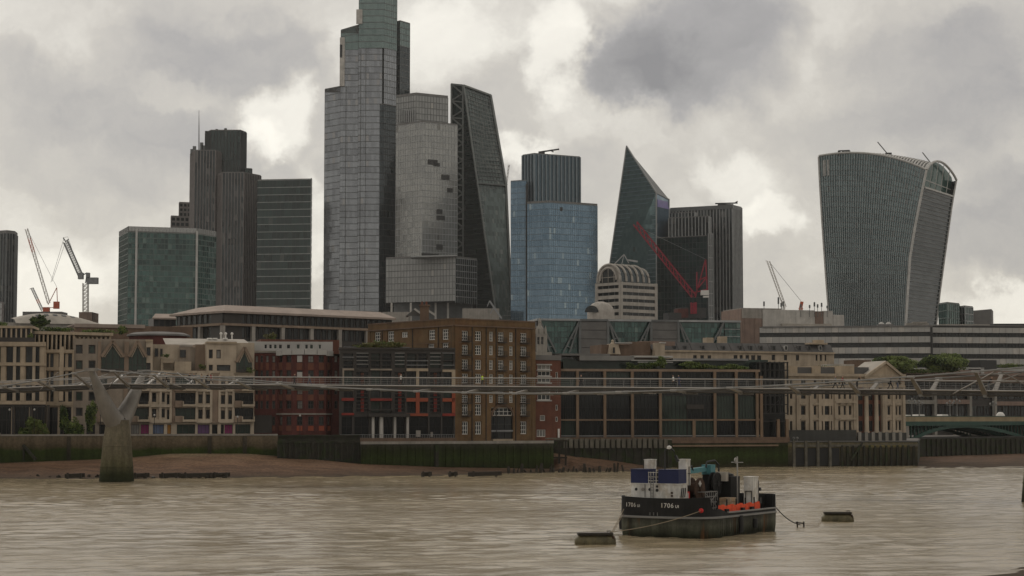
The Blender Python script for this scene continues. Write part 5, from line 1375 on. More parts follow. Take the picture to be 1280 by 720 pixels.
tower(t, [(494, 1281.2), (499, 1278.2), (511.3, 1287.2)], 58, 'glass_silver_dark', 'mull_grey', names=nm('far_shoulder'), **S)
for (x0, x1, y0, y1, Y, ins) in ((424.6, 431, 47, 108, 1268.8, (424.8, 428, 56, 72)), (445.4, 453, 12, 30, 1267.5, None)):
    p0, p1 = P(x0, y1, Y), P(x1, y0, Y); mb = MB(); mb.box(p0.x, p1.x, Y - .8, Y + .3, p0.z, p1.z); o = mb.build('white_flank', 'concrete_light', t)
    if ins: a, b = P(ins[0], ins[3], Y), P(ins[1], ins[2], Y); mb = MB(); mb.box(a.x, b.x, Y - 1.0, Y - .81, a.z, b.z); mb.build('flank_opening', 'mull_dark', o)
# mullion seams on the big faces
mb = MB()
for px, Y, y0 in ((431, 1269, 108), (455.5, 1268.2, 38), (449, 1267.8, 62)):
    p, q = P(px, 395, Y), P(px, y0, Y); mb.box(p.x - .16, p.x + .16, Y - .4, Y, GZ, q.z)
mb.build('vertical_seam', 'mull_grey', t)

# pale stacked tower in front of it
c = [(482, 1185), (569.5, 1165), (596, 1180)]
t = tw('stacked_tower', 'pale grey glass tower of stacked blocks with dark glass patches', c)
S = dict(fl=4.0, pw=2.1, wu=.22, wv=.4, ou=.15, ov=.18, back=45)
tower(t, [(494.3, 1198), (519.5, 1188), (559.5, 1200)], 122, 'glass_pale', 'mull_grey', names=nm('top_block'), ybot=160, parapet=1, **S)
tower(t, [(494.3, 1196), (527.5, 1180), (571.5, 1194)], 158, 'glass_warm', 'mull_light', names=nm('middle_block'), ybot=325, parapet=.6, **S)
tower(t, [(482.5, 1185), (569.5, 1165)], 324, 'glass_pale', 'mull_grey', names=nm('base_block'), ybot=378.5, parapet=.6, **S)
tower(t, [(569.7, 1165.1), (596, 1181)], 322.5, 'glass_dark', 'mull_light', names=nm('base_side'), ybot=378.5, parapet=.6, **S)
mb = MB()
for k in range(9): p = P(497 + k * 2.7, 153, 1195 - k * 1.05); q = P(497 + k * 2.7, 137, 1195 - k * 1.05); mb.box(p.x - .35, p.x + .35, p.y - .6, p.y + .3, p.z, q.z)
mb.build('plant_louvre', 'mull_light', t)
c = [(527.5, 1180), (571.5, 1194)]; fc = Face(X2(*c[0], 320), X2(*c[1], 320)).shift(.25)
for (x0, x1, y0, y1) in ((535, 547, 199.5, 206), (542, 550, 203.5, 208), (552, 562, 218.5, 225), (559, 566, 235, 240.5), (546, 553, 261.5, 267.5), (546, 556, 269.5, 275), (545.5, 553.5, 305.5, 312), (527, 548, 317, 322)):
    mb = MB(); fc.slabpx(mb, x0, x1, y0, y1, -.2, .02); mb.build('open_panel', 'mull_dark', t)
mb = MB(); a, b = P(513, 321.5, 1160), P(571, 320, 1160); mb.obox(a, b - a, (0, 14, 0), (0, 0, .8)); mb.build('terrace_canopy', 'mull_light', t)
p0, p1 = P(488, 395, 1180), P(592, 380, 1180)
for px in (489.5, 513.5, 544.5, 560): p = P(px, 395, 1178); mb = MB(); mb.box(p.x - .6, p.x + .6, 1177, 1178.4, GZ, P(px, 378.5, 1178).z); mb.build('leg_column', 'concrete_light', t)
mb = MB(); a = P(492, 395, 1186); b = P(590, 378, 1186); mb.box(a.x, b.x, 1186, 1200, GZ, b.z); mb.build('lobby', 'mull_grey', t)
mb = MB(); a = P(478, 396, 1150); b = P(512, 390, 1150); mb.box(a.x, b.x, 1150, 1160, GZ, b.z); a = P(578, 396, 1150); b = P(624, 388.5, 1150); mb.box(a.x, b.x, 1150, 1160, GZ, P(600, 385.5, 1150).z); mb.build('podium', 'concrete', t)
bm_ = thing('roof_cleaning_crane', 'small yellow cleaning crane on top of the pale stacked tower', 'crane', tuple(P(533, 124, 1200)))
mb = MB(); a = P(531, 125, 1200); mb.box(a.x - .2, a.x + 3, 1199, 1202, a.z, a.z + 2.3); mb.build('base', 'yellow_paint', bm_)
mb = MB(); a = P(527.5, 121.3, 1200); b = P(539, 121, 1200); mb.bar(a, b, .8, .8); mb.bar(P(530, 121, 1200), P(531.5, 124, 1200), .5); mb.build('arm', 'yellow_paint', bm_)

# wedge shaped tower
t = tw('wedge_tower', 'dark wedge shaped glass tower with zigzag steel ladder frame', [(564, 1290), (640, 1290)])
Yb, Yf = 1300, 1262
def TP(px, py, Y): return P(px, py, Y)
A0, A1 = P(564, 400, Yb), P(564.3, 105.5, Yb)              # ladder core left edge
B0, B1 = P(579, 400, Yb - 6), P(578.6, 107, Yb - 6)
C0, C1 = P(621, 400, Yf - 12), P(579.5, 107, Yb - 7)        # sloping front, left arris
D1, Dm, D0 = P(613.5, 119.5, Yb + 8), P(633, 232, Yf + 20), P(640.5, 400, Yf + 2)
Cm = C0.lerp(C1, (400 - 232) / 293.)
mb = MB(); mb.face([A0, B0, B1, A1], 0, [(0, 0), (6, 0), (6, 54), (0, 54)]); mb.face([B0, C0, Cm, C1, B1], 0, [(6, 0), (30, 0), (20, 31), (7, 54), (6, 54)])
bk = Vector((-1.2, 45, 0)); mb.face([A0 + bk, A0, A1, A1 + bk]); mb.face([D0, D0 + bk, D1 + bk, D1, Dm]); mb.face([A1, B1, C1, D1, D1 + bk, A1 + bk]); mb.build('side_wall', 'glass_darkgreen', t)
mb = MB(); bs = [A0, B0, C0, D0, D0 + bk, A0 + bk]; mb.prism([(p.x, p.y) for p in bs], GZ, [p.z for p in bs], cap=False); mb.build('base_wall', 'glass_darkgreen', t)
mb = MB(); mb.face([C0, D0, Dm, Cm], 0, [(0, 0), (12, 0), (18, 31), (0, 31)]); mb.face([Cm, Dm, D1, C1], 0, [(0, 31), (18, 31), (24, 54), (0, 54)]); mb.build('front_glass', 'glass_cheese', t)
mb = MB()
for q, n in (([C0, D0, Dm, Cm], 31), ([Cm, Dm, D1, C1], 23)): quad_bars(mb, q, [k / 10 for k in range(11)], [k / n for k in range(n + 1)], .22, .4, .25, .2)
mb.build('front_mullions', 'mull_grey', t, kind='stuff')
mb = MB(); n = 27
for q in ([B0, C0, Cm, B0.lerp(B1, .57)], [B0.lerp(B1, .57), Cm, C1, B1]): quad_bars(mb, q, [], [k / n for k in range(n + 1)], .2, .35, .2, .15)
mb.build('side_floor_bands', 'mull_dark', t, kind='stuff')
off = Vector((0, -1.0, 0)); n = 14
for k in range(n):
    a, b = A0.lerp(A1, k / n) + off, A0.lerp(A1, (k + 1) / n) + off; c, d = B0.lerp(B1, k / n) + off, B0.lerp(B1, (k + 1) / n) + off
    m_ = (c + d) / 2; mb = MB(); mb.bar(a, (c + d) / 2, .9); mb.bar((c + d) / 2, b, .9); mb.bar(a, c, .9, .9); mb.build('ladder_brace', 'lattice', t)
mb = MB(); mb.bar(A0 + off, A1 + off, 1.2); mb.bar(B0 + off, B1 + off, 1.2); mb.bar(A1 + off, B1 + off, 1.2); mb.build('ladder_post', 'lattice', t)
mb = MB(); mb.bar(C0 + off, C1 + off, 1.0); mb.bar(D0 + off, Dm + off, 1.3); mb.bar(Dm + off, D1 + off, 1.3); mb.bar(C1 + off, D1 + off, 1.2); mb.bar(Cm + off, Dm + off, .9); mb.build('edge_frame', 'lattice', t)
cr = thing('tower_crane', 'thin pale crane jib peeping out behind the wedge tower', 'crane', tuple(P(632, 240, 1420)))
mb = MB()
for dx in (0, .9): mb.bar(P(631, 240, 1420) + Vector((dx, 0, 0)), P(635.5, 206, 1420) + Vector((dx, 0, 0)), .4)
for k in range(8): a = P(631, 240, 1420).lerp(P(635.5, 206, 1420), k / 8); b = P(631, 240, 1420).lerp(P(635.5, 206, 1420), (k + 1) / 8); mb.bar(a, b + Vector((.9, 0, 0)), .3)
mb.build('jib', 'crane_white', cr)
mb = MB(); mb.bar(P(631, 242, 1420), P(631, 390, 1420), 2.0); mb.build('mast', 'crane_white', cr)
mb = MB(); mb.bar(P(612, 376, 1140), P(627, 398, 1140), 1.0, 1.0); mb.bar(P(612, 376, 1140), P(609, 383, 1140), .6); mb.bar(P(617, 384, 1140), P(613, 392, 1140), .6)
t2 = thing('loader_crane', 'dark folding crane arm on the podium beside the blue tower', 'crane', tuple(P(627, 398, 1140))); mb.build('arm', 'crane_dark', t2)

# blue tower
t = tw('blue_tower', 'blue glass tower with striped dark crown and lower front block', [(658, 1150), (686, 1130), (747, 1150)])
S = dict(fl=3.75, pw=1.5, wu=.12, wv=.35, ou=.08, ov=.1, back=35)
tower(t, [(638.5, 1165), (658, 1160)], 227, 'glass_blue', 'mull_blue', names=nm('left_slab'), **S)
tower(t, [(659, 1139), (686.5, 1132), (747, 1150)], 255, 'glass_blue', 'mull_blue', names=nm('front_block'), parapet=.8, **S)
tower(t, [(653.3, 1172), (668, 1164), (725.3, 1180)], 194.5, 'glass_steelblue', 'blue_fin', names=nm('crown'), ybot=262, fl=30, pw=2.7, wu=.75, ou=.6, wv=.3, ov=.3, back=30)
tower(t, [(653.3, 1172.2), (668, 1164.2), (725.3, 1180.2)], 261, 'glass_steelblue', 'mull_blue', names=nm('core'), **{**S, 'back': 30})
mb = MB(); p = P(658.5, 390, 1156); mb.box(p.x - .7, p.x + .7, 1155, 1158, GZ, P(658.5, 230, 1156).z); mb.build('dark_slot', 'mull_dark', t)
mb = MB(); 
for px in (694, 700): p = P(px, 262, 1140); mb.box(p.x - 1.5, p.x + 1.5, 1136, 1137.2, p.z - 1.2, p.z + 1)
for px in (735, 741): p = P(px, 259, 1160); mb.lathe((p.x, p.y, p.z - 1), [(1.2, 0), (1.2, 2), (.5, 2.6)], 8)
mb.build('roof_unit', 'mull_dark', t)
t2 = thing('roof_cleaning_crane', 'dark cleaning crane with raised arm on the blue tower crown', 'crane', tuple(P(677, 193, 1170)))
mb = MB(); p = P(677, 194, 1170); mb.box(p.x - 2, p.x + 2, 1168, 1172, p.z - .5, p.z + 2.2); mb.build('base', 'mull_dark', t2); mb = MB(); mb.bar(P(674, 190.2, 1170), P(699, 186.5, 1170), .9); mb.bar(P(688, 188, 1170), P(692, 190, 1170), .6); mb.build('arm', 'mull_dark', t2)

# pointed tower
t = tw('pointed_tower', 'pointed glass tower like a tilted blade with purple tinted shoulder', [(783, 1330), (820, 1300)])
Yl, Yc, Yr = 1335, 1306, 1325
L0, T_, C1, C0 = P(752.5, 398, Yl), P(783, 182.5, Yl - 8), P(820.3, 241, Yc), P(820.8, 398, Yc)
R1, R0 = P(836.5, 249.5, Yr), P(836.5, 398, Yr)
bk = Vector((12, 60, 0))
mb = MB(); mb.face([L0, C0, C1, T_], 0, [(0, 0), (26, 0), (26, 28), (10, 42)]); mb.build('front_glass', 'glass_scalpel', t)
mb = MB(); mb.face([C0, R0, R1, C1], 0, [(0, 0), (7, 0), (7, 28), (0, 29)]); mb.face([R0, L0 + bk, T_ + Vector((2, 6, -2)), R1]); mb.face([L0 + bk, L0, T_, T_ + Vector((2, 6, -2))]); mb.build('side_glass', 'glass_blue', t)
mb = MB(); bs = [L0, C0, R0, L0 + bk]; mb.prism([(p.x, p.y) for p in bs], GZ, [p.z for p in bs], cap=False); mb.build('base_wall', 'glass_scalpel', t)
mb = MB(); mb.face([C1, R1, T_ + Vector((2, 6, -2)), T_]); mb.build('sloping_roof', 'mull_grey', t)
mb = MB(); fcs = Face(C0.xy, R0.xy).shift(.3); fcs.slabpx(mb, 822, 836, 251, 260, -.2, .1); mb.build('purple_panel', 'purple_panel', t)
mb = MB(); nn = 40
def on_edge(v): # left and right ends of a floor line
    z = L0.z + (T_.z - L0.z) * v; kl = v; l = L0.lerp(T_, kl)
    r = C0.lerp(C1, (z - C0.z) / (C1.z - C0.z)) if z < C1.z else C1.lerp(T_, (z - C1.z) / (T_.z - C1.z))
    return l, r
for k in range(1, nn):
    l, r = on_edge(k / nn); n_ = Vector((0, -.35, 0)); h = Vector((0, 0, .5)); mb.face([l + n_, r + n_, r + n_ + h, l + n_ + h]); mb.face([l + n_ + h, r + n_ + h, r + h, l + h])
mb.build('floor_bands', 'mull_blue', t, kind='stuff')
mb = MB(); o = Vector((0, -.4, 0)); mb.bar(L0 + o, T_ + o, .8); mb.bar(T_ + o, C1 + o, .8); mb.bar(C1 + o, C0 + o, .9); mb.bar(R1 + o, R0 + o, .6); mb.bar(C1 + o, R1 + o, .7); mb.build('edge_trim', 'mull_light', t)

# ribbed towers right of it
t = tw('ribbed_tower', 'dark ribbed tower with pale vertical fins and flat top at the right of the blade', [(838, 1340), (916, 1310), (927, 1330)])
S = dict(fl=4.0, pw=2.4, wu=.55, ou=.7, back=40, bands=False)
pts, z1 = tower(t, [(838, 1348), (916, 1328), (927.3, 1342)], 261, 'glass_dark', 'mull_light', names=nm('rear_block'), **S)
tower(t, [(836.5, 1330), (869, 1322), (871, 1326)], 267, 'glass_dark', 'mull_light', names=nm('rear_step'), **S)
tower(t, [(836.5, 1305), (886.5, 1292), (888.5, 1296)], 273, 'glass_dark', 'mull_light', names=nm('front_step'), **S)
mb = MB(); 
for a, b in zip(pts, pts[1:]): mb.obox((a.x, a.y - 1, z1 - 2.2), (b.x - a.x, b.y - a.y, 0), (0, .6, 0), (0, 0, 2.8))
mb.build('parapet_band', 'mull_grey', t)
t2 = thing('roof_cleaning_crane', 'flat dark cleaning rig on top of the ribbed tower', 'crane', tuple(P(908, 256, 1345)))
mb = MB(); mb.bar(P(894, 254.5, 1345), P(922, 253.7, 1345), .9); mb.bar(P(918, 254, 1345), P(922, 251.5, 1345), .7); mb.build('arm', 'mull_dark', t2); mb = MB(); p = P(906, 257.5, 1345); mb.box(p.x - 5, p.x + 6, 1343, 1347, p.z, p.z + 1.2); mb.build('base', 'mull_dark', t2)
t = tw('green_block', 'dark green glass block with pale right edge behind the red crane', [(820, 1235), (884, 1215)])
tower(t, [(821.5, 1238), (884, 1222)], 298, 'glass_darkgreen', 'mull_dark', fl=4, pw=2.6, wu=.15, wv=.3, back=30, names=nm('main'))
tower(t, [(885.5, 1222.5), (891, 1226)], 292, 'mull_grey', 'mull_light', fl=8, pw=2.5, back=30, names=nm('edge'))

# domed postmodern block
def domed():
    Y = 900
    t = tw('domed_block', 'stone banded office with glazed barrel dome and round arched window', [(776, Y)])
    C = X2(776, Y - 8, 380); f, l = Face(C, X2(819.5, Y + 6, 380)), Face(X2(746.5, Y + 4, 380), C)
    zt = P(776, 352, Y - 8).z; zc = P(776, 330, Y - 8).z
    mb = MB()
    for fc in (f, l): fc.slab(mb, 0, fc.L, GZ, zt, -1, -.4)
    mb.prism([tuple(l.a), tuple(C), tuple(f.b), tuple(f.b * 1.02), tuple(l.a * 1.02)], GZ, zt - .2); mb.build('wall', 'pane_dark', t)
    for (y0, y1) in ((352.5, 356), (360, 364.5), (368.5, 373), (377, 381.5), (386, 390), (394, 399)):
        for fc in (f, l): mb = MB(); r = (P(776, y1, Y - 8).z, P(776, y0, Y - 8).z); fc.slab(mb, 0, fc.L, r[0], r[1], -.6, .5); mb.build('stone_band', 'dome_stone', t)
    for fc, n in ((f, 6), (l, 4)):
        for k in range(n + 1): q = fc.L * k / n; w_ = .8 if k in (0, n) else .14; mb = MB(); fc.slab(mb, q - w_, q + w_, GZ, zt, -.5, .62 if k in (0, n) else .1); mb.build('stone_pier', 'dome_stone' if k in (0, n) else 'mull_grey', t)
    # vault along the right hand side, rounded at its far end
    ax = f.d; nrm = f.n; w2 = l.L / 2 * .97
    def vp(s, a):  # s along the axis 0..1, a angle over the vault
        e = 1.0 if s < .72 else math.sqrt(max(0.0, 1 - ((s - .72) / .28) ** 2))
        c0 = l.a.lerp(C, .5); h = (zc - zt) * (.35 + .65 * e)
        off = math.cos(a) * w2 * (.55 + .45 * e)
        base = c0 + ax * (s * f.L * .98) + (l.d) * off
        return Vector((base.x, base.y, zt + math.sin(a) ** .8 * h * e ** .5))
    rows = [[vp(min(s, .999), PI * (1 - k / 14)) for k in range(15)] for s in (0, .12, .24, .36, .48, .6, .72, .8, .87, .93, .97, .999)]
    mb = MB(); mb.grid(rows, flip=True); mb.build('vault', 'glass_silver_dark', t, smooth=True)
    for s in (0.0, .17, .34, .51, .68, .85):
        pts = [vp(s, PI * (1 - k / 16)) for k in range(17)]; pts = [p + Vector((0, -.2, .25)) for p in pts]
        mb = MB(); mb.tube(pts, .62, 6); mb.build('vault_rib', 'dome_stone', t)
    # arched gable window
    pts = [Vector((*(l.pt(l.L / 2 + math.cos(a) * w2 * .72, 0, .45)).xy, zt + 1 + math.sin(a) * (zc - zt) * .72)) for a in [PI * k / 12 for k in range(13)]]
    mb = MB(); mb.face([Vector((pts[-1].x, pts[-1].y, zt - .5)), Vector((pts[0].x, pts[0].y, zt - .5))] + pts); g = mb.build('arched_window', 'pane_mid', t)
    mb = MB(); mb.tube([p + Vector((0, -.2, 0)) for p in pts], .55, 6); mb.bar(Vector((pts[-1].x, pts[-1].y - .3, zt + 2.4)), Vector((pts[0].x, pts[0].y - .3, zt + 2.4)), .3); 
    for k in (3, 6, 9): mb.bar(pts[k] + Vector((0, -.3, 0)), Vector((pts[k].x, pts[k].y - .3, zt)), .3)
    mb.build('window_frame', 'dome_stone', g)
    mb = MB(); outer = [Vector((*(l.pt(l.L / 2 + math.cos(a) * w2, 0, .1)).xy, zt + math.sin(a) ** .8 * (zc - zt))) for a in [PI * k / 14 for k in range(15)]]
    mb.face(outer); mb.build('gable_wall', 'dome_stone', t)
    # roof masts
    mb = MB(); a, b, c = P(768, 330, Y), P(780, 318, Y), P(797, 327, Y); mb.bar(a, b, .5); mb.bar(b, P(786, 329, Y), .5); mb.bar(P(784, 325, Y), c, 1.0, .8); mb.bar(P(777, 331, Y), P(780, 318, Y), .35); mb.build('roof_mast', 'mull_light', t)
    # small lower drum
    c = P(751, 398, Y - 25); r = 16.5 * Y / FPX; h = P(751, 390, Y - 25).z
    d = thing('low_drum', 'low round stone drum with arched window at the foot of the domed block', 'building', (c.x, c.y, GZ))
    mb = MB(); mb.lathe((c.x, c.y, GZ), [(r, 0), (r, h - GZ), (r * .9, h - GZ + 2.2), (r * .6, h - GZ + 4), (r * .2, h - GZ + 4.8)], 24); mb.build('wall', 'dome_stone', d, smooth=True)
    mb = MB(); q = [(c.x - 4.5 + 3.2 * math.cos(PI * k / 10), h - .5 + 3.2 * math.sin(PI * k / 10)) for k in range(11)]; mb.face([(x, c.y - r * 1.01, z) for x, z in reversed(q)]); mb.build('arched_window', 'pane_dark', d)
domed()

# truss fronted station offices
def truss_offices():
    Y = 560; f = Face.px(672, Y, 926, Y + 12)
    t = tw('truss_offices', 'long glass office block with grey louvred bays and exposed V shaped trusses', [(790, Y)])
    zt, zb = f.zy(400, 800), GZ
    def zt_at(x): return zt
    mb = MB(); f.slab(mb, 0, f.L, zb, zt - .3, -20, -1.6); mb.build('wall', 'mull_dark', t)
    g = f.shift(-1.2)
    for (x0, x1, lab) in ((673, 725, 0), (760, 814, 1), (848, 905, 2), (906, 925.5, 3)):
        r = g.rect(x0, x1, 402, 442); nx, nz = max(2, int((x1 - x0) / 4)), 6
        q = [g.pt(r[0], r[2]), g.pt(r[1], r[2]), g.pt(r[1], zt - .5), g.pt(r[0], zt - .5)]
        mb = MB(); mb.face(q, 0, [(lab * 20, 0), (lab * 20 + nx, 0), (lab * 20 + nx, nz), (lab * 20, nz)]); o = mb.build('glazed_bay', 'glass_teal', t)
        mb = MB(); quad_bars(mb, q, [k / nx for k in range(nx + 1)], [k / nz for k in range(nz + 1)], .07, .12, .05, .06); mb.build('glazing_bar', 'mull_dark', o)
    for (x0, x1) in ((725, 760), (814, 848)):
        for k in range(4):
            mb = MB(); f.slabpx(mb, x0 + .3, x1 - .3, 402 + k * 11, 412.4 + k * 11, -1, .05); mb.build('louvre_panel', 'louvre_grey', t)
        for x in (x0, x1): q = f.sx(x, 420); mb = MB(); f.slab(mb, q - .35, q + .35, zb, zt - .2, -.6, .3); mb.build('bay_post', 'mull_grey', t)
    N3 = (f.n.x, f.n.y, 0)
    for (xa, xb) in ((674, 725), (760, 814), (848, 905)):
        m_ = (xa + xb) / 2
        for s, x0 in ((1, xa), (-1, xb)):
            for w_, d_ in ((12.5, 0), (20, 0)):
                a, b = f.pt(f.sx(x0 + s * .5, 404), zt - .4, .1), f.pt(f.sx(x0 + s * w_ * 1.05, 440), f.zy(441, 800), .1)
                mb = MB(); mb.bar(a, b, .45, .4, up=N3); mb.build('truss_strut', 'mull_grey', t)
            mb = MB(); mb.bar(f.pt(f.sx(x0 + s * 7, 422), f.zy(424, 800), .1), f.pt(f.sx(x0 + s * 12, 422), f.zy(423, 800), .1), .3, up=N3); mb.bar(f.pt(f.sx(x0 + s * 11, 432), f.zy(435, 800), .1), f.pt(f.sx(x0 + s * 17, 432), f.zy(433.5, 800), .1), .3, up=N3); mb.build('truss_tie', 'mull_grey', t)
    for (x0, x1, m_) in ((671, 725, 'mull_light'), (725, 760, 'mull_grey'), (760, 814, 'mull_light'), (814, 848, 'mull_grey'), (848, 905, 'mull_light'), (905, 926, 'mull_light')):
        q0, q1 = f.sx(x0, 400), f.sx(x1, 400); mb = MB(); f.slab(mb, q0 + .03, q1 - .03, zt - .45, zt + .15, -20, .35); mb.build('roof_edge', m_, t)
    for y in (411, 420, 431): mb = MB(); f.slabpx(mb, 906, 926, y, y + .8, -1.2, -.9); mb.build('floor_band', 'mull_light', t)
truss_offices()

# brown stone block with plant room
def stone_plant_block():
    Y = 640; f = Face.px(927, Y, 1055, Y + 10)
    t = tw('plant_room_block', 'pinkish stone block with pale concrete plant room and roof aerials', [(990, Y)])
    mb = MB(); zt = f.zy(386.5, 950); f.slab(mb, 0, f.sx(975, 400), GZ, zt, -18, 0); mb.build('wall', 'pink_granite', t)
    n = 4
    for k in range(n):
        mb = MB(); q = f.sx(931 + k * 12, 410); f.slab(mb, q, q + 2.6, GZ, zt - .8, .002, .12); mb.build('stone_panel', 'pink_granite', t)
    mb = MB(); f.slabpx(mb, 927, 976, 385.3, 398, -17, .15); mb.build('upper_wall', 'concrete', t)
    for (x0, x1, y0, m_) in ((953, 1018, 387.5, 'concrete_light'), (1018.4, 1030, 389, 'pink_granite'), (1030.4, 1042, 388.5, 'concrete_light'), (1042.4, 1056, 393.5, 'concrete_light')):
        mb = MB(); f.slabpx(mb, x0, x1, y0, 415, -12, -.5 if x0 > 960 else .4); mb.build('plant_room', m_, t)
    for x, h in ((955, 14), (973, 20), (976.5, 12), (979, 14), (1012, 9), (1018, 13), (1022, 10), (1027, 12), (1001, 10), (1034, 8)):
        a = P(x, 389, 645); b = P(x, 389 - h * .9, 645); mb = MB(); mb.tube([a - Vector((0, 0, 2)), b], .1, 5); mb.bar(a.lerp(b, .5), a.lerp(b, .95), .55, .35); mb.build('aerial', 'mull_grey', t)
    mb = MB(); f.slabpx(mb, 975, 1015, 405, 410, .2, 2); mb.build('roof_housing', 'roof_pale', t)
stone_plant_block()

# long white banded office
def banded_office():
    f = Face.px(950, 585, 1165.5, 578); g = Face.px(1166.5, 584, 1300, 588)
    t = tw('banded_office', 'very long pale grey office with dark ribbon windows across the right side', [(1110, 580)])
    for fc, ref in ((f, 1050), (g, 1200)):
        q0, q1 = 0, fc.L; d = 0 if fc is f else .4
        mb = MB(); fc.slab(mb, q0, q1, GZ, fc.zy(408, ref), -25, -.5); mb.build('ribbon_glass', 'pane_mid', t)
        n = 26 if fc is f else 16
        for (y0, y1) in ((409 + d, 415.5 + d), (421 + d, 428.5 + d), (434.5 + d, 442 + d), (448 + d, 455 + d), (460, 466)):
            z0, z1 = fc.zy(y1, ref), fc.zy(y0, ref)
            for k in range(n):
                mb = MB(); fc.slab(mb, fc.L * k / n + .02, fc.L * (k + 1) / n - .05, z0, z1, -.45, .1); mb.build('cladding_panel', 'white_panel' if random.random() < .7 else 'concrete_light', t)
        mb = MB()
        for k in range(n * 2): q = fc.L * k / (n * 2); fc.slab(mb, q - .05, q + .05, GZ, fc.zy(410, ref), -.48, -.3)
        mb.build('window_mullions', 'mull_dark', t, kind='stuff')
    mb = MB(); f.slabpx(mb, 1163.2, 1166, 409, 470, -.3, .35); mb.build('vertical_joint', 'mull_dark', t)
    mb = MB(); f.slabpx(mb, 952, 1166, 407.3, 409, -25, .4); g.slabpx(mb, 1167, 1300, 406.5, 408, -25, .4); mb.build('roof_edge', 'roof_grey', t)
    for (x0, x1, y0, m_) in ((985, 1012, 404.8, 'roof_pale'), (1012, 1040, 404.2, 'roof_pale'), (1098, 1118, 404.6, 'roof_grey'), (1134, 1162, 403.2, 'stone_grey'), (1142, 1160, 401.6, 'concrete'), (1180, 1242, 404.8, 'roof_pale')):
        mb = MB(); fc = f if x0 < 1165 else g; fc.slabpx(mb, x0, x1, y0, 408, -8, -3); mb.build('roof_plant', m_, t)
    for x in (1103, 1112): c = f.pt(f.sx(x, 404), f.zy(406, x), -5); mb = MB(); mb.lathe(c, [(1.0, 0), (.95, .5), (.5, 1.0), (.05, 1.15)], 10); mb.build('roof_dome', 'white_panel', t)
    k = Face.px(1242, 640, 1300, 640); t2 = tw('dark_roof_block', 'low dark flat block at the right edge behind the banded office', [(1260, 640)]); mb = MB(); k.slabpx(mb, 1242, 1300, 404.5, 420, -20, 0); mb.build('wall', 'mull_dark', t2)
banded_office()

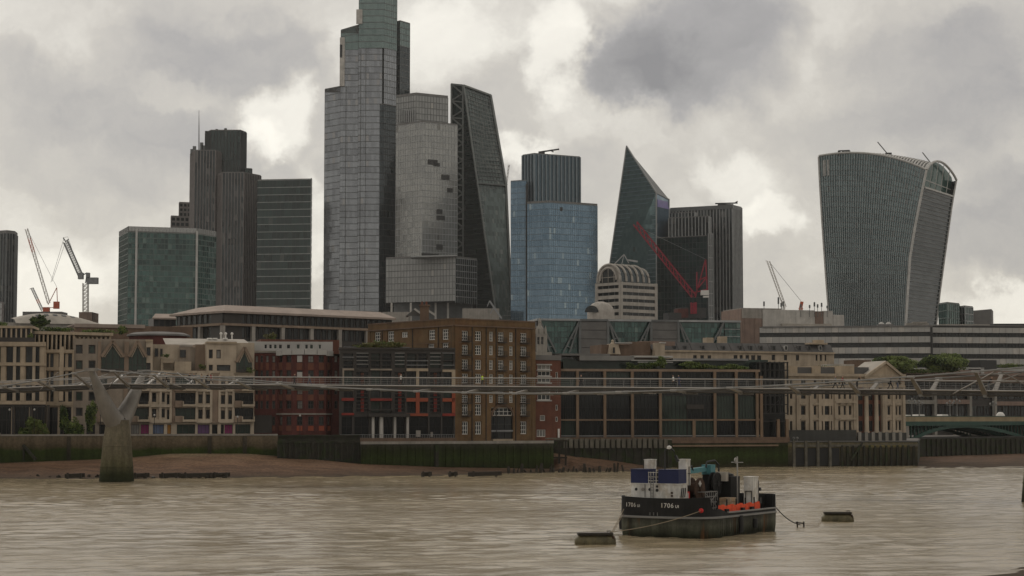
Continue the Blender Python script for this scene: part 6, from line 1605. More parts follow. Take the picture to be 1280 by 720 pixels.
# curved tower, wider at the top
def curved_tower():
    t = tw('curved_tower', 'huge curved glass tower bulging wider towards its top with pale fins', [(1110, 1060)])
    def interp(pl, v): return float(np.interp(v, [p[0] for p in pl], [p[1] for p in pl]))
    z0 = P(1100, 409, 1075).z
    def tab(pts, Y):
        out = []
        for (px, py) in pts: p = P(px, py, Y); out.append((p.z, p.x))
        return sorted(out)
    YL, YC, YR = 1092, 1062, 1096
    L = tab([(1037.5, 409), (1033, 352), (1028, 280), (1025, 230), (1023.5, 196)], YL)
    C = tab([(1131.5, 409), (1134.5, 360), (1137, 322), (1143, 285), (1149, 254), (1153.5, 232), (1157.5, 213)], YC)
    Rr = tab([(1169.5, 409), (1173.5, 370), (1178.5, 333), (1184.5, 290), (1189.5, 254), (1194.5, 226)], YR)
    zL, zC, zR = L[-1][0], C[-1][0], Rr[-1][0]
    nu, nv = 42, 34
    def bow(u): return 4 * u * (1 - u)
    def front(u, v):
        a = (interp(L, z0 + (zL - z0) * v), YL, z0 + (zL - z0) * v); b = (interp(C, z0 + (zC - z0) * v), YC, z0 + (zC - z0) * v)
        p = Vector(a).lerp(Vector(b), u); p.y -= 3.0 * bow(u) * (.4 + .6 * v)
        p.z += bow(u) * 4.6 * v ** 3 + (1.8 * math.sin(PI * min(1, u * 1.0)) if 0 else 0)
        return p
    def side(u, v):
        zt = zC + (zR - zC) * u
        zz = z0 + (zt - z0) * v
        p = Vector((interp(C, z0 + (zC - z0) * v), YC, 0)).lerp(Vector((interp(Rr, z0 + (zR - z0) * v), YR, 0)), u); p.z = zz
        return p
    mb = MB(); rows = [[front(i / nu, j / nv) for i in range(nu + 1)] for j in range(nv + 1)]
    mb.grid(rows, uv=(nu, nv)); mb.build('front_glass', 'glass_walkie', t)
    vs = 0.90
    mb = MB(); rows = [[side(i / 10, vs * j / nv) for i in range(11)] for j in range(nv + 1)]
    mb.grid(rows, uv=(14, nv)); mb.build('side_glass', 'glass_silver_dark', t)
    for i in range(nu + 1):
        pts = [front(i / nu, j / 12) + Vector((0, -.7, 0)) for j in range(13)]; mb = MB()
        for a, b in zip(pts, pts[1:]): mb.bar(a, b, .22, .4, up=(0, 1, 0))
        mb.build('fin', 'walkie_fin', t)
    mb = MB(); 
    for j in range(1, nv): 
        pts = [front(i / 10, j / nv) + Vector((0, -.25, 0)) for i in range(11)]
        for a, b in zip(pts, pts[1:]): mb.bar(a, b, .12, .25)
    mb.build('floor_bands', 'mull_grey', t, kind='stuff')
    mb = MB()
    for j in range(1, nv):
        pts = [side(i / 3, vs * j / nv) + Vector((.25, -.3, 0)) for i in range(4)]
        for a, b in zip(pts, pts[1:]): mb.bar(a, b, .3, .55)
    mb.build('side_floor_bands', 'mull_grey', t, kind='stuff')
    # pale edge frames
    def edge(pts, r, name='edge_frame'):
        mb = MB(); mb.tube(pts, r, 8); mb.build(name, 'fin_white', t, smooth=True)
    edge([front(0, j / 16) + Vector((-.2, -.4, 0)) for j in range(17)], .55)
    edge([front(1, j / 16) + Vector((.1, -.6, 0)) for j in range(17)], .75)
    edge([side(1, j / 16) + Vector((.3, -.4, 0)) for j in range(17)], .55)
    top = [front(i / 24, 1) + Vector((0, -.4, .5)) for i in range(25)]; edge(top, .6, 'roof_rim')
    # arched top of the side with the recessed sky garden
    c0, r0 = side(0, 1), side(1, 1); arch = []
    for k in range(17):
        u = k / 16; p = c0.lerp(r0, u); p.z += 8.5 * math.sin(PI * u) ** .75 * (1 - .25 * u); arch.append(p + Vector((.4, -.5, .3)))
    edge(arch, .7, 'arch_rim')
    s0, s1 = side(0, vs), side(1, vs)
    mb = MB(); inn = Vector((-.6, 5, 0)); mb.face([s0 + inn, s1 + inn, r0 + inn] + [p + inn for p in reversed(arch[1:-1])] + [c0 + inn]); mb.build('garden_glass', 'glass_teal', t)
    mb = MB(); mb.face([s0, s1, s1 + inn, s0 + inn]); mb.build('garden_floor', 'fin_white', t)
    mb = MB(); mb.bar(s0.lerp(s1, .05) + Vector((.2, -.5, -.6)), s1 + Vector((.2, -.5, -.6)), .6, 1.0); mb.build('garden_lintel', 'fin_white', t)
    for k in (4, 7, 10, 13):
        b_ = s0.lerp(s1, k / 16); mb = MB(); mb.bar(arch[k] + inn * .5, b_ + inn * .5, .35); mb.build('garden_mullion', 'fin_white', t)
    mb = MB(); mb.bar(s0 + inn * .8 + Vector((0, 0, 5)), s1 + inn * .8 + Vector((0, 0, 4)), .5); mb.build('garden_transom', 'fin_white', t)
    # vaulted roof running back from the front rim
    def roof(u, w_):
        a = front(u, 1); i = min(1.0, w_); bx = Vector((interp(Rr, zR) - 2 - (1 - u) * 70, 1125 - 14 * u, zR - 1 + 4 * bow(u)))
        p = a.lerp(bx, w_); k = u
        p.z += 7.5 * math.sin(PI * w_) ** .75 * (.25 + .75 * u); return p
    mb = MB(); rows = [[roof(i / 24, j / 8) for i in range(25)] for j in range(9)]; mb.grid(rows); mb.build('roof', 'mull_grey', t, smooth=True)
    for k in range(20):
        u = .5 + .49 * k / 19; pts = [roof(u, j / 8) + Vector((0, 0, .5)) for j in range(9)]; mb = MB()
        for a, b in zip(pts, pts[1:]): mb.bar(a, b, .8, .7)
        mb.build('roof_rib', 'fin_white', t)
    mb = MB(); bs = [front(i / 8, 0) for i in range(9)] + [side(1, 0), side(1, 0) + Vector((-10, 30, 0)), front(0, 0) + Vector((20, 40, 0))]; mb.prism([(p.x, p.y) for p in bs], GZ, [p.z for p in bs], cap=False); mb.build('base_wall', 'glass_dark', t)
    # hidden rear
    mb = MB(); rows = []
    for v in (0, .5, 1): a, b = front(0, v), side(1, v); rows.append([b, b + Vector((-10, 30, 0)), a + Vector((20, 40, 0)), a])
    mb.grid(rows); mb.build('rear_wall', 'glass_dark', t)
    mb = MB()
    for (u0, u1) in ((.035, .06), (.07, .088)): mb.face([front(u0, .885) + Vector((0, -.5, 0)), front(u1, .885) + Vector((0, -.5, 0)), front(u1, .975) + Vector((0, -.5, 0)), front(u0, .975) + Vector((0, -.5, 0))])
    mb.build('bright_panel', 'fin_white', t)
    for i, (x0, y0, x1, y1) in enumerate(((1110, 193, 1097, 177.5), (1166, 207, 1153, 190.5))):
        r = thing('roof_cleaning_crane', ['thin roof crane left of the middle of the curved tower top', 'thin roof crane over the right shoulder of the curved tower'][i], 'crane', tuple(P(x0, y0 + 3, 1085)))
        mb = MB(); mb.bar(P(x0, y0, 1085), P(x1, y1, 1085), .5); mb.build('arm', 'mull_grey', r); mb = MB(); p = P(x0, y0, 1085); mb.box(p.x - 1.6, p.x + 1.8, 1083, 1087, p.z - 3.5, p.z + .8); mb.build('base', 'mull_dark', r)
    r = thing('roof_equipment', 'small cluster of roof equipment at the left end of the curved tower top', 'equipment', tuple(P(1055, 191, 1085)))
    mb = MB(); mb.bar(P(1048, 188.5, 1085), P(1062, 188, 1085), .6)
    for x in (1049, 1054, 1058, 1061): p = P(x, 192, 1085); mb.box(p.x - .7, p.x + .7, 1084, 1086, p.z - 1.5, p.z + 1.6)
    mb.build('equipment', 'mull_dark', r)
curved_tower()
# small blocks right of it
for (ch, yt, g, b, lab) in (([(1172.5, 905), (1183, 895), (1198, 905)], 380.5, 'glass_teal', 'mull_teal', 'green glass block directly right of the curved tower'), ([(1198.3, 925), (1205, 920), (1215, 928)], 384, 'glass_teal', 'mull_light', 'second smaller green glass block right of the curved tower')):
    t = tw('glass_block', lab, ch, 'building'); tower(t, ch, yt, g, b, fl=3.6, pw=2.2, wu=.2, wv=.4)
t = tw('sloped_block', 'plain grey block with slanting top right of the small green glass blocks', [(1228, 960)], 'building'); f = Face.px(1215.5, 960, 1241, 965)
mb = MB(); z0, za, zb = GZ, f.zy(388.5, 1216), f.zy(386.3, 1240); a, b = f.pt(0, 0), f.pt(f.L, 0); back = Vector((6, 20, 0))
pl = [a, b, b + back, a + back]; mb.prism([(p.x, p.y) for p in pl], z0, [za, zb, zb, za]); mb.build('wall', 'louvre_grey', t)

# ---------------------------------------------------------------- cranes
def lattice(mb, a, b, w, n, r, mi=0, stripes=None):
    a, b = Vector(a), Vector(b); d = (b - a).normalized(); y = Vector((0, 1, 0)); x = d.cross(y).normalized()
    cs = [x * w / 2 + y * w / 2, x * w / 2 - y * w / 2, -x * w / 2 + y * w / 2, -x * w / 2 - y * w / 2]
    for c in cs:
        for k in range(n):
            m_ = mi if stripes is None else stripes(k / n); mb.bar(a.lerp(b, k / n) + c, a.lerp(b, (k + 1) / n) + c, r, r, m_)
    for k in range(n):
        p, q = a.lerp(b, k / n), a.lerp(b, (k + 1) / n); m_ = mi if stripes is None else stripes(k / n)
        mb.bar(p + cs[1], q + cs[3], r * .7, r * .7, m_); mb.bar(p + cs[0], q + cs[2], r * .7, r * .7, m_); mb.bar(p + cs[1], p + cs[3], r * .6, r * .6, m_)
def crane(lab, Y, mast, jib, w, jm, aframe=None, cw=None, mats=('crane_white', 'crane_white'), hook=None, stripes=None, ties=()):
    t = thing('tower_crane', lab, 'crane', tuple(P(mast[0][0], mast[0][1], Y)))
    mb = MB(); lattice(mb, P(*mast[0], Y), P(*mast[1], Y), w, 8, w * .16); mb.build('mast', mats[0], t)
    mb = MB(); lattice(mb, P(*jib[0], Y), P(*jib[1], Y), w * .9, 16, w * .14, stripes=stripes); mb.build('jib', [mats[1], 'crane_orange', 'crane_red'], t)
    if aframe: mb = MB(); [mb.bar(P(*p, Y), P(*q, Y), w * .22) for p, q in aframe]; mb.build('a_frame', jm, t)
    if cw: mb = MB(); [mb.box(P(x0, y1, Y).x, P(x1, y1, Y).x, Y - w * .6, Y + w * .6, P(x0, y1, Y).z, P(x0, y0, Y).z) for (x0, y0, x1, y1) in cw]; mb.build('counterweight', jm if jm != 'crane_red' else 'crane_white', t)
    if ties: mb = MB(); [mb.bar(P(*p, Y), P(*q, Y), .14) for p, q in ties]; mb.build('tie_rope', 'crane_dark', t)
    return t
crane('white and red luffing crane with tall steep jib at the left', 1000, ((59, 396), (59, 386)), ((61, 379), (33, 286)), 1.5, 'crane_orange', [((60, 381), (71, 359.5)), ((71, 359.5), (72, 384)), ((54, 385), (72, 384))], [(67, 377, 74, 386), (54, 384, 62, 390)], ('crane_orange', 'crane_white'), stripes=lambda k: 1 if .68 < k < .84 else 0, ties=[((71, 359), (34, 287))])
crane('short red and dark crane jib left of the steep white crane', 1050, ((54, 396), (54, 389)), ((53, 388), (40, 360)), 1.4, 'crane_dark', [((40, 360), (37, 361.5))], None, ('crane_dark', 'crane_dark'), stripes=lambda k: 1 if .3 < k < .5 else 0)
crane('grey crane with folded hoist jib standing on a lattice mast', 950, ((107, 392), (107, 354)), ((101, 345), (82, 302)), 2.4, 'crane_dark', [((101, 345), (109, 341)), ((109, 341), (107, 354)), ((107, 352), (120, 350)), ((82, 302), (79, 297)), ((82, 302), (86, 299))], [(109, 347, 122.5, 355), (98, 341, 104, 349), (108, 341, 112, 348)], ('crane_white', 'crane_dark'), ties=[((80, 297.5), (63.5, 353)), ((82, 302), (65, 352)), ((79, 297), (85, 296)), ((85, 297), (101, 343))])
mb = MB(); a, b = P(98.5, 399, 940), P(115, 390, 940); mb.box(a.x, b.x, 940, 955, GZ, b.z); t = thing('lift_shaft', 'square tan concrete shaft under the grey crane', 'building', tuple((a.x, 940, GZ))); mb.build('wall', 'pink_granite', t)
crane('red luffing crane in front of the dark green block', 1000, ((867, 392), (867, 378)), ((867, 370), (794, 279)), 2.7, 'crane_red', [((869, 372), (882, 324)), ((882, 324), (884, 362)), ((866, 366), (884, 362)), ((874, 350), (883, 346)), ((871, 362), (884, 346)), ((871, 340), (871, 364))], [(876, 363, 886, 369), (879, 370, 886, 372)], ('crane_red', 'crane_red'), ties=[((882, 324), (800, 285))])
f = Face.px(848, 1000, 884, 1004); t = tw('plant_deck', 'dark red plant deck under the red crane', [(866, 1000)], 'building'); mb = MB(); f.slabpx(mb, 851, 883, 384.5, 397, -10, 0); f.slabpx(mb, 835, 851, 391, 399, -8, 1); mb.build('wall', 'mull_dark', t); mb = MB(); f.slabpx(mb, 847, 860, 386, 397, -6, .5); mb.build('red_screen', 'brick_red', t)
crane('pale luffing crane behind the plant room aerials', 800, ((979, 396), (979, 384)), ((981, 384), (960.5, 327)), 1.3, 'crane_white', [((960.5, 327), (957, 326)), ((981, 384), (974, 370))], None, ('crane_white', 'crane_white'), ties=[((963, 329), (1001, 376))])
crane('tiny red crane stump beside the pale luffing crane', 800, ((1001, 392), (1001, 384)), ((1001, 384), (1002.5, 377)), 1.2, 'crane_orange', [((998, 386), (1004, 386))], None, ('crane_orange', 'crane_orange'))
# ================================================================== footbridge
NP, SP = Vector((-62.8, 300.0)), Vector((64.4, 226.0))
AX = (SP - NP).normalized(); LAT = Vector((AX.y, -AX.x)); LAT = LAT if LAT.y < 0 else -LAT      # towards the camera
SPAN = (SP - NP).length
def axp(t): return NP + (SP - NP) * t
_dz = [(-.75, 13.2), (-.18, 14.85), (0, 15.42), (.22, 15.0), (.45, 14.5), (.7, 13.95), (.87, 13.55), (1.0, 13.2), (1.5, 11.0)]
def deckz(t): return float(np.interp(t, [a for a, b in _dz], [b for a, b in _dz]))
def cab(t):
    if t < 0: s = min(1, -t / .56); return 2.3 - 2.9 * 4 * s * (1 - s)
    if t > 1: s = min(1, (t - 1) / .75); return 2.9 - 2.6 * 4 * s * (1 - s)
    a = 2.3 + .6 * t; return a - (a + .95) * (1 - abs(2 * t - 1) ** 1.75)
def latoff(t): return 5.0 + .8 * abs(2 * max(0, min(1, t)) - 1) ** 2
def bp(t, lat, z): p = axp(t) + LAT * lat; return Vector((p.x, p.y, z))
T0, T1 = -.62, 1.45
def footbridge():
    rt = thing('footbridge', 'long slim steel suspension footbridge with Y shaped pier crossing the river', 'bridge', tuple(bp(.5, 0, 0)))
    ts = np.linspace(T0, T1, 84)
    mb = MB()
    for a, b in zip(ts, ts[1:]):
        o = bp(a, -1.9, deckz(a) - .32); mb.obox(o, bp(b, -1.9, deckz(b) - .32) - o, bp(a, 1.9, deckz(a) - .32) - o, (0, 0, .3))
    mb.build('deck', 'deck_under', rt)
    for s in (-1, 1):
        mb = MB(); mb.tube([bp(t, s * 2.0, deckz(t) + .02) for t in ts], .10, 6); mb.build('deck_edge', 'steel_bright', rt)
        mb = MB(); mb.tube([bp(t, s * 1.75, deckz(t) - .5) for t in ts], .14, 6); mb.build('edge_tube', 'deck_under', rt)
        mb = MB(); mb.tube([bp(t, s * 2.15, deckz(t) + 1.2) for t in ts], .065, 6); mb.build('handrail', 'steel_bright', rt)
        for k in range(3): mb = MB(); mb.tube([bp(t, s * 2.1, deckz(t) + .3 + .3 * k) for t in ts], .011, 3, cap=False); mb.build('rail_wire', 'steel_paint', rt)
        src = None; n = int(SPAN * (T1 - T0) / 2.0)
        mb = MB(); mb.bar((0, 0, 0), tuple((LAT * s * .15).to_3d() + Vector((0, 0, 1.18))), .035, .07)
        for k in range(n):
            t = T0 + (T1 - T0) * k / n
            p = bp(t, s * 2.0, deckz(t)) - woff(rt)
            if src is None: src = mb.build('railing_post', 'steel_paint', rt, local=True); o = src
            else: o = src.copy(); COL.objects.link(o); o.parent = rt; ALLKIDS[rt.name].append(o)
            o.location = p
    # transverse arms every eight metres
    for k in range(-9, 25):
        t = (k * 8.0 + 4) / SPAN
        if not (T0 < t < T1): continue
        z = deckz(t)
        mb = MB(); o = bp(t, -2.0, z - .62); mb.bar(o, bp(t, 2.0, z - .62), .45, .34); mb.build('cross_beam', 'steel_paint', rt)
        for s in (-1, 1):
            a, b = bp(t, s * 1.7, z - .5), bp(t, s * latoff(t), z + cab(t))
            mb = MB(); x = Vector((AX.x, AX.y, 0)); n_ = (b - a).cross(x).normalized()
            p0 = [a + x * .32 + n_ * .14, a - x * .32 + n_ * .14, a - x * .32 - n_ * .14, a + x * .32 - n_ * .14]; p1 = [b + x * .2 + n_ * .09, b - x * .2 + n_ * .09, b - x * .2 - n_ * .09, b + x * .2 - n_ * .09]
            for i in range(4): j = (i + 1) % 4; mb.face([p0[i], p0[j], p1[j], p1[i]])
            mb.face(p1); mb.face(p0[::-1]); arm = mb.build('cable_arm', 'steel_arm', rt)
            mb = MB(); mb.bar(b - x * .45, b + x * .45, .34, .3); mb.build('cable_clamp', 'steel_bright', arm)
    for s in (-1, 1):
        for q, dz in ((-.2, .04), (-.07, -.04), (.07, .05), (.2, -.03)):
            mb = MB(); mb.tube([bp(t, s * (latoff(t) + q), deckz(t) + cab(t) + dz) for t in np.linspace(T0, T1, 110)], .06, 5); mb.build('cable', 'steel_paint', rt)
    # diagonal ties close to the piers
    for s in (-1, 1):
        for (ta, za, tb_, zb) in ((.925, -.4, .968, 2.3), (.972, 2.3, 1.0, -.5), (.05, 2.0, .1, -.4), (-.05, 2.0, -.1, -.4), (.04, 2.0, .0, -.4)):
            mb = MB(); mb.tube([bp(ta, s * (latoff(ta) if za > 0 else 2.0), deckz(ta) + za), bp(tb_, s * (latoff(tb_) if zb > 0 else 2.0), deckz(tb_) + zb)], .09, 5); mb.build('tie_rod', 'steel_arm', rt)
    # piers
    for t, rb, rtop in ((0, 2.75, 1.85), (1, 3.4, 2.2)):
        c = axp(t)
        mb = MB(); mb.lathe((c.x, c.y, 0), [(rb, -2.5), (rb, 0), (rb * .93, 2.4), (rb * .82, 6), (rtop, 9.2), (rtop * .99, 9.75)], 28); pr = mb.build('pier', 'pier_concrete', rt, smooth=True)
        for zz, r_ in ((5.6, .845), (2.3, .945)): mb = MB(); mb.lathe((c.x, c.y, zz), [(rb * r_, -.07), (rb * r_ + .05, 0), (rb * r_, .07)], 28); mb.build('pier_band', 'pier_concrete', pr)
        ztip = deckz(t) + cab(t) - .1
        for s in (-1, 1):
            L_ = 6.2
            pts = []; rr = []
            for k in range(13):
                u = k / 12; pts.append(bp(t, s * (.55 + (L_ - .55) * u ** .92), 9.5 + (ztip - 9.5) * u ** 1.12)); rr.append(1.3 * (1 - u) ** .8 + .34)
            mb = MB(); mb.tube(pts, rr, 16); arm = mb.build('pier_arm', 'steel_arm', rt, smooth=True)
            mb = MB(); x = Vector((AX.x, AX.y, 0)); mb.bar(pts[-1] - x * 1.1, pts[-1] + x * 1.1, .9, .5); mb.build('cable_saddle', 'steel_arm', arm)
        mb = MB(); mb.lathe((c.x, c.y, 9.6), [(rtop * .97, 0), (rtop * .8, .25), (.5, .3)], 20); mb.build('pier_collar', 'steel_arm', rt, smooth=True)
    return rt
footbridge()

# ------------------------------------------------------------------ people on the footbridge
def person_mesh(pose, mats):
    """one continuous skinned body; pose moves feet, arms, lean"""
    st, am, lean = pose
    V, E, RAD = [], [], []
    def v(x, y, z, r, p=None):
        V.append((x, y, z)); RAD.append(r)
        if p is not None: E.append((p, len(V) - 1))
        return len(V) - 1
    pel = v(0, 0, .93, .125); wa = v(lean * .12, 0, 1.1, .115, pel); ch = v(lean * .3, 0, 1.33, .145, wa); nk = v(lean * .42, 0, 1.49, .06, ch)
    hd0 = v(lean * .46 + .015, 0, 1.58, .085, nk); hd1 = v(lean * .49 + .01, 0, 1.68, .088, hd0); v(lean * .5, 0, 1.75, .055, hd1); 
    nose = v(lean * .47 + .105, 0, 1.62, .014, hd0)
    for s in (-1, 1):
        hp = v(0, s * .09, .87, .095, pel); kn = v(.03 + s * st * .16, s * .095, .48, .062, hp); an = v(s * st * .34 - (.06 if s * st < 0 else 0), s * .095, .09, .045, kn); v(s * st * .34 + .14, s * .1, .04, .038, an)
        v(hd0 and lean * .46, s * .088, 1.63, .018, hd0)
        sh = v(lean * .3, s * .19, 1.40, .07, ch); el = v(lean * .3 + am[0] * .3 - s * st * .12, s * .24, 1.13, .045, sh); wr = v(lean * .3 + am[0] * .3 + am[1] - s * st * .18, s * .23, .93 + am[2], .034, el)
        hx, hz = V[wr][0], V[wr][2]; pm = v(hx + .02, s * .23, hz - .075, .034, wr)
        for k, (dy, ln) in enumerate(((-.028, .075), (-.009, .088), (.010, .082), (.028, .064))):
            k1 = v(hx + .026, s * .23 + dy, hz - .075 - ln * .55, .0095, pm); v(hx + .04, s * .23 + dy, hz - .075 - ln, .008, k1)
        t1 = v(hx + .06, s * .215, hz - .07, .011, pm); v(hx + .075, s * .21, hz - .115, .009, t1)
    me = bpy.data.meshes.new('person'); me.from_pydata(V, E, [])
    o = bpy.data.objects.new('tmp', me); COL.objects.link(o)
    o.modifiers.new('s', 'SKIN'); sub = o.modifiers.new('d', 'SUBSURF'); sub.levels = 1; sub.render_levels = 1
    for i, r in enumerate(RAD):
        sv = me.skin_vertices[0].data[i]; sv.radius = (r, r); sv.use_root = (i == 0)
    dg = bpy.context.evaluated_depsgraph_get(); dg.update()
    out = bpy.data.meshes.new_from_object(o.evaluated_get(dg)); out.name = 'person'
    COL.objects.unlink(o); bpy.data.objects.remove(o)
    out.materials.clear()
    for m in mats: out.materials.append(M[m])
    hx = lean * .49
    for p in out.polygons:
        c = p.center; p.use_smooth = True
        hand = abs(c.y) > .17 and c.z < 1.0 + am[2] and c.z < 1.1 + am[2] and c.z > .55 and abs(c.y) > .195
        if c.z > 1.5: p.material_index = 3 if (c.z > 1.70 or c.x < hx - .03) else 2
        elif c.z < .09: p.material_index = 4
        elif c.z < .95 and not hand: p.material_index = 1
        elif hand and c.z < .93 + am[2]: p.material_index = 2
        else: p.material_index = 0
    return out
WALK, WALK2, STAND, LEAN = (1.0, (0, .05, .05), .1), (-1.0, (0, .05, .05), .1), (.15, (0, .05, 0), 0), (.2, (.6, .22, .2), .9)
PEOPLE = [
    (208, 1.2, WALK, ('cloth_black', 'cloth_black'), 'person in black walking alone on the bridge just right of the Y pier', 0),
    (236.5, .8, WALK2, ('cloth_black', 'cloth_grey'), 'person in dark coat walking left of a close pair on the footbridge', 0),
    (242, 1.2, WALK, ('cloth_grey', 'cloth_black'), 'person in grey top walking just right of the dark coated walker', 0),
    (252, 1.3, STAND, ('cloth_tan', 'cloth_grey'), 'person in tan top standing beside a bent figure on the footbridge', 180),
    (257.5, 1.2, LEAN, ('cloth_black', 'cloth_black'), 'bent dark figure leaning forward between tan and red topped walkers', 0),
    (263.8, .6, WALK, ('cloth_red', 'cloth_black'), 'person in dull red top at the right end of the left group', 180),
    (368, .5, WALK2, ('cloth_black', 'cloth_black'), 'lone person in black on the bridge before the bowed red brick front', 0),
    (387, -.6, WALK, ('cloth_grey', 'cloth_denim'), 'person in grey before the right side of the bowed red brick front', 180),
    (501, .9, WALK, ('cloth_white', 'cloth_black'), 'person in white shirt on the bridge before the black office', 0),
    (603, 1.2, STAND, ('cloth_yellow', 'cloth_black'), 'person in bright yellow vest on the bridge before the brick warehouse', 180),
    (726, .4, WALK2, ('cloth_black', 'cloth_black'), 'person in black on the bridge before the first tan column', 0),
    (842, 1.2, WALK, ('cloth_white', 'cloth_black'), 'person in pale top walking beside a navy coated person', 180),
    (849, .9, WALK2, ('cloth_navy', 'cloth_navy'), 'person in navy walking beside a pale topped person', 180),
    (1044, 1.1, WALK, ('cloth_grey', 'cloth_black'), 'person in grey walking on the bridge left of the red topped walker', 0),
    (1053, .5, WALK2, ('cloth_red', 'cloth_black'), 'person in red top before the classical building', 0),
    (1071, .9, LEAN, ('cloth_black', 'cloth_black'), 'dark figure leaning forward left of the stone pediment', 0),
    (1113, 1.0, WALK, ('cloth_black', 'cloth_black'), 'person in black walking upright under the stone pediment', 0),
    (1122, .7, LEAN, ('cloth_black', 'cloth_denim'), 'bent dark figure just right of the pediment walker', 0),
    (1222, .8, STAND, ('cloth_black', 'cloth_black'), 'person in black standing beside the tall cable arm at the right', 180),
    (1235.5, .6, LEAN, ('cloth_black', 'cloth_grey'), 'person leaning on the rail right of the standing figure at the right', 0),
]
def put_people():
    cache = {}
    for (px, lat, pose, cl, lab, face) in PEOPLE:
        # where the ray through this column meets the line of the deck at that lateral offset
        o = axp(0) + LAT * lat; r = ray(px, 475); k = r.x / r.y
        t = (o.y * k - o.x) / (AX.x - AX.y * k) / SPAN
        key = (pose, cl)
        if key not in cache: cache[key] = person_mesh(pose, (cl[0], cl[1], 'skin', 'hair_dark', 'cloth_black'))
        ob = bpy.data.objects.new('person', cache[key]); COL.objects.link(ob)
        ob.location = bp(t, lat, deckz(t) - .03); ob.rotation_euler = (0, 0, math.atan2(AX.y, AX.x) + R(face))
        tag(ob, lab, 'person', 'people on the footbridge')
put_people()

# ================================================================== green arched road bridge downstream
def road_bridge():
    f = Face.px(1118, 455, 1345, 520); rt = thing('road_bridge', 'green iron arch road bridge with tan parapet at the right edge', 'bridge', tuple(f.pt(f.L / 2, 0, -8)))
    px = [1140, 1147, 1160, 1175, 1190, 1206, 1222, 1240, 1256, 1270, 1285, 1300]
    py = [553, 548.5, 542.5, 538, 535.2, 534.2, 535.2, 538, 541.5, 545.5, 550, 556]
    lo = [f.hit(x, y) for x, y in zip(px, py)]
    zd = f.zy(528.5, 1206)
    for o in (0, -5, -10, -16):
        mb = MB()
        for (q0, z0), (q1, z1) in zip(lo, lo[1:]):
            p = [f.pt(q0, z0, o), f.pt(q1, z1, o), f.pt(q1, z1 + .85, o), f.pt(q0, z0 + .85, o)]; b = [x + Vector((-f.n.x * .6, -f.n.y * .6, 0)) for x in p]
            mb.face(p); mb.face([p[3], p[2], b[2], b[3]]); mb.face([b[0], b[1], p[1], p[0]]); mb.face(b[::-1])
        mb.build('arch_rib', 'green_paint', rt)
        mb = MB()
        for k in range(40):
            q = lo[0][0] + (lo[-1][0] - lo[0][0]) * k / 39; z = float(np.interp(q, [a for a, b in lo], [b for a, b in lo]))
            if zd - z > 1.2: f.slab(mb, q - .14, q + .14, z + .6, zd, o - .45, o - .15)
        mb.build('spandrel_posts', 'green_paint', rt, kind='stuff')
    mb = MB(); f.slab(mb, 0, f.L, zd - .7, zd + .35, -17, .25); mb.build('deck_girder', 'green_paint', rt)
    mb = MB(); f.slab(mb, 0, f.L, zd + .35, zd + 1.55, -.35, .15); f.slab(mb, 0, f.L, zd + .35, zd + 1.5, -17, -16.6); mb.build('parapet', 'bridge_tan', rt)
    mb = MB(); f.slab(mb, 0, f.L, zd + 1.55, zd + 1.72, -.4, .25); mb.build('parapet_rail', 'green_paint', rt)
    mb = MB(); q = f.sx(1136, 550); f.slab(mb, 0, q, -1, zd - .7, -17, .1); q = f.sx(1283, 560); f.slab(mb, q, q + 9, -1, zd + .4, -19, 2); mb.build('abutment', 'stone_grey', rt)
    G_ = 'lamp standards on the green bridge'
    labs = ['first lamp standard from the stone building on the green bridge', 'second lamp standard from the stone building on the green bridge', 'middle lamp standard standing close to the second', 'fourth lamp standard from the stone building on the green bridge', 'last lamp standard by the right edge on the green bridge']
    for i, (x, o) in enumerate(((1149.5, -.1), (1188, -.1), (1204, -15), (1242, -.1), (1259.5, -15))):
        q = f.sx(x, 515); b = f.pt(q, zd + 1.7, o); t = thing('bridge_lamp', labs[i], 'street lamp', tuple(b), G_)
        h = 3.2 if o > -1 else 4.0
        mb = MB(); mb.tube([b, b + Vector((0, 0, .5)), b + Vector((0, 0, h))], [.2, .11, .08], 6); mb.bar(b + Vector((-.75, 0, h - .5)), b + Vector((.75, 0, h - .5)), .1, .1); mb.build('post', 'steel_paint', t)
        for dx in (-.75, 0, .75): mb = MB(); mb.lathe(b + Vector((dx, 0, h - .45 + (.45 if dx == 0 else 0))), [(.08, 0), (.26, .3), (.2, .62), (.04, .75)], 8); mb.build('lantern', 'steel_paint', t)
    # tops of vehicles showing over the parapet
    for i, (x, w_, h_, m_, lab) in enumerate(((1150, 2.6, .25, 'white_paint', 'low white vehicle roof above the parapet by the stone building'), (1166, 3.6, .35, 'white_paint', 'white vehicle roof at the left of the green bridge'), (1196, 3.3, .4, 'white_paint', 'white vehicle roof near the middle of the green bridge'))):
        q = f.sx(x, 520); rt2 = thing('car', lab, 'car', tuple(f.pt(q, zd + .4, -4)), 'vehicles crossing the green bridge')
        mb = MB(); f.slab(mb, q - w_ / 2 - .6, q + w_ / 2 + .6, zd + .65, zd + 1.25, -5, -3.2); mb.build('body', m_, rt2)
        mb = MB(); pts = [(q - w_ / 2 - .1, 1.25), (q + w_ / 2 + .1, 1.25), (q + w_ / 2 - .35, 1.75 + h_), (q - w_ / 2 + .4, 1.75 + h_)]
        a = [f.pt(s_, zd + z, -3.3) for s_, z in pts]; b = [f.pt(s_, zd + z, -4.9) for s_, z in pts]; mb.face(a); mb.face(b[::-1])
        for k in range(4): l = (k + 1) % 4; mb.face([a[l], a[k], b[k], b[l]])
        mb.build('cabin', m_, rt2)
        for s_ in (-1, 1):
            mb = MB(); mb.lathe(f.pt(q + s_ * (w_ / 2 - .1), zd + .68, -3.15), [(.33, -.1), (.33, .1)], 12, axis='y'); mb.build('wheel', 'black_metal', rt2)
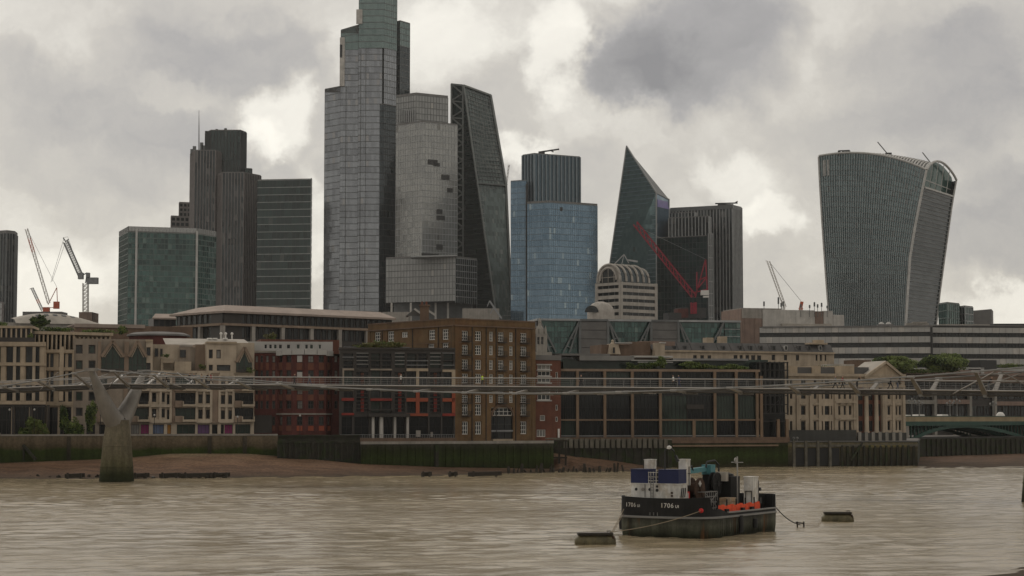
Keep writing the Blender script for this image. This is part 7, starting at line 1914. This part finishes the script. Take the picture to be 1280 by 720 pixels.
    q = f.sx(1276, 519); rt2 = thing('white_tent', 'small white dome tent top above the bridge parapet at the right edge', 'tent', tuple(f.pt(q, zd + .4, -6)))
    mb = MB(); mb.lathe(f.pt(q, zd + .4, -6), [(1.2, 0), (1.2, 1.5), (1.0, 1.9), (.6, 2.3), (.1, 2.4)], 16, sy=.7); mb.build('canopy', 'white_paint', rt2, smooth=True)
road_bridge()
def bridge_house():
    f = Face.px(1126, 540, 1330, 575); rt = building('bridge_side_office', 'dark glazed office with pink stone bands behind the green road bridge', f)
    zt = f.zy(463, 1200)
    mb = MB(); f.slab(mb, 0, f.L, GZ, zt, -14, -.9); mb.build('wall', 'dark_frame', rt)
    n = 26
    for (y0, y1) in ((486, 499), (507, 522), (478, 484)):
        for k in range(n):
            q0, q1 = f.L * (k + .06) / n, f.L * (k + .94) / n; window(f, (q0, q1, f.zy(y1, 1200), f.zy(y0, 1200)), rt, 'window_brown', random.choice(['pane_dark', 'pane_mid', 'pane_dark']), .8, .1, 1, 0)
    for (x0, x1, y0, y1, m_) in ((1126, 1172, 500, 505, 'stone_grey'), (1168, 1213, 499.5, 505, 'pink_granite'), (1245, 1320, 502, 507, 'pink_granite'), (1126, 1330, 463, 469, 'pink_granite'), (1126, 1330, 470, 478, 'brick_brown'), (1126, 1330, 523, 530, 'stone_grey')):
        mb = MB(); f.slabpx(mb, x0, x1, y0, y1, -.85, .15); mb.build('stone_band', m_, rt)
    for x in (1169, 1213, 1244): q = f.sx(x, 500); mb = MB(); f.slab(mb, q - .5, q + .5, GZ, f.zy(485, 1200), -.8, .2); mb.build('pier', 'stone_grey', rt)
    # lower colonnade glimpsed under the arch
    for x in (1192, 1204, 1211, 1247, 1253): q = f.sx(x, 545); mb = MB(); f.slab(mb, q - .35, q + .35, GZ, GZ + 3.5, .3, .8); mb.build('colonnade_pier', 'stone_pale', rt)
    mb = MB(); f.slabpx(mb, 1196, 1260, 536, 540, .2, 1.0); mb.build('colonnade_beam', 'stone_grey', rt)
    mb = MB(); f.slabpx(mb, 1252, 1262, 547, 552, 1.5, 3); tag(mb.build('white_board', 'white_paint'), 'small white board on the far bank seen under the arch', 'board')
    mb = MB(); f.slabpx(mb, 1204, 1229, 459.5, 461, -3, .4); f.slabpx(mb, 1225, 1229, 459.5, 467, -3, .4); mb.build('roof_frame', 'white_panel', rt)
    mb = MB(); f.slabpx(mb, 1229, 1249, 450, 462, -6, -1); mb.build('plant_box', 'mull_dark', rt)
    G_ = 'bushy trees on the roof behind the classical building'
    for i, (x, py, rx, rz) in enumerate(((1117, 453, 6.2, 2.6), (1165, 453, 3.4, 2.5), (1190, 451.5, 5.2, 2.9))):
        p = P(x, py, 538); tree('roof_tree', ['wide bushy roof tree directly above the stone pediment', 'smaller bushy roof tree between its two wide neighbours', 'largest bushy roof tree at the right of the row'][i], 'tree', (p.x, p.y, p.z - rz - .7), 2 * rz + .4, rx * 1.15, rz, 7000, .36, 200 + i, trunk=.2, group=G_)
    p = P(1150, 464, 536); lb = MB(); leaves(lb, p, 14, .9, .7, 1000, .25, 210, lobes=40); sh = thing('roof_hedge', 'low hedge along the roof edge below the bushy roof trees', 'hedge', tuple(p)); lb.build('foliage', LEAF, sh)
    p = P(1263, 457, 540); lb = MB(); leaves(lb, p, 5, .9, .9, 500, .25, 211, lobes=20); sh = thing('roof_hedge', 'low hedge right of the dark plant box at the right edge', 'hedge', tuple(p)); lb.build('foliage', ['leaf_olive', 'leaf_mid', 'leaf_light'], sh)
    for i, (x0, x1, yy, Y, m_, lab) in enumerate(((1070, 1089, 450, 460, 'brick_brown', 'small brown roof house left of the stone pediment'), (1040, 1068, 455, 430, 'roof_pale', 'low pale roof strip behind the quay building'))):
        fc = Face.px(x0, Y, x1, Y + 2); t = building('roof_house', lab, fc); mb = MB(); fc.slabpx(mb, x0, x1, yy, 470, -5, 0); mb.build('wall', m_, t)
    p = P(1038, 460, 425); lb = MB(); leaves(lb, p, 7, .8, .7, 600, .22, 212, lobes=24); sh = thing('roof_hedge', 'clipped green hedge on the roof left of the small brown roof house', 'hedge', tuple(p)); lb.build('foliage', LEAF, sh)
bridge_house()

# ================================================================== trees, shrubs and lamps on the left embankment
for i, (px, pyt, rx, kind) in enumerate(((113, 500, 1.15, 't'), (79, 502, .85, 't'), (91, 521, 1.7, 's'), (41, 519, 1.7, 's'), (55, 528, 1.0, 's'), (100, 531, 1.0, 's'), (29, 533, 1.0, 's'))):
    Y = 346; b = P(px, 548, Y); zt = P(px, pyt, Y).z; h = zt - GZ
    lab = ['slim columnar green tree beside the bridge pier', 'slim dark columnar tree between the stone office and flats', 'round green shrub between the two slim trees', 'broad yellowish green shrub behind the river wall at the left', 'small yellowish shrub right of the broad one', 'small green shrub right of the round shrub', 'small dark shrub left of the broad yellowish one'][i]
    if kind == 't': tree('columnar_tree', lab, 'tree', (b.x, Y, GZ), h, rx, h * .36, 2600, .2, 300 + i, trunk=.1, mats=['leaf_dark', 'leaf_dark', 'leaf_mid'] if i == 1 else LEAF)
    else: tree('shrub', lab, 'shrub', (b.x, Y, GZ), h, rx, h * .42, 2200, .2, 300 + i, trunk=.06, mats=LEAF if i not in (3, 4) else ['leaf_mid', 'leaf_light', 'leaf_olive'])
for i, (px, py, Y) in enumerate(((12, 512, 343), (43, 512, 343), (126, 513.5, 345), (375, 519.5, 350), (193, 519, 347), (297, 521, 349))):
    p = P(px, py, Y); t = thing('embankment_lamp', ['globe lamp nearest the left edge on the embankment', 'globe lamp in front of the stone office corner', 'globe lamp just left of the bridge pier', 'globe lamp in front of the bowed red brick front', 'globe lamp before the flats beside the bridge pier', 'globe lamp before the right end of the flats'][i], 'street lamp', (p.x, p.y, GZ), 'globe lamps along the embankment')
    mb = MB(); mb.tube([(p.x, p.y, GZ), (p.x, p.y, GZ + .8), (p.x, p.y, p.z - .25)], [.13, .07, .05], 6); mb.build('post', 'black_metal', t)
    mb = MB(); mb.lathe((p.x, p.y, p.z - .3), [(.08, .1), (.17, .18), (.2, .3), (.16, .42), (.04, .5)], 10); mb.build('globe', 'white_panel', t, smooth=True)

# ================================================================== barge
def barge():
    L_, B = 14.8, 4.3
    rz = math.atan2(.854, .52)
    rt = thing('work_barge', 'black steel work barge with white cabin, blue tanks and orange netting moored in the river', 'boat', (12.6, 159.2, 0), None, rz)
    # plan outline, starting at the stern on the far side, round the bow to the stern on the near side
    out = []
    def corner(cx, cy, r, a0, a1, n=7): 
        for k in range(n + 1): a = a0 + (a1 - a0) * k / n; out.append((cx + r * math.cos(a), cy + r * math.sin(a)))
    corner(L_ - 1.0, B - 1.0, 1.0, 0, PI / 2, 5)
    for k in range(1, 8): out.append((L_ - 1.0 - (L_ - 2.2) * k / 8, B))
    corner(1.2, B - 1.2, 1.2, PI / 2, PI, 8)
    for k in range(1, 8): y = (B - 1.2) + (-(B - 2.4) - (B - 1.2)) * k / 8; out.append((-.3 * math.sin(PI * k / 8), y))
    corner(2.4, -(B - 2.4), 2.4, PI, PI * 1.5, 14)
    for k in range(1, 8): out.append((2.4 + (L_ - 3.4) * k / 8, -B))
    corner(L_ - 1.0, -(B - 1.0), 1.0, -PI / 2, 0, 5)
    n = len(out)
    def inset(k, d):
        x, y = out[k]; cx = min(max(x, 2.5), L_ - 1.2); cy = max(-B + 2.5, min(B - 2.5, y)); v = Vector((x - cx, y - cy)); v = v.normalized() if v.length > 1e-5 else Vector((0, 0))
        return (x - v.x * d, y - v.y * d)
    def top(k):
        x, y = out[k]
        fwd = 3.3 + .12 * min(1, abs(y) / B) ** 2
        if x < (1.3 if y < 0 else 1.5): h = fwd
        elif x < 3.2: h = 2.05 + (fwd - 2.05) * (0.25 if y < 0 else 0.0)
        else: h = 2.05
        if x > L_ - .75 or (y > 0 and x > L_ - 5.5): h = 3.25
        if y > 3.0 and x <= L_ - 5.5 and x > 3: h = 2.05
        return h
    def ring(zf, d): return [(*inset(k, d), zf(k) if callable(zf) else zf) for k in range(n)]
    def strip(mb, r0, r1, mi=0):
        for k in range(n): l = (k + 1) % n; mb.face([r0[k], r0[l], r1[l], r1[k]], mi)
    mb = MB(); rs = [ring(-1.2, .5), ring(-.3, .12), ring(.6, 0), ring(1.62, -.02)]
    for a, b in zip(rs, rs[1:]): strip(mb, a, b)
    mb.build('hull', 'hull_lower', rt, local=True, smooth=True)
    mb = MB(); rs = [ring(1.78, -.02), ring(top, .0), ring(top, .14), ring(1.5, .14)]
    for a, b in zip(rs, rs[1:]): strip(mb, a, b)
    mb.build('bulwark', 'hull_black', rt, local=True)
    mb = MB(); rs = [ring(1.6, -.02), ring(1.62, -.14), ring(1.76, -.14), ring(1.79, -.02)]
    for a, b in zip(rs, rs[1:]): strip(mb, a, b)
    mb.build('rubbing_strake', 'steel_paint', rt, local=True)
    mb = MB(); mb.face(ring(1.55, .1)); mb.build('deck', 'deck_boat', rt, local=True)
    mb = MB()
    for k in range(n - 1):
        (x, y) = out[k]
        if y < -B + .3 and 2.6 < x < L_ - 1: mb.bar((*inset(k, -.03), 2.05), (*inset(k + 1, -.03), 2.05), .2, .12)
    mb.build('gunwale', 'steel_paint', rt, local=True)
    # plating frames seen on the side and inside the stern
    mb = MB()
    for k in range(26): x = 2.4 + k * .43; mb.box(x - .03, x + .03, -B - .035, -B + .02, .15, 1.55)
    mb.build('plate_frame', 'hull_lower', rt, local=True)
    for k in range(6): mb = MB(); y = 3.9; x = L_ - 5 + k * .8; mb.box(x, x + .12, y - .45, y, 1.55, 3.1); mb.build('bulwark_rib', 'hull_black', rt, local=True)
    for k in range(7): mb = MB(); y = -3 + k * 1.0; mb.box(L_ - .55, L_ - .15, y, y + .12, 1.55, 3.1); mb.build('bulwark_rib', 'hull_black', rt, local=True)
    mb = MB()
    for z in (2.1, 2.6): mb.bar((L_ - 4.8, 3.5, z), (L_ - .6, 3.5, z), .07)
    for x in (L_ - 4.6, L_ - 3.2, L_ - 1.8, L_ - .7): mb.bar((x, 3.5, 1.55), (x, 3.5, 2.6), .07)
    mb.build('stern_rail', 'steel_paint', rt, local=True)
    for (x, z0, z1) in ((6.2, .3, 1.7), (9.2, .5, 1.3)): mb = MB(); mb.lathe((x, -B - .15, (z0 + z1) / 2), [(.2, -(z1 - z0) / 2), (.22, 0), (.2, (z1 - z0) / 2)], 10); mb.build('fender', 'black_metal', rt, local=True)
    mb = MB(); mb.lathe((1.0, B + .05, 1.0), [(.2, -.5), (.24, 0), (.2, .5)], 10); mb.build('fender', 'black_metal', rt, local=True)
    # registration numbers bent on the bow
    cum = [0.0]
    for k in range(1, n): cum.append(cum[-1] + math.hypot(out[k][0] - out[k - 1][0], out[k][1] - out[k - 1][1]))
    def on_hull(s, z, d=.012):
        k = max(0, min(n - 2, int(np.searchsorted(cum, s)) - 1)); t_ = (s - cum[k]) / (cum[k + 1] - cum[k])
        x = out[k][0] + (out[k + 1][0] - out[k][0]) * t_; y = out[k][1] + (out[k + 1][1] - out[k][1]) * t_
        e = Vector((out[k + 1][0] - out[k][0], out[k + 1][1] - out[k][1])).normalized(); nn = Vector((e.y, -e.x)) * -1
        if nn.dot(Vector((x - L_ / 2, y))) < 0: nn = -nn
        return Vector((x + nn.x * d, y + nn.y * d, z))
    k0 = min(range(n), key=lambda k: abs(out[k][1] - 3.1) + (abs(out[k][0]) if out[k][0] < 2 else 9)); k1 = min(range(n), key=lambda k: abs(out[k][1] + .2) + (0 if out[k][0] < 1 else 9))
    def lettering(txt, s0, z0, size, m_='white_boat', name='registration_number'):
        cu = bpy.data.curves.new('txt', 'FONT'); cu.body = txt; cu.size = size; cu.space_character = 1.12; cu.offset = .006; cu.resolution_u = 3
        o = bpy.data.objects.new('tmp', cu); COL.objects.link(o); dg = bpy.context.evaluated_depsgraph_get(); dg.update()
        me = bpy.data.meshes.new_from_object(o.evaluated_get(dg)); COL.objects.unlink(o); bpy.data.objects.remove(o)
        wd = max(v.co.x for v in me.vertices)
        for v in me.vertices: v.co = on_hull(s0 + v.co.x, z0 + v.co.y)
        me.materials.clear(); me.materials.append(M[m_]); me.name = name
        o = bpy.data.objects.new(name, me); COL.objects.link(o); o.parent = rt; ALLKIDS.setdefault(rt.name, []).append(o)
        return wd
    for s0, sz in ((cum[k0] - .35, .5), (cum[k1], .54)):
        w_ = lettering('1706', s0, 2.52, sz); lettering('UI', s0 + w_ + .14, 2.52, sz * .6)
    mb = MB(); p = on_hull(cum[k1] + 2.9, 2.35, .02); p = Vector((.12, -3.1, 2.3))
    kk = min(range(n), key=lambda k: abs(out[k][1] + 3.45) + (abs(out[k][0] - .2) if out[k][0] < 2 else 9)); p = on_hull(cum[kk], 2.32, .1); mb.lathe(p, [(.02, -.2), (.17, -.14), (.21, 0), (.17, .14), (.02, .2)], 10); mb.build('red_float', 'red_paint', rt, local=True)
    for dy in (0, .35, .7): mb = MB(); q = on_hull(cum[k0] + 2.2 + dy, 2.1, .02); q2 = on_hull(cum[k0] + 2.2 + dy, 1.85, .02); mb.bar(q, q2 + Vector((0, 0, 0)), .16, .03); mb.build('hawse_slot', 'steel_paint', rt, local=True)
    # white cabin with portholes
    x0, x1, y0, y1, zt = 1.25, 3.0, -.95, 3.55, 4.4
    mb = MB(); mb.box(x0, x1, y0, y1, 1.55, zt); cb = mb.build('cabin', 'white_boat', rt, local=True)
    mb = MB(); mb.box(x0 - .06, x1 + .1, y0 - .06, y1 + .06, zt, zt + .08); mb.build('cabin_roof', 'white_boat', cb, local=True)
    def disc(mb, y, z, r, x=x0): mb.lathe((x, y, z), [(r, -.03), (r, .02)], 12, axis='x')
    for (y, z, r) in ((3.05, 3.95, .13), (1.75, 3.95, .13), (1.05, 3.9, .14), (1.05, 4.22, .11)): mb = MB(); disc(mb, y, z, r); mb.build('porthole', 'black_metal', cb, local=True)
    mb = MB(); mb.lathe((x0 - .02, 2.4, 3.95), [(.15, -.02), (.15, .02)], 12, axis='x'); mb.build('porthole', 'concrete', cb, local=True)
    mb = MB(); mb.box(x0 - .04, x0, 2.18, 2.22, 3.3, zt); mb.build('panel_joint', 'black_metal', cb, local=True)
    mb = MB()
    for y in (1.35, 1.62): mb.bar((x0 - .1, y, 3.2), (x0 - .1, y, 5.2), .045)
    for k in range(7): mb.bar((x0 - .1, 1.35, 3.4 + k * .25), (x0 - .1, 1.62, 3.4 + k * .25), .04)
    mb.build('ladder', 'steel_paint', cb, local=True)
    for (y, z) in ((-.35, 3.7), (-.35, 3.45)): mb = MB(); mb.box(x0 - .02, x0, y - .1, y + .1, z - .08, z + .08); mb.build('red_mark', 'rust', cb, local=True)
    for k in range(3): mb = MB(); mb.bar((x0 + .4 + k * .35, y0 - .06, 3.3), (x0 + .6 + k * .35, y0 - .06, 4.1), .06); mb.build('hung_tool', 'black_metal', cb, local=True)
    mb = MB(); mb.box(x1 - .1, x1 + .55, y0 + .05, y0 + .6, 1.55, 3.75); mb.build('red_locker', 'red_paint', rt, local=True); mb = MB(); mb.box(x1 + .1, x1 + .3, y0 + .03, y0 + .05, 3.2, 3.65); mb.build('locker_notice', 'white_boat', rt, local=True)
    # blue tanks and white funnels on the roof
    for (a, b, lab) in ((1.95, 3.6, 0), (-.95, .95, 1)):
        mb = MB(); mb.box(x0 + .05, x1 - .2, a, b, zt + .08, zt + 1.22); tk = mb.build('blue_tank', 'blue_tank', rt, local=True)
        mb = MB(); mb.box(x0 + .04, x0 + .05, a + .02, b - .02, zt + .6, zt + .64); mb.box(x0, x1 - .15, a - .03, b + .03, zt + 1.22, zt + 1.27); mb.build('tank_rim', 'blue_tank', tk, local=True)
    mb = MB(); mb.box(x1 - .15, x1 + .5, 2.25, 3.1, zt, zt + 2.0); mb.box(x1 - .18, x1 + .53, 2.22, 3.13, zt + 2.0, zt + 2.08); fn = mb.build('funnel', 'white_boat', rt, local=True)
    mb = MB(); mb.box(x1 - .15, x1 + .6, -.95, -.2, zt - .1, zt + 2.05); mb.box(x1 - .18, x1 + .63, -.98, -.17, zt + 2.05, zt + 2.13); fn2 = mb.build('funnel', 'white_boat', rt, local=True)
    mb = MB(); mb.bar((x1 + .3, -.96, zt - .6), (x1 + .3, -.96, zt + 1.5), .08); mb.bar((x1 + .1, -.97, zt + .9), (x1 + .5, -.97, zt + .9), .06); mb.build('pipe', 'black_metal', fn2, local=True)
    mb = MB()
    for y in (1.2, 1.45, 1.7, 1.9): mb.bar((x0 + .1, y, zt + .08), (x0 + .1, y, zt + 1.05), .045)
    for z in (zt + .3, zt + .62, zt + 1.0): mb.bar((x0 + .1, 1.0, z), (x0 + .1, 1.95, z), .045)
    mb.build('roof_rail', 'white_boat', rt, local=True)
    mb = MB(); mb.box(x0 + .5, x1 - .1, .97, 1.35, zt + .08, zt + 1.1); mb.build('dark_screen', 'black_metal', rt, local=True)
    mb = MB(); b = Vector((x0 + .6, .6, zt + 1.25)); mb.tube([b, b + Vector((0, 0, 1.5)), b + Vector((0, -.15, 1.75)), b + Vector((0, -.5, 1.85)), b + Vector((0, -.85, 1.6)), b + Vector((0, -1.0, 1.1))], .07, 6); mb.bar(b + Vector((0, -1.0, 1.2)), b + Vector((0, -1.25, .7)), .22); mb.build('lamp_mast', 'black_metal', rt, local=True)
    mb = MB(); mb.lathe(b + Vector((0, -.42, 1.72)), [(.05, 0), (.22, .05), (.2, .25), (.03, .32)], 8); mb.build('mast_light', 'white_boat', rt, local=True)
    mb = MB(); b = Vector((x1, 3.2, zt + 1.2)); mb.bar(b, b + Vector((-.1, .15, 1.6)), .03); mb.build('aerial', 'black_metal', rt, local=True)
    # teal crane folded over the hold
    mb = MB(); mb.bar((4.2, -.4, 5.45), (8.2, -.4, 5.6), .4, .4); mb.bar((4.0, -.4, 5.4), (6.0, -.4, 5.45), .5, .3); c1 = mb.build('crane_arm', 'teal_paint', rt, local=True)
    mb = MB(); mb.box(7.8, 8.7, -.9, .0, 5.1, 5.95); mb.box(7.6, 7.8, -.7, -.2, 5.2, 5.7); mb.build('crane_head', 'teal_paint', rt, local=True); mb = MB(); mb.bar((8.25, -.3, 1.6), (8.25, -.3, 5.1), .6, .6); mb.build('crane_column', 'hull_black', rt, local=True)
    mb = MB(); mb.tube([(7.4, -.6, 5.7), (7.6, -.6, 6.2), (8.8, -.8, 6.3), (9.4, -.9, 5.9), (9.4, -.9, 5.2)], .09, 6); mb.tube([(4.0, -.6, 5.5), (3.8, -.7, 5.75), (4.4, -.7, 5.9), (4.8, -.6, 5.5)], .08, 6); mb.build('crane_hose', 'black_metal', c1, local=True)
    mb = MB(); mb.lathe((3.75, -.4, 5.4), [(.05, -.25), (.22, -.15), (.22, .15), (.05, .25)], 8, axis='x'); mb.build('crane_tip', 'white_boat', c1, local=True)
    # winches, drums, tanks
    for (x, y, z, r, w_, m_, nm_) in ((8.0, -1.2, 4.3, 1.0, .5, 'hull_black', 'cable_reel'), (4.7, -.9, 3.9, 1.0, .9, 'rust', 'rope_drum')):
        mb = MB(); mb.lathe((x, y, z), [(r, -w_ / 2), (r, -w_ / 2 + .12), (r * .55, -w_ / 2 + .12), (r * .55, w_ / 2 - .12), (r, w_ / 2 - .12), (r, w_ / 2)], 20, axis='y'); o = mb.build(nm_, m_, rt, local=True, smooth=True)
        mb = MB(); mb.lathe((x, y - w_ / 2, z), [(.22, -.14), (.22, .02)], 10, axis='y')
        for k in range(6): a = k * PI / 3; mb.bar((x, y - w_ / 2 - .02, z), (x + r * .9 * math.cos(a), y - w_ / 2 - .02, z + r * .9 * math.sin(a)), .07)
        mb.build('spoke', 'rust' if nm_ != 'cable_reel' else 'black_metal', o, local=True)
        mb = MB(); mb.bar((x - .6, y, 1.55), (x, y, z), .25); mb.bar((x + .6, y, 1.55), (x, y, z), .25); mb.build('reel_stand', 'hull_black', o, local=True)
    mb = MB(); mb.lathe((4.5, -1.42, 4.4), [(.02, -.02), (.28, -.02), (.28, .03)], 4, axis='y'); mb.build('white_notice', 'white_boat', rt, local=True)
    mb = MB(); mb.box(3.4, 5.6, .5, 2.2, 1.55, 4.5); mb.box(5.7, 7.0, -.4, 2.2, 1.55, 3.6); mb.build('machinery_block', 'rust', rt, local=True)
    mb = MB(); mb.box(3.7, 5.2, .42, .5, 3.0, 4.45); mb.build('tan_cover', 'tan_sack', rt, local=True)
    mb = MB(); mb.box(9.3, 11.2, -2.1, .4, 1.55, 4.9); mb.lathe((10.2, -.9, 4.9), [(1.0, 0), (.95, .2), (.4, .35)], 12); mb.build('engine_house', 'hull_black', rt, local=True)
    mb = MB(); mb.box(8.7, 9.25, -1.9, -.9, 4.5, 5.3); mb.build('pale_tank', 'roof_pale', rt, local=True)
    mb = MB(); mb.box(10.6, 11.7, -3.65, -2.75, 1.55, 4.8); mb.box(10.55, 11.75, -3.7, -2.7, 4.8, 4.88); o = mb.build('white_locker', 'white_boat', rt, local=True)
    mb = MB(); 
    for z in (3.6, 2.0): mb.bar((10.58, -3.5, z), (10.58, -2.95, z), .06)
    for y in (-3.5, -2.95): mb.bar((10.58, y, 2.0), (10.58, y, 3.6), .06)
    mb.build('door_frame', 'black_metal', o, local=True)
    mb = MB(); mb.bar((11.8, -3.6, 2.6), (11.8, -3.6, 4.5), .12); mb.box(11.75, 12.05, -3.8, -3.5, 3.6, 3.9); mb.box(11.7, 12.1, -3.8, -3.5, 2.5, 3.0); mb.build('hanging_gear', 'black_metal', rt, local=True)
    mb = MB(); mb.bar((9.5, -2.65, 1.6), (9.5, -2.65, 6.65), .09); mb.bar((9.5, -2.1, 6.15), (9.5, -3.2, 6.15), .07); mb.lathe((9.5, -2.5, 6.3), [(.26, -.04), (.26, .04)], 12, axis='y'); mb.build('signal_mast', 'steel_bright', rt, local=True)
    # cage of hoops, pallet, orange netting along the rail
    mb = MB()
    for k in range(7): x = 4.1 + k * .4; mb.bar((x, -2.1, 1.6), (x, -2.1, 3.7), .05); mb.bar((x, -2.1, 3.7), (x, -1.4, 3.7), .05)
    for z in (2.3, 2.8, 3.3, 3.7): mb.bar((4.1, -2.1, z), (6.5, -2.1, z), .06)
    mb.bar((4.1, -2.12, 2.3), (6.5, -2.12, 3.6), .05); mb.bar((4.1, -2.12, 3.6), (6.5, -2.12, 2.3), .05)
    mb.build('hoop_cage', 'steel_paint', rt, local=True)
    mb = MB()
    for k in range(14):
        xa, xb = 3.2 + k * .62, 3.2 + (k + 1) * .62 - .05; za = 2.62 + .06 * math.sin(k * 2.1)
        mb2 = MB(); y = -3.75; mb2.face([(xa, y, 2.0), (xb, y, 2.0), (xb, y - .03, za), (xa, y + .02, za + .04 * math.cos(k))]); mb2.face([(xa, y + .05, 2.0), (xa, y + .07, za), (xb, y + .02, za), (xb, y + .05, 2.0)]); mb2.build('orange_netting', 'orange_net', rt, local=True)
    for x in (3.15, 5.0, 6.9, 8.8, 10.7, 11.9): mb = MB(); mb.bar((x, -3.7, 1.55), (x, -3.7, 3.1), .09); mb.build('stanchion', 'hull_black', rt, local=True)
    for (x, w_) in ((4.3, .9), (7.6, .8), (9.5, 1.0)): mb = MB(); mb.box(x, x + w_ * .6, -4.0, -3.8, 1.85, 2.3); mb.build('bitts', 'hull_black', rt, local=True)
    M4 = Matrix.Rotation(rz, 4, 'Z'); base = Vector((12.6, 159.2, 0))
    def wp(x, y, z): return base + (M4 @ Vector((x, y, z)))
    p = wp(7.6, -2.6, 1.56); st = thing('brick_pallet', 'pallet of tan bricks on the barge deck beside the hoop cage', 'pallet', tuple(p), None, rz)
    mb = MB(); mb.box(-.7, .7, -.55, .55, 0, .15); mb.build('pallet', 'timber_grey', st, local=True)
    for a in range(4):
        for b_ in range(3):
            for c in range(4): mb = MB(); mb.box(-.66 + a * .34, -.66 + a * .34 + .31, -.5 + b_ * .35, -.5 + b_ * .35 + .31, .16 + c * .36, .16 + c * .36 + .33); mb.build('brick', 'tan_sack' if (a + b_ + c) % 3 else 'stone_cream', st, local=True)
    return wp
WPT = barge()

# mooring buoys and lines
def buoy(px, py, wpx, lab, rz, seed):
    g = G(px, py); w_ = wpx * g.y / FPX; L_ = w_ * .96
    t = thing('mooring_buoy', lab, 'buoy', tuple(g), 'mooring buoys beside the barge', rz)
    mb = MB(); r = .62
    prof = [(r * .55, -L_ / 2), (r * .95, -L_ / 2 + .22), (r, -L_ / 2 + .4), (r, L_ / 2 - .4), (r * .95, L_ / 2 - .22), (r * .55, L_ / 2)]
    mb.lathe((0, 0, .12), prof, 18, axis='x', sy=1.0); mb.build('float', 'buoy_olive', t, local=True, smooth=True)
    mb = MB(); mb.box(-L_ * .43, L_ * .43, -.5, .5, .72, .9); mb.build('timber_deck', 'timber_wet', t, local=True)
    for x in (-L_ * .28, 0, L_ * .28): mb = MB(); mb.lathe((x, 0, .12), [(r + .015, -.06), (r + .04, 0), (r + .015, .06)], 18, axis='x'); mb.build('steel_band', 'buoy_olive', t, local=True)
    mb = MB(); mb.box(L_ * .40, L_ * .46, -.5, .5, -.1, .66); mb.build('end_plate', 'rust', t, local=True)
    mb = MB(); mb.tube([(L_ * .3, .1, .9), (L_ * .3, .1, 1.02), (L_ * .38, .1, 1.02), (L_ * .38, .1, .9)], .04, 5); mb.build('mooring_ring', 'chain', t, local=True)
    return g
bl = buoy(744, 680, 53, 'larger nearer mooring buoy left of the barge bow', R(4), 1)
br = buoy(1047, 651.5, 41, 'smaller farther mooring buoy right of the barge stern', R(-3), 2)
def rope(pts, r, m_, name, lab, sag=0.3, cat='rope'):
    out = []
    for a, b in zip(pts, pts[1:]):
        a, b = Vector(a), Vector(b)
        for k in range(9): p = a.lerp(b, k / 8); p.z -= sag * 4 * (k / 8) * (1 - k / 8); out.append(p)
    mb = MB(); mb.tube(out, r, 5); tag(mb.build(name, m_), lab, cat)
rope([WPT(.25, -3.5, 2.3), bl + Vector((1.2, 0, .95))], .035, 'rope', 'mooring_rope', 'long pale rope running from the red float across the bow to the left buoy', .25)
rope([WPT(.7, 3.9, 2.4), bl + Vector((1.3, .1, .95))], .035, 'rope', 'mooring_rope', 'steeper pale rope at the left corner of the bow to the left buoy', .1)
rope([WPT(1.6, 4.25, 2.2), bl + Vector((.9, .6, .1))], .03, 'rope', 'mooring_rope', 'thin outer rope left of the bow dropping to the water', .1)
e = G(1000, 656, .25)
rope([WPT(14.3, -3.9, 2.4), e], .05, 'chain', 'mooring_chain', 'dark chain from the barge stern slanting down into the water', .35, 'chain')
rope([e, G(1022, 656.5, .02), br + Vector((-1.5, 0, .3))], .025, 'rope', 'mooring_rope', 'thin line along the water from the chain to the right buoy', .02)
t = thing('chain_float', 'small dark twin post float where the stern chain meets the water', 'float', (e.x, e.y, 0))
mb = MB()
for dx in (-.25, .35): mb.bar((e.x + dx, e.y, -.3), (e.x + dx, e.y, .55), .12)
mb.bar((e.x - .4, e.y, .45), (e.x + .4, e.y, .38), .12, .12); mb.build('post', 'timber_wet', t)

# ================================================================== air
HAZE = 0.000035
def haze():
    m = bpy.data.materials.new('haze'); m.use_nodes = True; nt = m.node_tree
    for n in list(nt.nodes): nt.nodes.remove(n)
    v = nt.nodes.new('ShaderNodeVolumePrincipled'); o = nt.nodes.new('ShaderNodeOutputMaterial')
    v.inputs['Color'].default_value = (0.93, 0.93, 0.93, 1); v.inputs['Density'].default_value = HAZE; v.inputs['Anisotropy'].default_value = 0.2
    nt.links.new(v.outputs[0], o.inputs['Volume'])
    M['haze'] = m
    mb = MB(); mb.box(-1750, 1750, -1750, 1750, -4.5, 330); o = mb.build('haze', 'haze'); o['kind'] = 'stuff'
if HAZE > 0: haze()
